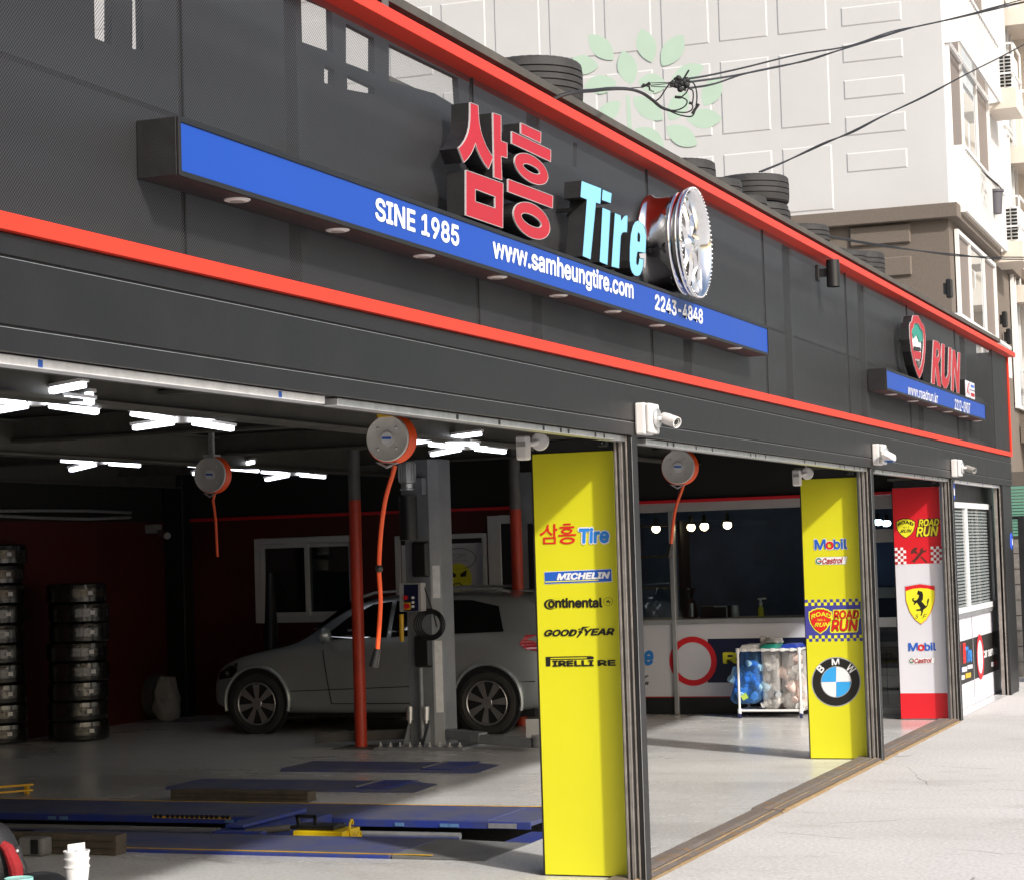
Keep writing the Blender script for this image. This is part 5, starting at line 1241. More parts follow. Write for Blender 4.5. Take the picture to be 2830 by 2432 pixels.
for i_, y in enumerate((CYR, CYF)):
    for sx, xo in ((1, CX), (-1, CX+1.77)):
        obj('wheel_arch', MB().lathe([(.0, -.004), (.355, -.004), (.362, .0), (.362, .05)], (xo, y, .335), (sx, 0, 0), 40), 'car_dark', car)
        if sx == 1:
            obj('arch_lip', MB().tube([(xo-.006, y+.37*math.cos(a), .335+.37*math.sin(a)) for a in [-.25+(math.pi+.5)*k/24 for k in range(25)]], .020, 8), 'car_paint', car, smooth=True)
        wh = obj('wheel', MB().lathe([(.215, .005), (.26, -.02), (.30, -.014), (.316, .01), (.318, .04), (.318, .15), (.31, .18), (.27, .19), (.215, .18)], (xo-.012*sx, y, .318), (sx, 0, 0), 48), 'rubber', car, smooth=True)
        rb = MB().lathe([(.222, -.008), (.215, -.012), (.208, -.004), (.205, .03), (0, .035)], (xo-.012*sx, y, .318), (sx, 0, 0), 40)
        for k in range(7):
            a = 2*math.pi*k/7+.3*i_+.35; dv = Vector((0, math.cos(a), math.sin(a))); sv = Vector((0, -math.sin(a), math.cos(a))); c0 = Vector((xo-.012*sx, y, .318))
            P8 = [c0+dv*r0+sv*w_*s_+Vector((x_*sx, 0, 0)) for r0, w_, x_ in ((.045, .016, .0), (.20, .038, -.004)) for s_ in (-1, 1)]
            rb.hexa([P8[0], P8[1], P8[3], P8[2]], [p_+Vector((.02*sx, 0, 0)) for p_ in (P8[0], P8[1], P8[3], P8[2])])
        rb.lathe([(0, -.006), (.05, -.006), (.058, .004), (.058, .02)], (xo-.012*sx, y, .318), (sx, 0, 0), 20)
        obj('rim', rb, 'rim_alloy', wh, smooth=True)
        obj('disc_back', MB().lathe([(0, .028), (.203, .028)], (xo-.012*sx, y, .318), (sx, 0, 0), 32), 'car_dark', wh)
obj('underside', MB().box(CC-.75, CC+.75, 3.95, 7.4, .17, .3), 'car_dark', car)
# ================================================================== blue alignment lift in the floor
al = thing('alignment_lift', 'blue scissor alignment lift with two platforms set in the floor', 'vehicle lift', (12.7, 3, 0))
def platform(x0, x1, y0, y1, joint):
    zt = .024
    d = obj('platform', MB().box(x0, x1, y0+joint, y1, -.03, zt), 'lift_deck', al, bevel=.003)
    obj('end_flap', MB().hexa([(x0+.01, y0+.02, -.02), (x1, y0, -.02), (x1, y0+joint-.012, -.03), (x0, y0+joint-.012, -.03)], [(x0+.01, y0+.02, .008), (x1, y0, .008), (x1, y0+joint-.012, zt), (x0, y0+joint-.012, zt)]), 'deck_grey' if x0 < 12.5 else 'lift_deck', d, bevel=.003)
    return d
d1 = platform(PITN[0]+.01, PITN[1], PY0-.01, 4.72, .62); d2 = platform(PITF[0], PITF[1], 1.5, 8.6, .30)
obj('side_rail', MB().box(PITN[0]+.0, PITN[0]+.009, PY0+.62, 4.72, -.05, .022), 'lift_blue', d1)
obj('yellow_line', MB().box(PITN[0]+.03, PITN[0]+.06, PY0+.35, 4.7, .0245, .026), 'yellow_line', d1)
obj('yellow_line', MB().box(PITF[1]-.05, PITF[1]-.02, 1.55, 8.6, .0245, .026), 'yellow_line', d2)
sd = obj('side_skirt', MB().box(PITF[0]-.012, PITF[0]-.001, 1.5, 8.6, -.034, .014), 'lift_blue', d2, bevel=.003)
bt_ = MB()
for y in (2.05, 2.12, 2.45, 3.55, 3.65, 3.75, 5.1, 5.2, 6.9, 7.0): bt_.box(PITF[0]-.02, PITF[0]-.0125, y-.035, y+.03, -.026, -.004)
obj('stop_block', bt_, 'stop_blue', sd)
obj('rail_window', MB().box(PITF[0]-.018, PITF[0]-.0125, 1.60, 1.80, -.028, .004), 'galv', sd)
# warning sticker
def far(q): p_ = aX(Zm(0, 2140, 2.158)(*q), PITF[0]-.0145); p_.z = min(max(p_.z, -.033), .013); return p_
stk = obj('warning_sticker', MB().add([far((908, 212)), far((1376, 222)), far((1376, 266)), far((908, 256))], [(0, 1, 2, 3)]), 'yellow_line', sd)
for a_, b_ in ((912, 972), (986, 1304), (1316, 1374)):
    obj('sticker_field', MB().add([far((a_, 213))-Vector((.001, 0, 0)), far((b_, 219))-Vector((.001, 0, 0)), far((b_, 240))-Vector((.001, 0, 0)), far((a_, 233))-Vector((.001, 0, 0))], [(0, 1, 2, 3)]), 'film_white', stk)
ic = MB()
for k in range(11):
    x = 1000+k*29; p_ = far((x, 229))-Vector((.002, 0, 0)); ic.add([p_+Vector((0, .018*math.cos(a), .014*math.sin(a))) for a in [2*math.pi*i/8 for i in range(8)]], [tuple(range(8))])
for x in (928, 958, 1330, 1356): 
    p_ = far((x, 227))-Vector((.002, 0, 0)); ic.add([p_+Vector((0, .018*math.cos(a), .014*math.sin(a))) for a in [2*math.pi*i/8 for i in range(8)]], [tuple(range(8))])
obj('pictogram', ic, 'pr_black', stk)['kind'] = 'stuff'
# rams, base, cross beam
obj('ram', MB().cyl((13.0, 1.95, -.066), (13.0, 2.9, -.066), .022, n=16).cyl((13.0, 3.75, -.066), (13.0, 5.6, -.066), .022, n=16), 'alu', al, smooth=True)
obj('base_beam', MB().box(12.75, 13.1, 1.25, 8.6, -.27, -.15), 'lift_blue', al, bevel=.006)
obj('end_channel', MB().box(12.45, PITF[0]-.015, 1.2, 1.50, -.27, -.045), 'lift_blue', al, bevel=.005)
Z28 = Zm(820, 2140, 2.8)
cbm = MB().hexa([(12.30, 3.42, -.05), (12.30, 3.06, -.05), (13.12, 2.95, -.05), (13.12, 3.35, -.05)], [(12.30, 3.42, .03), (12.30, 3.06, .03), (13.12, 2.95, .05), (13.12, 3.35, .05)])
obj('cross_beam', cbm, 'lift_blue', al, bevel=.006)
obj('cross_plate', MB().hexa([(12.40, 3.38, .04), (12.40, 3.24, .04), (13.16, 3.16, .05), (13.16, 3.32, .05)], [(12.40, 3.38, .06), (12.40, 3.24, .06), (13.16, 3.16, .08), (13.16, 3.32, .08)]), 'lift_blue', al, bevel=.005)
# jacking beam with its pump
jb = thing('jack_beam', 'black air jack on a yellow foot with coiled yellow hose', 'jack', (12.55, 2.75, -.02))
obj('foot', MB().box(12.36, 12.62, 2.50, 2.86, -.06, .035), 'yellow_paint', jb, bevel=.006)
obj('pump_body', MB().box(12.40, 12.58, 2.58, 2.90, .037, .065), 'black_plastic', jb, bevel=.008)
obj('handle', MB().bar((12.45, 2.86, .06), (12.45, 2.87, .12), .02, .02, (1, 0, 0)).bar((12.45, 2.88, .12), (12.45, 2.73, .12), .02, .02).bar((12.45, 2.74, .06), (12.45, 2.74, .12), .02, .02, (1, 0, 0)), 'black_plastic', jb)
obj('pump_rod', MB().cyl((12.4, 2.9, .05), (12.36, 3.2, .02), .022, n=12), 'pole_grey', jb, smooth=True)
co = [(12.5+.05*math.cos(a), 2.52-.018*a/2, .06+.05*math.sin(a)-.012*a) for a in [k*.45 for k in range(44)]]
obj('coil_hose', MB().tube(co, .0085, 6), 'yellow_paint', jb, smooth=True)
# turning plates further in
for k, (x0, x1, y0, y1) in enumerate(((14.72, 15.32, 3.05, 5.2), (16.1, 16.75, 3.1, 4.9))):
    t = thing('floor_plate', ('blue floor ramp plate behind the wooden beam', 'blue floor ramp plate nearest the lift post')[k], 'ramp plate', ((x0+x1)/2, (y0+y1)/2, 0), 'blue plates on the workshop floor')
    obj('plate', MB().hexa([(x0, y0, .005), (x1, y0+.05, .005), (x1, y1, .005), (x0, y1, .005)], [(x0+.02, y0+.25, .03), (x1-.02, y0+.3, .03), (x1-.02, y1, .03), (x0+.02, y1, .03)]), 'lift_deck', t, bevel=.003)
    obj('flap', MB().box(x0+.02, x1-.02, y0+.22, y0+.5, .031, .036), 'lift_blue', t)
    obj('hinge', MB().cyl((x0+.05, y0+.51, .036), (x1-.05, y0+.51, .036), .01, n=8), 'pole_grey', t)
def beam(x0, x1, y0, y1, h, label, m='wood_old'):
    t = thing('timber_block', label, 'timber', ((x0+x1)/2, (y0+y1)/2, 0), 'blocks lying on the workshop floor')
    n = 9; R = random.Random(y0); A = []
    for i in range(n+1):
        y = y0+(y1-y0)*i/n; j = lambda: R.uniform(-.005, .005)
        A.append([(x0+j(), y, .006), (x1+j(), y, .006), (x1+j(), y, h+j()), (x0+j(), y, h+j())])
    mb = MB().add([v for r in A for v in r], [(i*4+k, i*4+(k+1) % 4, (i+1)*4+(k+1) % 4, (i+1)*4+k) for i in range(n) for k in range(4)]+[(3, 2, 1, 0), (n*4, n*4+1, n*4+2, n*4+3)])
    obj('timber', mb, m, t, bevel=.006)
    g_ = MB()
    for z in (h*.35, h*.7): g_.box(x0-.008, x0-.005, y0+.02, y1-.02, z, z+.003)
    obj('grain_crack', g_, 'car_dark', t)
beam(14.05, 14.19, 3.6, 4.76, .085, 'dark timber beam lying behind the blue lift'); beam(11.34, 11.46, 3.55, 5.3, .13, 'dark timber beam beside the near platform')
t = thing('drive_on_pad', 'grey and black rubber pad in front of the near timber', 'pad', (11.27, 4.08, 0))
obj('pad', MB().box(11.22, 11.33, 4.0, 4.19, .006, .12), 'deck_grey', t, bevel=.02); obj('insert', MB().box(11.217, 11.2195, 4.035, 4.09, .02, .11), 'black_plastic', t)
t = thing('drive_on_pad', 'grey block at the left edge behind the red bag', 'pad', (11.27, 4.5, 0))
obj('pad', MB().box(11.2, 11.33, 4.36, 4.6, .006, .13), 'deck_grey', t, bevel=.02); obj('insert', MB().box(11.197, 11.1995, 4.5, 4.56, .02, .11), 'black_plastic', t)
yr = thing('yellow_rail', 'yellow steel guide rail at the left edge of the workshop', 'rail', (14.1, 6.2, 0))
obj('rail', MB().bar((13.75, 6.75, .075), (14.38, 6.2, .075), .03, .018).bar((13.66, 6.72, .04), (14.3, 6.15, .04), .02, .015), 'yellow_line', yr, bevel=.004); obj('foot', MB().box(13.70, 13.73, 6.7, 6.73, .006, .068).box(14.3, 14.33, 6.2, 6.23, .006, .068), 'yellow_line', yr)
# ================================================================== wrapped tyre stacks
def tyre_mesh(r, wd, grooves=3, n=72, notch=True):
    ri = r*.64; h = wd/2
    prof = [(ri, -h*.72), (ri*1.04, -h*.86), (r*.84, -h*1.0), (r*.94, -h*.96), (r*.985, -h*.84)]
    gx = [(-1+2*(k+1)/(grooves+1))*h*.78 for k in range(grooves)]; last = -h*.8
    for g_ in gx:
        prof += [(r, g_-.0045), (r-.011, g_-.0035), (r-.011, g_+.0035), (r, g_+.0045)]
    prof += [(r*.985, h*.84), (r*.94, h*.96), (r*.84, h*1.0), (ri*1.04, h*.86), (ri, h*.72), (ri*.985, 0)]
    sh_idx = {3, 4, 5+4*grooves, 6+4*grooves}
    def mod(rr, j, k):
        if notch and j in sh_idx and k % 2 == 0: return rr-.008
        return rr
    me = mesh(MB().lathe(prof, (0, 0, 0), (0, 0, 1), n, True, mod), 'tyre', True); me.set_sharp_from_angle(angle=math.radians(28)); return me
tm_wrap = tyre_mesh(.315, .205, 3, 48, False); tm_wrap.materials.append(MATS['rubber_wrap'])
tag_m = None
def stack(cx, cy, n, dz, where):
    for k in range(n):
        R = random.Random(k+int(cx*10)); x = cx+R.uniform(-.015, .015); y = cy+R.uniform(-.02, .02); z = .008+dz*k+.103
        pos = ('bottom tyre', 'second tyre from the floor', 'third tyre from the floor', 'fourth tyre from the floor', 'fifth tyre from the floor', 'sixth tyre from the floor', 'seventh tyre from the floor', 'eighth tyre from the floor', 'ninth tyre from the floor', 'tenth tyre from the floor')[k]
        t = thing('stacked_tyre', f'{pos} in the {where} of new tyres', 'tyre', (x, y, z), 'wrapped tyres stacked by the red wall')
        o = bpy.data.objects.new('casing', tm_wrap); col.objects.link(o); o.parent = t; o.rotation_euler.z = R.uniform(0, 6)
        v = Vector((CAM.x-x, CAM.y-y, 0)).normalized(); a = math.atan2(v.y, v.x)+.42+R.uniform(-.06, .06)
        P = []
        for s_, zz in ((-1, -.02), (1, -.02), (1, .02), (-1, .02)):
            aa = a+s_*.085; P.append((x+.319*math.cos(aa), y+.319*math.sin(aa), z+zz))
        obj('size_label', MB().add(P, [(0, 1, 2, 3)]), 'film_white', t)
tb = aZ((195, 2050)); stack(tb.x+.25, tb.y+.05, 8, .2015, 'shorter stack')
ta = aZ((0, 2060)); stack(ta.x+.25, ta.y+.20, 10, .2035, 'tall stack at the left edge')
# a dim roll, bag and rags by the wall
c = aX(dsp(260, 1395), 21.5); t = thing('oil_drum', 'dark drum lying on its side by the red wall', 'drum', (21.5, c.y, 0))
obj('drum', MB().lathe([(0, -.45), (.25, -.45), (.26, -.44), (.25, -.42), (.25, .42), (.26, .44), (.25, .45), (0, .45)], (21.5, c.y, .265), (0, 1, 0), 32), 'pole_grey', t, smooth=True); obj('hoop', MB().lathe([(.25, -.03), (.262, -.01), (.262, .01), (.25, .03)], (21.5, c.y, .265), (0, 1, 0), 32), 'pole_grey', t, smooth=True)
c = aX(dsp(338, 1400), 21.2); t = thing('plastic_bag', 'pale translucent plastic bag beside the dark drum', 'bag', (21.2, c.y, 0))
def sack(c, w_, h_, m, t, seed, name='bag', flat=.8, n=26, k=14):
    R = random.Random(seed); vs = []; fs = []
    for i in range(k+1):
        u = i/k; rr = w_*(.62+.38*math.sin(min(u*2.2, 1.57)) if u < .75 else .62+.38*(1-((u-.75)/.25)**1.5)); z = h_*(1-u)
        if u > .97: rr *= .55
        for j in range(n):
            a = 2*math.pi*j/n; d = noise.noise(Vector((math.cos(a)*2.2+seed, math.sin(a)*2.2, u*3.5)))*.22+noise.noise(Vector((math.cos(a)*7+seed, math.sin(a)*7, u*2)))*.09
            q_ = rr*(1+d); vs.append((c[0]+q_*math.cos(a)*flat, c[1]+q_*math.sin(a), c[2]+z))
    for i in range(k):
        for j in range(n): fs.append((i*n+j, i*n+(j+1) % n, (i+1)*n+(j+1) % n, (i+1)*n+j))
    fs.append(tuple(range(k*n, (k+1)*n)))
    return obj(name, MB().add(vs, fs), m, t, smooth=True, auto=60)
sack((21.2, c.y, .006), .16, .5, 'bag_clear', t, 3); obj('contents', MB().ball((21.2, c.y, .14), .10, .13, .12), 'pr_grey', t, smooth=True)
for k, q in enumerate(((300, 1445), (370, 1440), (250, 1448))):
    c = aZ(dsp(*q)); t = thing('rag_pile', ('crumpled pale rag under the plastic bag', 'crumpled rag right of the plastic bag', 'crumpled rag beside the shorter tyre stack')[k], 'rag', (c.x, c.y, 0), 'rags on the floor by the wall')
    mb = MB().ball((c.x, c.y, .05), .22, .3, .07, 20, 10); mb.v = [tuple(Vector(v)+Vector((0, 0, 1))*max(0, noise.noise(Vector(v)*9+Vector((k*5, 0, 0))))*.06+Vector((noise.noise(Vector(v)*6), noise.noise(Vector(v)*7+Vector((9, 0, 0))), 0))*.05) for v in mb.v]
    mb.v = [(a, b_, max(c_, .006)) for a, b_, c_ in mb.v]
    obj('cloth', mb, 'deck_grey', t, smooth=True); obj('fold', MB().tube([(c.x-.2, c.y-.1, .05), (c.x-.1, c.y+.05, .09), (c.x-.12, c.y+.2, .05)], .03, 8), 'deck_grey', t, smooth=True)
cone = aX(dsp(549, 1290), 20.9); t = thing('rubber_cone', 'tall dark cone in front of the dim window', 'cone', (20.9, cone.y, 0))
obj('cone', MB().lathe([(.12, .03), (.045, aX(dsp(549, 1158), 20.9).z-.02), (.03, aX(dsp(549, 1158), 20.9).z), (0, aX(dsp(549, 1158), 20.9).z)], (20.9, cone.y, 0), (0, 0, 1), 24), 'black_plastic', t, smooth=True); obj('base', MB().box(20.72, 21.08, cone.y-.18, cone.y+.18, .005, .03), 'black_plastic', t, bevel=.01)
c = aX(dsp(240, 1072), 21.9); t = thing('indoor_camera', 'small dim camera high on the red wall', 'security camera', tuple(c)); c.y = min(c.y, 9.2)
obj('body', MB().cyl((21.5, c.y, c.z-.06), (21.3, c.y-.2, c.z-.1), .04, n=16), 'grey_plastic', t, smooth=True); obj('mount', MB().box(21.4, 21.6, 9.25, 9.355, c.z-.06, c.z+.04).cyl((21.5, 9.28, c.z), (21.5, c.y, c.z-.06), .02), 'grey_plastic', t)
# ================================================================== recycling trolley
tx0 = aZ((2045, 1974)); TX = 21.75
def tq(x, y, X=TX-.2): return aX(Zm(2000, 1720, 6.596)(x, y), X)
yl_, yr_ = tq(270, 1000).y, tq(1390, 1000).y; zt_ = tq(270, 500).z; zb_ = tq(300, 1600).z
tr = thing('recycling_trolley', 'white tube trolley with blue and clear recycling bags', 'trolley', (TX, (yl_+yr_)/2, 0))
Xf, Xb = TX-.2, TX+.18
for x in (Xf, Xb):
    for y in (yl_, yr_): obj('leg', MB().cyl((x, y, zb_-.03), (x, y, zt_), .0125, n=12), 'pipe_white', tr, smooth=True)
obj('frame', MB().cyl((Xf, yl_, zt_), (Xf, yr_, zt_), .0125).cyl((Xb, yl_, zt_), (Xb, yr_, zt_), .0125).cyl((Xf, yl_, zt_), (Xb, yl_, zt_), .0125).cyl((Xf, yr_, zt_), (Xb, yr_, zt_), .0125).cyl((Xf, yl_, zb_), (Xf, yr_, zb_), .0125).cyl((Xb, yl_, zb_), (Xb, yr_, zb_), .0125).cyl((Xf, yl_, zb_), (Xb, yl_, zb_), .0125).cyl((Xf, yr_, zb_), (Xb, yr_, zb_), .0125), 'pipe_white', tr, smooth=True)
jn = MB()
for x in (Xf, Xb):
    for y in (yl_, yr_):
        for z in (zt_, zb_): jn.cyl((x, y, z-.035), (x, y, z+.02), .02, n=12)
obj('joint', jn, 'pipe_white', tr, smooth=True)
obj('rack', MB().box(Xf+.02, Xb-.02, yr_+.03, yl_-.03, zb_-.004, zb_+.004), 'pipe_white', tr)
for x in (Xf, Xb):
    for y in (yl_, yr_): obj('caster', MB().cyl((x, y-.012, .033), (x, y+.012, .033), .028, n=16).box(x-.015, x+.015, y-.02, y+.02, .05, zb_-.03), 'caster', tr, smooth=True)
w3 = (yl_-yr_)/3
for k, m_ in enumerate(('lid_white', 'lid_green', 'lid_blue')):
    ya_ = yl_-w3*k-.012; yb_ = yl_-w3*(k+1)+.012
    obj('lid', MB().hexa([(Xf-.01, yb_, zt_+.012), (Xb+.01, yb_, zt_+.012), (Xb+.01, ya_, zt_+.012), (Xf-.01, ya_, zt_+.012)], [(Xf+.02, yb_+.03, zt_+.055), (Xb-.02, yb_+.03, zt_+.055), (Xb-.02, ya_-.03, zt_+.055), (Xf+.02, ya_-.03, zt_+.055)]), m_, tr, bevel=.01)
for k in range(6): obj('clip', MB().box(Xf-.017, Xf+.017, yr_+.07+k*(yl_-yr_-.14)/5-.02, yr_+.07+k*(yl_-yr_-.14)/5+.02, zt_-.016, zt_+.018), 'pipe_white', tr)
def hang(y0, y1, z1, z0, spread, m, seed, lab):
    """bag pinched at the trolley frame and bulging below"""
    t = thing('recycling_bag', lab, 'bag', (TX, (y0+y1)/2, z0), 'bags hanging in the trolley')
    n = 40; k = 22; vs = []; fs = []; xc = TX-.01; yc_ = (y0+y1)/2; hx = .165; hy = (y1-y0)/2
    for i in range(k+1):
        u = i/k; z = z1+(z0-z1)*u; g_ = 1+(spread-1)*(u**1.3); 
        if u > .93: g_ *= 1-.35*((u-.93)/.07)
        for j in range(n):
            a = 2*math.pi*j/n; ca, sa = math.cos(a), math.sin(a); e = 4
            q_ = (abs(ca)**e+abs(sa)**e)**(-1/e)
            fold = noise.noise(Vector((a*2.6+seed*3, u*1.2, seed)))*.035+noise.noise(Vector((a*6+seed, u*4, 2)))*.02*(.3+u)
            vs.append((xc+(hx*(1+.12*(g_-1))*ca*q_)*(1+fold*2), yc_+(spread > 1.3)*.06*u**1.5+hy*g_*sa*q_*(1+fold), z+(fold*.3 if 0 < i < k else 0)))
    for i in range(k):
        for j in range(n): fs.append((i*n+j, i*n+(j+1) % n, (i+1)*n+(j+1) % n, (i+1)*n+j))
    fs.append(tuple(range(k*n, (k+1)*n)))
    obj('film', MB().add(vs, fs), m, t, smooth=True, auto=0)
    return t, xc, yc_, hy
ztp = zt_-.01
t, xc, yc_, hy = hang(yl_-w3+.01, yl_+.0, ztp, tq(200, 1480).z, 1.8, 'bag_blue', 1, 'blue translucent bag full of cups hanging in the trolley')
R = random.Random(5)
def cups(t, n, x0, x1, y0, y1, z0, zmax, mats, r=(.026, .036), L=(.06, .11)):
    for k in range(n):
        z = z0+.04+(zmax-z0)*(R.random()**1.5); p = Vector((R.uniform(x0, x1), R.uniform(y0, y1), z)); d = Vector((R.uniform(-.6, .6), R.uniform(-1, 1), R.uniform(-.7, .7))).normalized(); l = R.uniform(*L); rr = R.uniform(*r)
        q_ = p+d*l; q_.z = max(q_.z, z0+.03)
        obj('cup', MB().cyl(p, q_, rr, rr*1.25, 14), mats[k % len(mats)], t, smooth=True)
zb1_ = tq(200, 1480).z
cups(t, 46, TX-.11, TX+.05, yc_-hy*.9, yc_+hy*1.8, zb1_, tq(300, 900).z, ['cup_blue', 'cup_blue', 'cup_white', 'cup_blue'])
cups(t, 8, TX-.11, TX-.02, yc_-hy*.7, yc_-hy*.4, tq(300, 1200).z, tq(600, 720).z, ['cup_blue'])
p_ = tq(345, 1370, TX-.17); obj('cup', MB().cyl(p_, p_+Vector((0, -.05, .03)), .035, n=14), 'cup_lime', t, smooth=True)
t, xc, yc_, hy = hang(yl_-2*w3+.01, yl_-w3-.01, ztp, tq(900, 1570).z, .95, 'bag_clear', 2, 'narrow clear bag in the middle of the trolley')
cups(t, 14, TX-.13, TX+.05, yc_-hy*.6, yc_+hy*.6, tq(900, 1570).z, tq(900, 800).z, ['cup_white', 'cup_white', 'pr_grey'])
t, xc, yc_, hy = hang(yr_+.01-.08, yl_-2*w3-.01, ztp, tq(1200, 1590).z, 1.08, 'bag_clear', 3, 'clear bag stuffed with pale packaging in the trolley')
cups(t, 40, TX-.10, TX+.06, yc_-hy*.7, yc_+hy*.85, tq(1200, 1590).z, tq(1200, 760).z, ['cup_white', 'cup_pink', 'cup_white', 'lid_white', 'cup_pink'], (.03, .05), (.07, .16))
c = tq(860, 345, TX); t = thing('plastic_wrap', 'crumpled grey plastic film on top of the trolley lids', 'plastic wrap', (TX, c.y, zt_+.056))
mb = MB().ball((TX, c.y, zt_+.08), .10, .13, .05, 20, 12); mb.v = [tuple(Vector(v)+Vector((noise.noise(Vector(v)*14), noise.noise(Vector(v)*15+Vector((5, 0, 0))), noise.noise(Vector(v)*13+Vector((0, 7, 0)))))*.05) for v in mb.v]; mb.v = [(a, b_, max(z, zt_+.0565)) for a, b_, z in mb.v]
obj('film', mb, 'bag_clear', t, smooth=True, auto=0); obj('core', MB().ball((TX, c.y, zt_+.07), .05, .08, .013), 'pr_grey', t, smooth=True)
# ================================================================== cups and bag near the camera
q = ray((212, 2372)).normalized(); cp = CAM+q*7.0
zt0 = cp.z-.125
tb_ = thing('side_table', 'black table at the bottom left edge carrying cups', 'table', (cp.x-.35, cp.y+.2, 0))
obj('top', MB().box(cp.x-.75, cp.x+.12, cp.y-.2, cp.y+.75, zt0-.03, zt0), 'black_plastic', tb_, bevel=.006)
for x in (cp.x-.70, cp.x+.06):
    for y in (cp.y-.15, cp.y+.7): obj('leg', MB().box(x-.02, x+.02, y-.02, y+.02, .006, zt0-.03), 'black_plastic', tb_)
ct = thing('paper_cups', 'nested white paper cups holding a folded leaflet', 'cups', (cp.x, cp.y, zt0))
for k in range(3):
    z0 = zt0+.012*k; obj('cup', MB().lathe([(0, 0), (.028, 0), (.0395, .098-.002*k), (.042, .10), (.042, .103), (.038, .103), (.028, .01)], (cp.x, cp.y, z0+.02*(k > 0)*k*.6), (0, 0, 1), 32), 'cup_white', ct, smooth=True)
ztop_ = zt0+.15
def lq(x, y): return aP(Zm(0, 2180, 4.144)(x, y), Vector((cp.x, cp.y, 0)), Vector((FW.x, FW.y, 0)).normalized())
lf = thing('leaflet', 'small white folded leaflet standing in the paper cups', 'leaflet', (cp.x, cp.y, zt0+.1))
A_, B_, C_, D_ = lq(778, 655), lq(968, 625), lq(978, 860), lq(782, 880); bk = Vector((FW.x, FW.y, 0)).normalized()*.012
obj('front_sheet', MB().slab([[A_, B_, C_, D_]], bk*.08), 'paper', lf); obj('back_sheet', MB().slab([[lq(766, 640)+bk, lq(962, 612)+bk, lq(972, 850)+bk, lq(762, 870)+bk]], bk*.08), 'paper', lf)
obj('title_line', MB().add([lq(776, 744)-bk*.1, lq(968, 718)-bk*.1, lq(969, 736)-bk*.1, lq(777, 762)-bk*.1], [(0, 1, 2, 3)]), 'pr_brown', lf); obj('small_print', MB().add([lq(850, 700)-bk*.1, lq(892, 694)-bk*.1, lq(893, 708)-bk*.1, lq(851, 714)-bk*.1], [(0, 1, 2, 3)]), 'pr_grey', lf)
obj('side_card', MB().slab([[lq(755, 705)+bk*2, lq(775, 700)+bk*2, lq(778, 810)+bk*2, lq(762, 812)+bk*2]], bk*.08), 'paper', lf)
bp_ = CAM+ray((20, 2400)).normalized()*7.05
bg_ = thing('backpack', 'red and black backpack at the bottom left corner', 'bag', (bp_.x-.05, bp_.y+.1, zt0))
mb = MB().ball((bp_.x-.02, bp_.y+.05, zt0+.12), .10, .095, .135, 24, 14); obj('body', mb, 'bag_black', bg_, smooth=True)
rt2 = Vector((RT.x, RT.y, 0)).normalized()
def bq(x, y): return aP(Zm(0, 2180, 4.144)(x, y), bp_-Vector((FW.x, FW.y, 0)).normalized()*.085, Vector((FW.x, FW.y, 0)).normalized())
obj('red_strap', MB().tube([bq(20, 620), bq(90, 680), bq(140, 790), bq(180, 900), bq(190, 1010), bq(190, 1080)], [.012, .02, .022, .024, .022, .02], 10), 'bag_red', bg_, smooth=True)
obj('side_flap', MB().slab([[bq(130, 660), bq(220, 640), bq(245, 780), bq(290, 900), bq(300, 985), bq(210, 990), bq(200, 880)]], Vector((FW.x, FW.y, 0))*.03), 'bag_black', bg_, bevel=.006)
obj('snap', MB().ball(bq(200, 705)-Vector((FW.x, FW.y, 0))*.004, .006, n=10, k=6), 'galv', bg_, smooth=True)
tn = CAM+ray((52, 2428)).normalized()*6.85
t = thing('tin_can', 'round tin with a teal printed lid below the backpack', 'tin', (tn.x, tn.y, zt0))
obj('can', MB().cyl((tn.x, tn.y, zt0+.0), (tn.x, tn.y, tn.z-.012), .043, n=28), 'cup_white', t, smooth=True); obj('lid', MB().lathe([(0, .006), (.04, .006), (.044, .008), (.044, -.01)], (tn.x, tn.y, tn.z-.004), (0, 0, 1), 28), 'tin_green', t, smooth=True)
t = thing('black_helmet', 'glossy black rounded cover behind the paper cups', 'helmet', tuple(CAM+ray((115, 2455)).normalized()*7.3))
hc = CAM+ray((112, 2470)).normalized()*7.3; hc.z = zt0+.0
obj('shell', MB().lathe([(0, .05), (.03, .049), (.06, .042), (.085, .025), (.09, .0)], (hc.x, hc.y, zt0), (0, 0, 1), 28), 'black_plastic', t, smooth=True); obj('rim_strip', MB().lathe([(.09, .0), (.096, .004), (.096, .012), (.09, .016)], (hc.x, hc.y, zt0), (0, 0, 1), 28), 'black_plastic', t, smooth=True)
# ================================================================== tyres on the roof
ZD_ = 4.60
tt = [('large car tyre lying on the roof edge beside the cable', 1178, 1085, 108, .33, .27, 4), ('tyre on the roof left of the tall pair', 1448, 1390, 317, .30, .22, 2), ('first small tyre left of the tall pair on the roof', 1502, 1470, 356, .27, .20, 2), ('small roof tyre directly in front of the tall pair', 1552, 1530, 391, .26, .20, 2), ('roof tyre at the foot of the tall pair', 1600, 1575, 417, .26, .20, 2), ('lone roof tyre where a cable ends, right of the tall pair', 1678, 1640, 450, .29, .22, 3), ('small roof tyre showing only its top edge', 1715, 1690, 498, .25, .20, 2), ('left one of two tyres standing side by side on the roof', 1754, 1730, 503, .27, .22, 3), ('right one of two tyres standing side by side on the roof', 1790, 1765, 505, .30, .26, 3), ('roof tyre peeping over the trim near the far end', 1838, 1820, 575, .26, .20, 2), ('last roof tyre, barely above the trim at the far end', 1885, 1872, 608, .25, .19, 2)]
rack = thing('roof_rack', 'steel rail rack on the roof that carries the tyres', 'rack', (18, 1.2, 3.08))
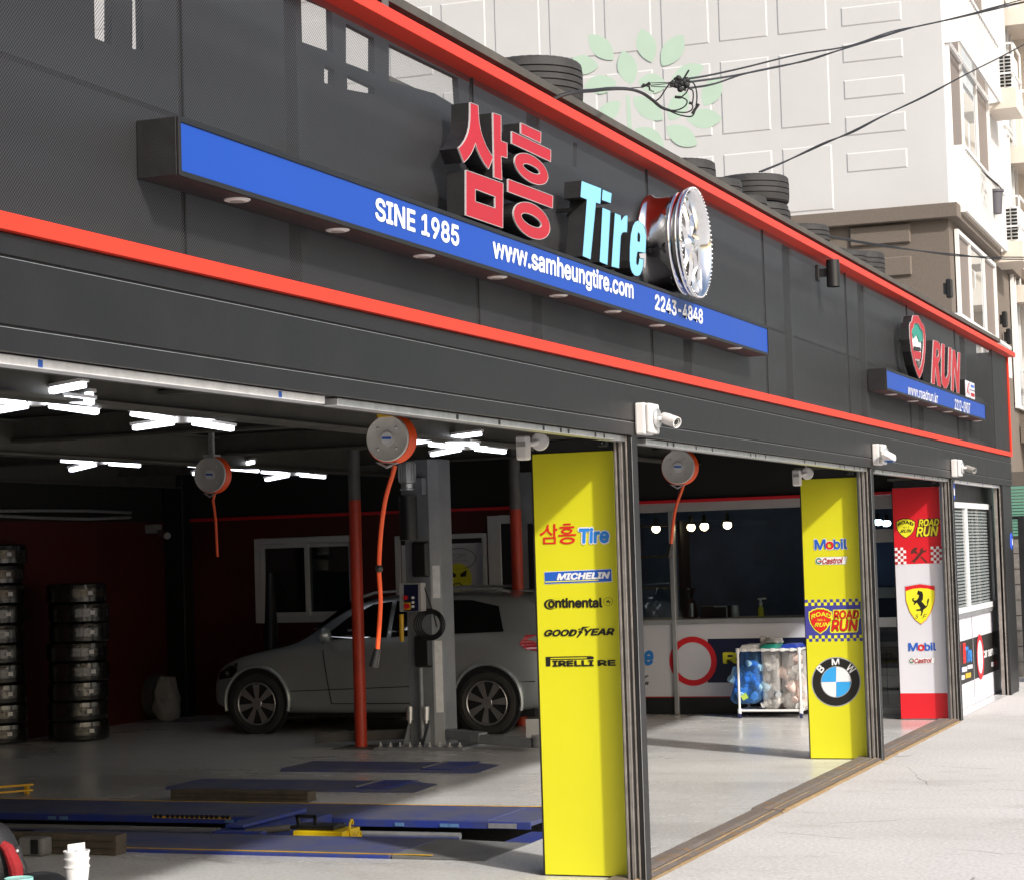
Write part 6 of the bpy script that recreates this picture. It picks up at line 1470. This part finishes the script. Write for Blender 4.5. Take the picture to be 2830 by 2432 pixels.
obj('rail', MB().box(11.2, XEND-.2, .93, .97, ZD_-.05, ZD_-.002).box(11.2, XEND-.2, 1.5, 1.54, ZD_-.05, ZD_-.002).box(11.2, XEND-.2, 1.9, 1.94, ZD_-.05, ZD_-.002), 'beam', rack)
lg = MB()
for x in [11.3+i*1.9 for i in range(8)]:
    for y in (.95, 1.52): lg.box(x-.02, x+.02, y-.02, y+.02, 3.08, ZD_-.05)
obj('leg', lg, 'beam', rack)
def place_tyre(label, rx, cx, ty, rad, wd, gv, zbot):
    Yc = 1.3
    for it in range(12):
        P = aY(dsp(rx, ty+12), Yc); v = P-CAM; hh = math.hypot(v.x, v.y); pr_ = Vector((v.y, -v.x, 0))/hh
        c = Vector((P.x, P.y, 0))-pr_*rad; d2_ = Vector((c.x-CAM.x, c.y-CAM.y, 0)); near = c-d2_.normalized()*rad
        d = ray(dsp(cx, ty)); k = math.hypot(near.x-CAM.x, near.y-CAM.y)/math.hypot(d.x, d.y); z = CAM.z+d.z*k
        Yc += (zbot+wd-z)*.9
    t = thing('used_tyre', label, 'tyre', (c.x, c.y, zbot+wd/2), 'used tyres lying on the roof')
    me = tyre_mesh(rad, wd, gv); me.materials.append(MATS['rubber'])
    o = bpy.data.objects.new('casing', me); col.objects.link(o); o.parent = t
    bd = obj('bead', MB().lathe([(rad*.63, -wd*.36), (rad*.61, -wd*.3), (rad*.61, wd*.3), (rad*.63, wd*.36)], (c.x, c.y, zbot+wd/2), (0, 0, 1), 40), 'black_plastic', t, smooth=True)
    return c
for a in tt: place_tyre(*a, ZD_)
cT = place_tyre('big topmost roof tyre standing above the others', 1596, 1535, 348, .34, .25, 3, ZD_+.235)
t = thing('used_tyre', 'tyre under the topmost one on the roof', 'tyre', (cT.x, cT.y, ZD_+.117), 'used tyres lying on the roof')
me = tyre_mesh(.33, .232, 3); me.materials.append(MATS['rubber']); o = bpy.data.objects.new('casing', me); col.objects.link(o); o.parent = t
c = aY(dsp(1257, 268), 1.0); t = thing('roof_bracket', 'short dark steel bracket poking above the red trim', 'bracket', tuple(c))
obj('angle', MB().box(c.x-.35, c.x+.12, .96, 1.0, c.z-.05, c.z+.02), 'beam', t); obj('web', MB().box(c.x-.02, c.x+.02, .96, 1.0, 3.9, c.z-.05), 'beam', t)
# ================================================================== apartment block behind
TH = math.radians(1.2); Av = Vector((math.cos(TH), math.sin(TH), 0)); Bv = Vector((-math.sin(TH), math.cos(TH), 0)); Zv = Vector((0, 0, 1))
O = aX((2611, 300), 32.); O.z = 0
apt = thing('apartment_block', 'white apartment block with raised wall panels and a brown base', 'building', tuple(O))
def wl_(s, z, d=0.): return O+Bv*s+Zv*z-Av*d            # left wall: s to the left, d proud of the wall
def rf_(r, z, d=0.): return O+Av*r+Zv*z-Bv*d            # right face
def wc(q): p = aP(q, O, Av)-O; return p.dot(Bv), p.z
def rc2(q, d=0.): p = aP(q, O-Bv*d, Bv)-O; return p.dot(Av), p.z
def wbox(s0, s1, z0, z1, d0, d1): return [wl_(s0, z0, d0), wl_(s1, z0, d0), wl_(s1, z1, d0), wl_(s0, z1, d0)], [wl_(s0, z0, d1), wl_(s1, z0, d1), wl_(s1, z1, d1), wl_(s0, z1, d1)]
def rbox(r0, r1, z0, z1, d0, d1): return [rf_(r0, z0, d0), rf_(r1, z0, d0), rf_(r1, z1, d0), rf_(r0, z1, d0)], [rf_(r0, z0, d1), rf_(r1, z0, d1), rf_(r1, z1, d1), rf_(r0, z1, d1)]
zc1, zc0 = wc((2626, 564))[1], wc((2626, 604))[1]
bk_ = MB().hexa([wl_(0, zc1), wl_(22, zc1), wl_(22, zc1)+Av*14, wl_(0, zc1)+Av*14], [wl_(0, 26), wl_(22, 26), wl_(22, 26)+Av*14, wl_(0, 26)+Av*14])
obj('wall', bk_, 'apt_white', apt)
bk_ = MB().hexa([wl_(.02, 2.45)+Av*.02, wl_(22, 2.45)+Av*.02, wl_(22, 2.45)+Av*14, wl_(.02, 2.45)+Av*14], [wl_(.02, zc0)+Av*.02, wl_(22, zc0)+Av*.02, wl_(22, zc0)+Av*14, wl_(.02, zc0)+Av*14])
obj('base_wall', bk_, 'apt_brown', apt)
obj('cornice', MB().hexa(*[[wl_(-.14, z, .14), wl_(22, z, .14), wl_(22, z, -14), wl_(-.14, z, -14)] for z in (zc0, zc1)]), 'apt_brown', apt, bevel=.01)
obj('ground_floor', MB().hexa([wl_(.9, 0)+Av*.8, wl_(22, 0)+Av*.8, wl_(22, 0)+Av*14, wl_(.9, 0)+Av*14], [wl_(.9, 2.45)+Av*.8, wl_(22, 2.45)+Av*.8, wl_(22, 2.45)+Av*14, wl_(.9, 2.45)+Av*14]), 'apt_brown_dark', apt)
Z3 = Zm(1880, 0, 2.145)
sB0, zb_2 = wc(Z3(598, 768)); sB1, _ = wc(Z3(893, 733)); zt_2 = wc(Z3(585, 330))[1]; zb_1 = wc(Z3(577, 213))[1]; sA0 = wc(Z3(250, 805))[0]
pitch = sA0-sB0; wdt = sB0-sB1; rp = zb_1-zb_2; hgt = zt_2-zb_2
def wpanel(s0, s1, z0, z1, m='apt_white', pr_=.011):
    e = .022
    b = MB().hexa([wl_(s0, z0, .0), wl_(s1, z0, .0), wl_(s1, z1, .0), wl_(s0, z1, .0)], [wl_(s0+e, z0+e, pr_), wl_(s1-e, z0+e, pr_), wl_(s1-e, z1-e, pr_), wl_(s0+e, z1-e, pr_)])
    return obj('wall_panel', b, m, apt)
for c_ in range(16):
    for r_ in range(-1, 7):
        z0 = zb_2+r_*rp; s1_ = sB1+c_*pitch
        if z0 < zc1+.02: z0 = zc1+.06
        if zb_2+r_*rp+hgt < zc1+.4: continue
        wpanel(s1_, s1_+wdt, z0, zb_2+r_*rp+hgt)
sC1, zC0 = wc(Z3(1332, 570)); sC0, zCb = wc(Z3(972, 612)); zCt = wc(Z3(972, 496))[1]; zr_ = [wc(Z3(x, y))[1] for x, y in ((950, 165), (962, 400), (972, 612), (985, 808), (992, 1035), (1002, 1245))]
prc = (zr_[0]-zr_[-1])/5
for k in range(-12, 6):
    z0 = zr_[-1]-(k-5)*prc if False else zr_[-1]+(5-k)*prc
    if z0 > zc1+.05: wpanel(sC1, sC0, z0, z0+(zCt-zCb))
for k, (x, y) in enumerate(((1015, 1468), (1022, 1660))):
    z0 = wc(Z3(x, y))[1]; wpanel(sC1, sC0, z0, z0+(zCt-zCb), 'apt_brown', .03)
    wpanel(sC1, sC0, z0-2*prc, z0-2*prc+(zCt-zCb), 'apt_brown', .03)
# pale green painted tree
Z26 = Zm(1560, 60, 4.504)
def vesica(a, b, w_, n=12):
    a, b = Vector(a), Vector(b); d = b-a; nrm = Vector((-d.y, d.x)).normalized(); P = []
    for i in range(n+1):
        u = i/n; P.append(a+d*u+nrm*w_/2*math.sin(math.pi*u)**.75)
    for i in range(1, n):
        u = 1-i/n; P.append(a+d*u-nrm*w_/2*math.sin(math.pi*u)**.75)
    return [Z26(p.x, p.y) for p in P]
leaves = [((300, 165), (608, 480), 235), ((955, 92), (1085, 510), 245), ((1478, 168), (1215, 555), 255), ((425, 562), (30, 520), 240), ((728, 362), (835, 790), 245), ((1738, 555), (1335, 735), 220), ((240, 808), (655, 765), 235), ((918, 745), (1275, 800), 250), ((690, 995), (400, 1260), 210), ((855, 945), (1228, 1225), 240), ((1530, 870), (1305, 1232), 240), ((1935, 690), (1738, 1052), 240), ((1520, 1215), (1958, 1205), 250), ((884, 1332), (1240, 1585), 250), ((1265, 1312), (1652, 1540), 245), ((60, 900), (275, 1160), 170)]
D_ = .0125
for a, b, w_ in leaves:
    obj('painted_leaf', MB().sheet([[aP(q, O-Av*D_, Av) for q in vesica(a, b, w_)]]), 'leaf_paint', apt)
obj('painted_trunk', MB().sheet([[aP(Z26(*q), O-Av*D_, Av) for q in ((765, 920), (812, 920), (848, 1460), (790, 1460))]]), 'leaf_paint', apt)
# right face: windows and railings floor by floor
Z17 = Zm(2560, 0, 1.781)
r0w, zw1 = rc2(Z17(92, 215)); r1w, _ = rc2(Z17(288, 480))
zrail = rc2(Z17(115, 632), .22)[1]; zrb = rc2(Z17(138, 985), .22)[1]
FLH = 2.62
zl1 = rc2(Z17(135, 1140))[1]; zlr = rc2(Z17(165, 1545), .22)[1]
def rhex(r0, r1, z0, z1, d0, d1, m, name, parent=apt, bevel=0.): return obj(name, MB().hexa(*rbox(r0, r1, z0, z1, d0, d1)), m, parent, bevel=bevel)
def aptwin(r0, r1, z0, z1, brown=False, shades=True):
    w_ = rhex(r0, r1, z0, z1, .004, .012, 'shade_brown', 'window')
    f_ = MB()
    for a, b, c_, d_ in ((r0-.06, r0, z0, z1), (r1, r1+.06, z0, z1), (r0-.06, r1+.06, z1, z1+.06), (r0-.06, r1+.06, z0-.06, z0)): f_.hexa(*rbox(a, b, c_, d_, .0, .06))
    L = r1-r0
    for u in (.30, .68): f_.hexa(*rbox(r0+L*u-.03, r0+L*u+.03, z0, z1, .0125, .05))
    obj('frame', f_, 'frame_white', w_)
    rhex(r0+L*.33, r0+L*.65, z0+.03, z1-.03, .0125, .02, 'apt_glass', 'pane', w_)
    return w_
def railing(r0, r1, zt, zb, d=.22, n=26, posts=True):
    g_ = MB().hexa(*rbox(r0, r1, zt-.05, zt, d-.03, d+.03)).hexa(*rbox(r0, r1, zb, zb+.04, d-.02, d+.02))
    o = obj('railing', g_, 'frame_white', apt)
    b = MB()
    for i in range(n+1):
        r = r0+(r1-r0)*i/n; b.hexa(*rbox(r-.012, r+.012, zb+.04, zt-.05, d-.012, d+.012))
    b.hexa(*rbox(r0-.02, r0+.02, zb, zt, .0, d+.02)); b.hexa(*rbox(r1-.02, r1+.02, zb, zt, .0, d+.02))
    obj('baluster', b, 'frame_white', o)
for k in range(0, 5):
    dzk = FLH*k
    aptwin(r0w+.03, r1w, zrb+.05+dzk, zw1+dzk)
    railing(r0w-.05, r1w+.25, zrail+dzk, zrb+dzk)
aptwin(rc2(Z17(140, 1140))[0], r1w, zlr-.35, zl1-.02); railing(rc2(Z17(160, 1545), .22)[0], r1w+.15, zlr, zlr-.55, n=5)
# further along the face: ledges with air conditioners, brown windows, beige projecting walls with balconies
def ledge(q0, q1, d, lab):
    r, z = rc2(q0, 0); r1 = r+1.1
    rhex(r, r1, z-.35, z, .0, d, 'apt_beige' if z > zc1 else 'apt_brown', 'ledge')
    c_ = rf_(r+.45, z, d*.5)
    t = thing('air_conditioner', lab, 'air conditioner', tuple(c_), 'air conditioners on the apartment ledges')
    obj('case', MB().hexa(*rbox(r+.12, r+.85, z, z+.62, d*.08, d*.92)), 'frame_white', t, bevel=.02)
    gr = MB()
    for i in range(9):
        for j in range(3): gr.hexa(*rbox(r+.112, r+.118, z+.05+i*.062, z+.09+i*.062, d*.14+j*d*.25, d*.14+j*d*.25+d*.2))
    obj('grille', gr, 'car_dark', t)
    fr = MB()
    for a in (r, r1-.03):
        for b in (.05, d-.04): fr.hexa(*rbox(a, a+.03, z, z+.8, b, b+.03))
    for zz in (.25, .77): fr.hexa(*rbox(r, r1, z+zz, z+zz+.03, d-.04, d-.01)); fr.hexa(*rbox(r, r+.03, z+zz, z+zz+.03, .05, d-.01))
    obj('guard_rail', fr, 'frame_white', t)
ledge((2726, 250), None, .5, 'white air conditioner on the upper ledge of the apartment block'); ledge((2744, 672), None, .5, 'white air conditioner on the lower ledge beside a plant pot')
ra = r1w+2.6
for k in range(-1, 4):
    aptwin(ra, ra+1.4, zrb+.1+FLH*k, zw1+FLH*k-.1)
rb_ = ra+1.9
rhex(rb_, rb_+.25, 2.45, 26, .0, 1.9, 'apt_beige', 'return_wall')
for k in range(-1, 4):
    z = zrb-.25+FLH*k
    m = 'apt_beige' if z > zc1-.5 else 'apt_brown'
    rhex(rb_-1.3, rb_-.002, z-.32, z, .0, 1.7, m, 'balcony')
    f_ = MB()
    for i in range(9): f_.hexa(*rbox(rb_-1.3+i*.16, rb_-1.28+i*.16, z, z+1.0, 1.64, 1.67))
    for i in range(10): f_.hexa(*rbox(rb_-1.30, rb_-1.27, z, z+1.0, .1+i*.16, .125+i*.16))
    f_.hexa(*rbox(rb_-1.32, rb_, z+1.0, z+1.05, 1.62, 1.69)); f_.hexa(*rbox(rb_-1.32, rb_-1.26, z+1.0, z+1.05, .05, 1.62))
    obj('balcony_railing', f_, 'frame_white', apt)
for k, q in enumerate(((2682, 905), (2779, 893), (2795, 928), (2798, 950))[:3]):
    r, z = rc2((2603+k*0, 0)) if False else rc2([(2604, 800), (2760, 885), (2772, 932)][k])
    t = thing('facade_lamp', ('dark box lamp left of the lower apartment window', 'upper dark box lamp right of the apartment window', 'lower dark box lamp right of the apartment window')[k], 'lamp', tuple(rf_(r, z, .1)), 'box lamps on the apartment base')
    obj('case', MB().hexa(*rbox(r-.06, r+.06, z-.14, z+.14, .06, .15)), 'black_plastic', t, bevel=.02); obj('back_plate', MB().hexa(*rbox(r-.05, r+.05, z-.08, z+.08, .022, .0598)), 'black_plastic', t)
r, z = rc2((2752, 592), .25); t = thing('plant_pot', 'dark tall plant pot on the lower air conditioner ledge', 'plant pot', tuple(rf_(r, z-.2, .25)))
pc = rf_(r, z, .25); obj('pot', MB().lathe([(0, 0), (.10, 0), (.13, .36), (.15, .36), (.15, .40), (.12, .40), (.09, .05)], pc, (0, 0, 1), 24), 'pot', t, smooth=True); obj('soil', MB().cyl(pc+Zv*.35, pc+Zv*.37, .12, n=20), 'cab_brown', t)
r, z = rc2((2737, 500), .35); t = thing('wire_rack', 'small wire drying rack hung on the apartment railing', 'rack', tuple(rf_(r, z, .35)))
wr = MB()
for i in range(6): wr.cyl(rf_(r-.3+i*.12, z+.12, .26), rf_(r-.3+i*.12, z-.12, .5), .008, n=6)
for dz_, dd in ((.12, .26), (0, .38), (-.12, .5)): wr.cyl(rf_(r-.34, z+dz_, dd), rf_(r+.34, z+dz_, dd), .008, n=6)
obj('wires', wr, 'pole_grey', t)
# ground floor at the far right: green roller shutter, block wall, dark gate post
gs = thing('green_shutter', 'pale green roller shutter beyond the end of the shop', 'shutter', (30.5, -.2, 0))
p0 = aP((2790, 1345), Vector((30.5, 0, 0)), Vector((1, 0, 0))); p1 = aP((2850, 1345), Vector((30.5, 0, 0)), Vector((1, 0, 0)))
zg0 = aX((2815, 1480), 30.5).z; zg1 = aX((2815, 1342), 30.5).z
ns_ = 16
for i in range(ns_):
    z0 = zg0+(zg1-zg0)*i/ns_; z1 = zg0+(zg1-zg0)*(i+1)/ns_
    obj('slat', MB().hexa([(30.5, p1.y-1, z0), (30.5, p0.y+.5, z0), (30.53, p0.y+.5, z0), (30.53, p1.y-1, z0)], [(30.515, p1.y-1, z1-.004), (30.515, p0.y+.5, z1-.004), (30.54, p0.y+.5, z1-.004), (30.54, p1.y-1, z1-.004)]), 'green_shutter', gs)
obj('housing', MB().box(30.52, 31.4, p1.y-1, p0.y+.5, zg1+.002, zg1+.2), 'apt_brown_dark', gs); obj('side_post', MB().box(30.55, 30.7, p1.y-1.1, p1.y-1.02, 0, zg1), 'beam', gs); obj('side_post', MB().box(30.55, 30.7, p0.y+.55, p0.y+.65, 0, zg1), 'beam', gs)
bw_ = thing('block_wall', 'grey concrete block wall below the green shutter', 'wall', (28, -.2, 0))
yb0, yb1 = aX((2835, 1700), 28).y-.6, aX((2795, 1700), 28).y+.4; zbt = aX((2810, 1490), 28).z
obj('mortar', MB().box(28.01, 28.18, yb0+.01, yb1-.01, 0, zbt-.01), 'mortar', bw_)
bm = None; nr = int(zbt/.2)
for i in range(nr+1):
    for j in range(int((yb1-yb0)/.4)+1):
        y0 = yb0+j*.4-(.2 if i % 2 else 0); y1 = min(y0+.39, yb1); y0 = max(y0, yb0)
        if y1-y0 > .05: obj('block', MB().box(28.0, 28.19, y0, y1, i*.2, min(i*.2+.188, zbt)), 'brick', bw_)
t = thing('gate_post', 'black steel gate post beyond the shop end', 'gate post', (27, aX((2825, 1600), 27).y, 0))
gy = aX((2826, 1600), 27).y
obj('post', MB().box(27, 27.1, gy-.05, gy+.03, 0, aX((2820, 1425), 27).z), 'black_paint', t); obj('top_bar', MB().box(27.02, 27.08, gy+.03, gy+.14, aX((2820, 1425), 27).z-.04, aX((2820, 1425), 27).z), 'black_paint', t); obj('gate_leaf', MB().box(27.03, 27.07, gy-1.2, gy-.051, .1, aX((2826, 1485), 27).z), 'black_paint', t)
pl = aY((2815, 1912), -.01); t = thing('padlock', 'small silver padlock at the foot of the end guide', 'padlock', tuple(pl)); obj('body', MB().box(pl.x-.03, pl.x+.05, -.03, -.012, pl.z-.05, pl.z+.01), 'galv', t, bevel=.005); obj('shackle', MB().tube([(pl.x-.01, -.02, pl.z+.01), (pl.x-.01, -.02, pl.z+.04), (pl.x+.01, -.02, pl.z+.055), (pl.x+.03, -.02, pl.z+.04), (pl.x+.03, -.02, pl.z+.01)], .006, 6), 'galv', t, smooth=True)
# ================================================================== overhead cables
def pt(q, D): return CAM+ray(q).normalized()*D
def cable(pts, r, name, label, sub=8, mult=1):
    P = [pt(q, D) for q, D in pts]; out_ = []
    for i in range(len(P)-1):
        a, b, c_, d_ = P[max(i-1, 0)], P[i], P[i+1], P[min(i+2, len(P)-1)]
        for s_ in range(sub):
            u = s_/sub; out_.append(.5*((2*b)+(-a+c_)*u+(2*a-5*b+4*c_-d_)*u*u+(-a+3*b-3*c_+d_)*u**3))
    out_.append(P[-1])
    return MB().tube(out_, r, 6)
D0 = (aY((1535, 272), -.06)-CAM).length
Z24 = Zm(1640, 180, 5.453); DC = D0+3.
cb1 = thing('power_cable', 'thick black service cable leaving the roof by the large tyre', 'cable', tuple(pt((1535, 272), D0)), 'overhead cables')
L1 = [((1532, 274), D0), ((1560, 262), D0+.02), ((1605, 254), D0+.1), (Z24(0, 388), D0+.25), (Z24(250, 362), D0+.5), (Z24(480, 362), D0+1.2), (Z24(620, 385), D0+1.7), (Z24(760, 440), D0+2.1), (Z24(900, 540), D0+2.5), (Z24(1020, 640), D0+2.8), (Z24(1140, 685), DC)]
obj('sheath', cable(L1, .010, '', ''), 'cable', cb1, smooth=True)
for k, pts in enumerate(([(1140, 685), (1250, 685), (1360, 640), (1412, 570), (1390, 520), (1310, 490), (1240, 488)], [(1140, 690), (1260, 712), (1400, 718), (1480, 680), (1496, 620), (1465, 575)], [(1100, 672), (1250, 740), (1400, 778), (1490, 770), (1535, 680), (1560, 500), (1545, 360), (1500, 270), (1440, 262)], [(1490, 590), (1505, 480), (1495, 390), (1450, 370)], [(1320, 490), (1400, 420), (1440, 320), (1440, 290)], [(920, 555), (1000, 500), (1080, 380), (1160, 270), (1230, 215)])):
    obj('drop_wire', cable([(Z24(*q), DC) for q in pts], .0045, '', '', 6), 'cable', cb1, smooth=True)
for a, b in (((1225, 485), (1320, 492)), ((1440, 570), (1485, 585)), ((1485, 740), (1590, 590))):
    obj('splice', cable([(Z24(*a), DC), (Z24(*b), DC)], .009, '', '', 2), 'cable', cb1)
cl_ = thing('splice_closure', 'black bundle of cable clamps hanging on the overhead cable', 'cable clamp', tuple(pt(Z24(1310, 290), DC)))
b = MB()
for x, y, r in ((1280, 200, .017), (1300, 315, .016), (1310, 370, .019), (1370, 250, .02), (1400, 300, .022), (1330, 280, .02), (1200, 280, .013), (1410, 230, .018), (1240, 310, .014)): b.ball(pt(Z24(x, y), DC), r*1.05, n=10, k=8)
obj('clamp', b, 'cable', cl_, smooth=True)
b = MB()
for p_, q_, r in (((1160, 280), (1440, 250), .012), ((1150, 300), (1400, 380), .010), ((1360, 210), (1440, 80), .006), ((1230, 190), (1300, 350), .011), ((1290, 180), (1430, 330), .009)): b.cyl(pt(Z24(*p_), DC), pt(Z24(*q_), DC), r, n=8)
obj('connector', b, 'black_plastic', cl_, smooth=True)
b = MB()
for p_, q_, r in (((720, 335), (860, 280), .009), ((740, 290), (850, 330), .007), ((830, 260), (850, 390), .006), ((850, 380), (915, 410), .004), ((860, 275), (1170, 265), .0028), ((860, 310), (1170, 280), .0028), ((870, 325), (1180, 340), .0028), ((560, 350), (730, 340), .003)): b.cyl(pt(Z24(*p_), DC), pt(Z24(*q_), DC), r, n=8)
obj('strain_clamp', b, 'black_plastic', cl_)
A3 = lambda x, y: Z3(x, y)
cb2 = thing('overhead_cable', 'pair of twisted cables rising from the clamps to the top right', 'cable', tuple(pt(Z24(1450, 200), DC)), 'overhead cables')
for dy, pts in ((0, [(55, 468), (180, 447), (400, 398), (700, 325), (1000, 275), (1250, 190), (1450, 150), (1700, 90), (1850, 48), (2060, -8)]), (0, [(55, 488), (250, 462), (450, 425), (700, 372), (950, 298), (1150, 238), (1400, 160), (1650, 108), (1900, 42), (2060, 8)]), (0, [(50, 525), (200, 500), (380, 440), (560, 400), (780, 355), (1000, 280), (1300, 185), (1500, 140), (1750, 85), (2060, 12)])):
    n = len(pts); obj('strand', cable([(A3(*q), DC+i*1.5) for i, q in enumerate(pts)], .0075, '', '', 6), 'cable', cb2, smooth=True)
cb3 = thing('overhead_cable', 'single dark cable slanting up across the white wall', 'cable', tuple(pt(A3(470, 1020), 18.5)), 'overhead cables')
for k in range(2):
    obj('strand', cable([(A3(470+k*14, 1020), 21), (A3(620+k*4, 960), 22), (A3(850, 858-k*8), 23), (A3(1020, 780+k*8), 24), (A3(1200+k*4, 690), 25), (A3(1450, 575-k*5), 26.5), (A3(1700, 440), 28), (A3(1880, 350), 29), (A3(2070, 250), 30)], .009, '', '', 6), 'cable', cb3, smooth=True)
cb4 = thing('overhead_cable', 'low sagging cable running right from the roof tyres', 'cable', tuple(pt(A3(740, 1380), 20.5)), 'overhead cables')
for k in range(2):
    obj('strand', cable([(A3(700+k*20, 1352), 21.5), (A3(760, 1372+k*10), 22), (A3(900, 1405+k*6), 23), (A3(1200, 1455+k*8), 25), (A3(1500, 1502-k*4), 27), (A3(1650, 1520-k*8), 28), (A3(1850, 1526+k*10), 29), (A3(2070, 1528+k*12), 30)], .008, '', '', 6), 'cable', cb4, smooth=True)
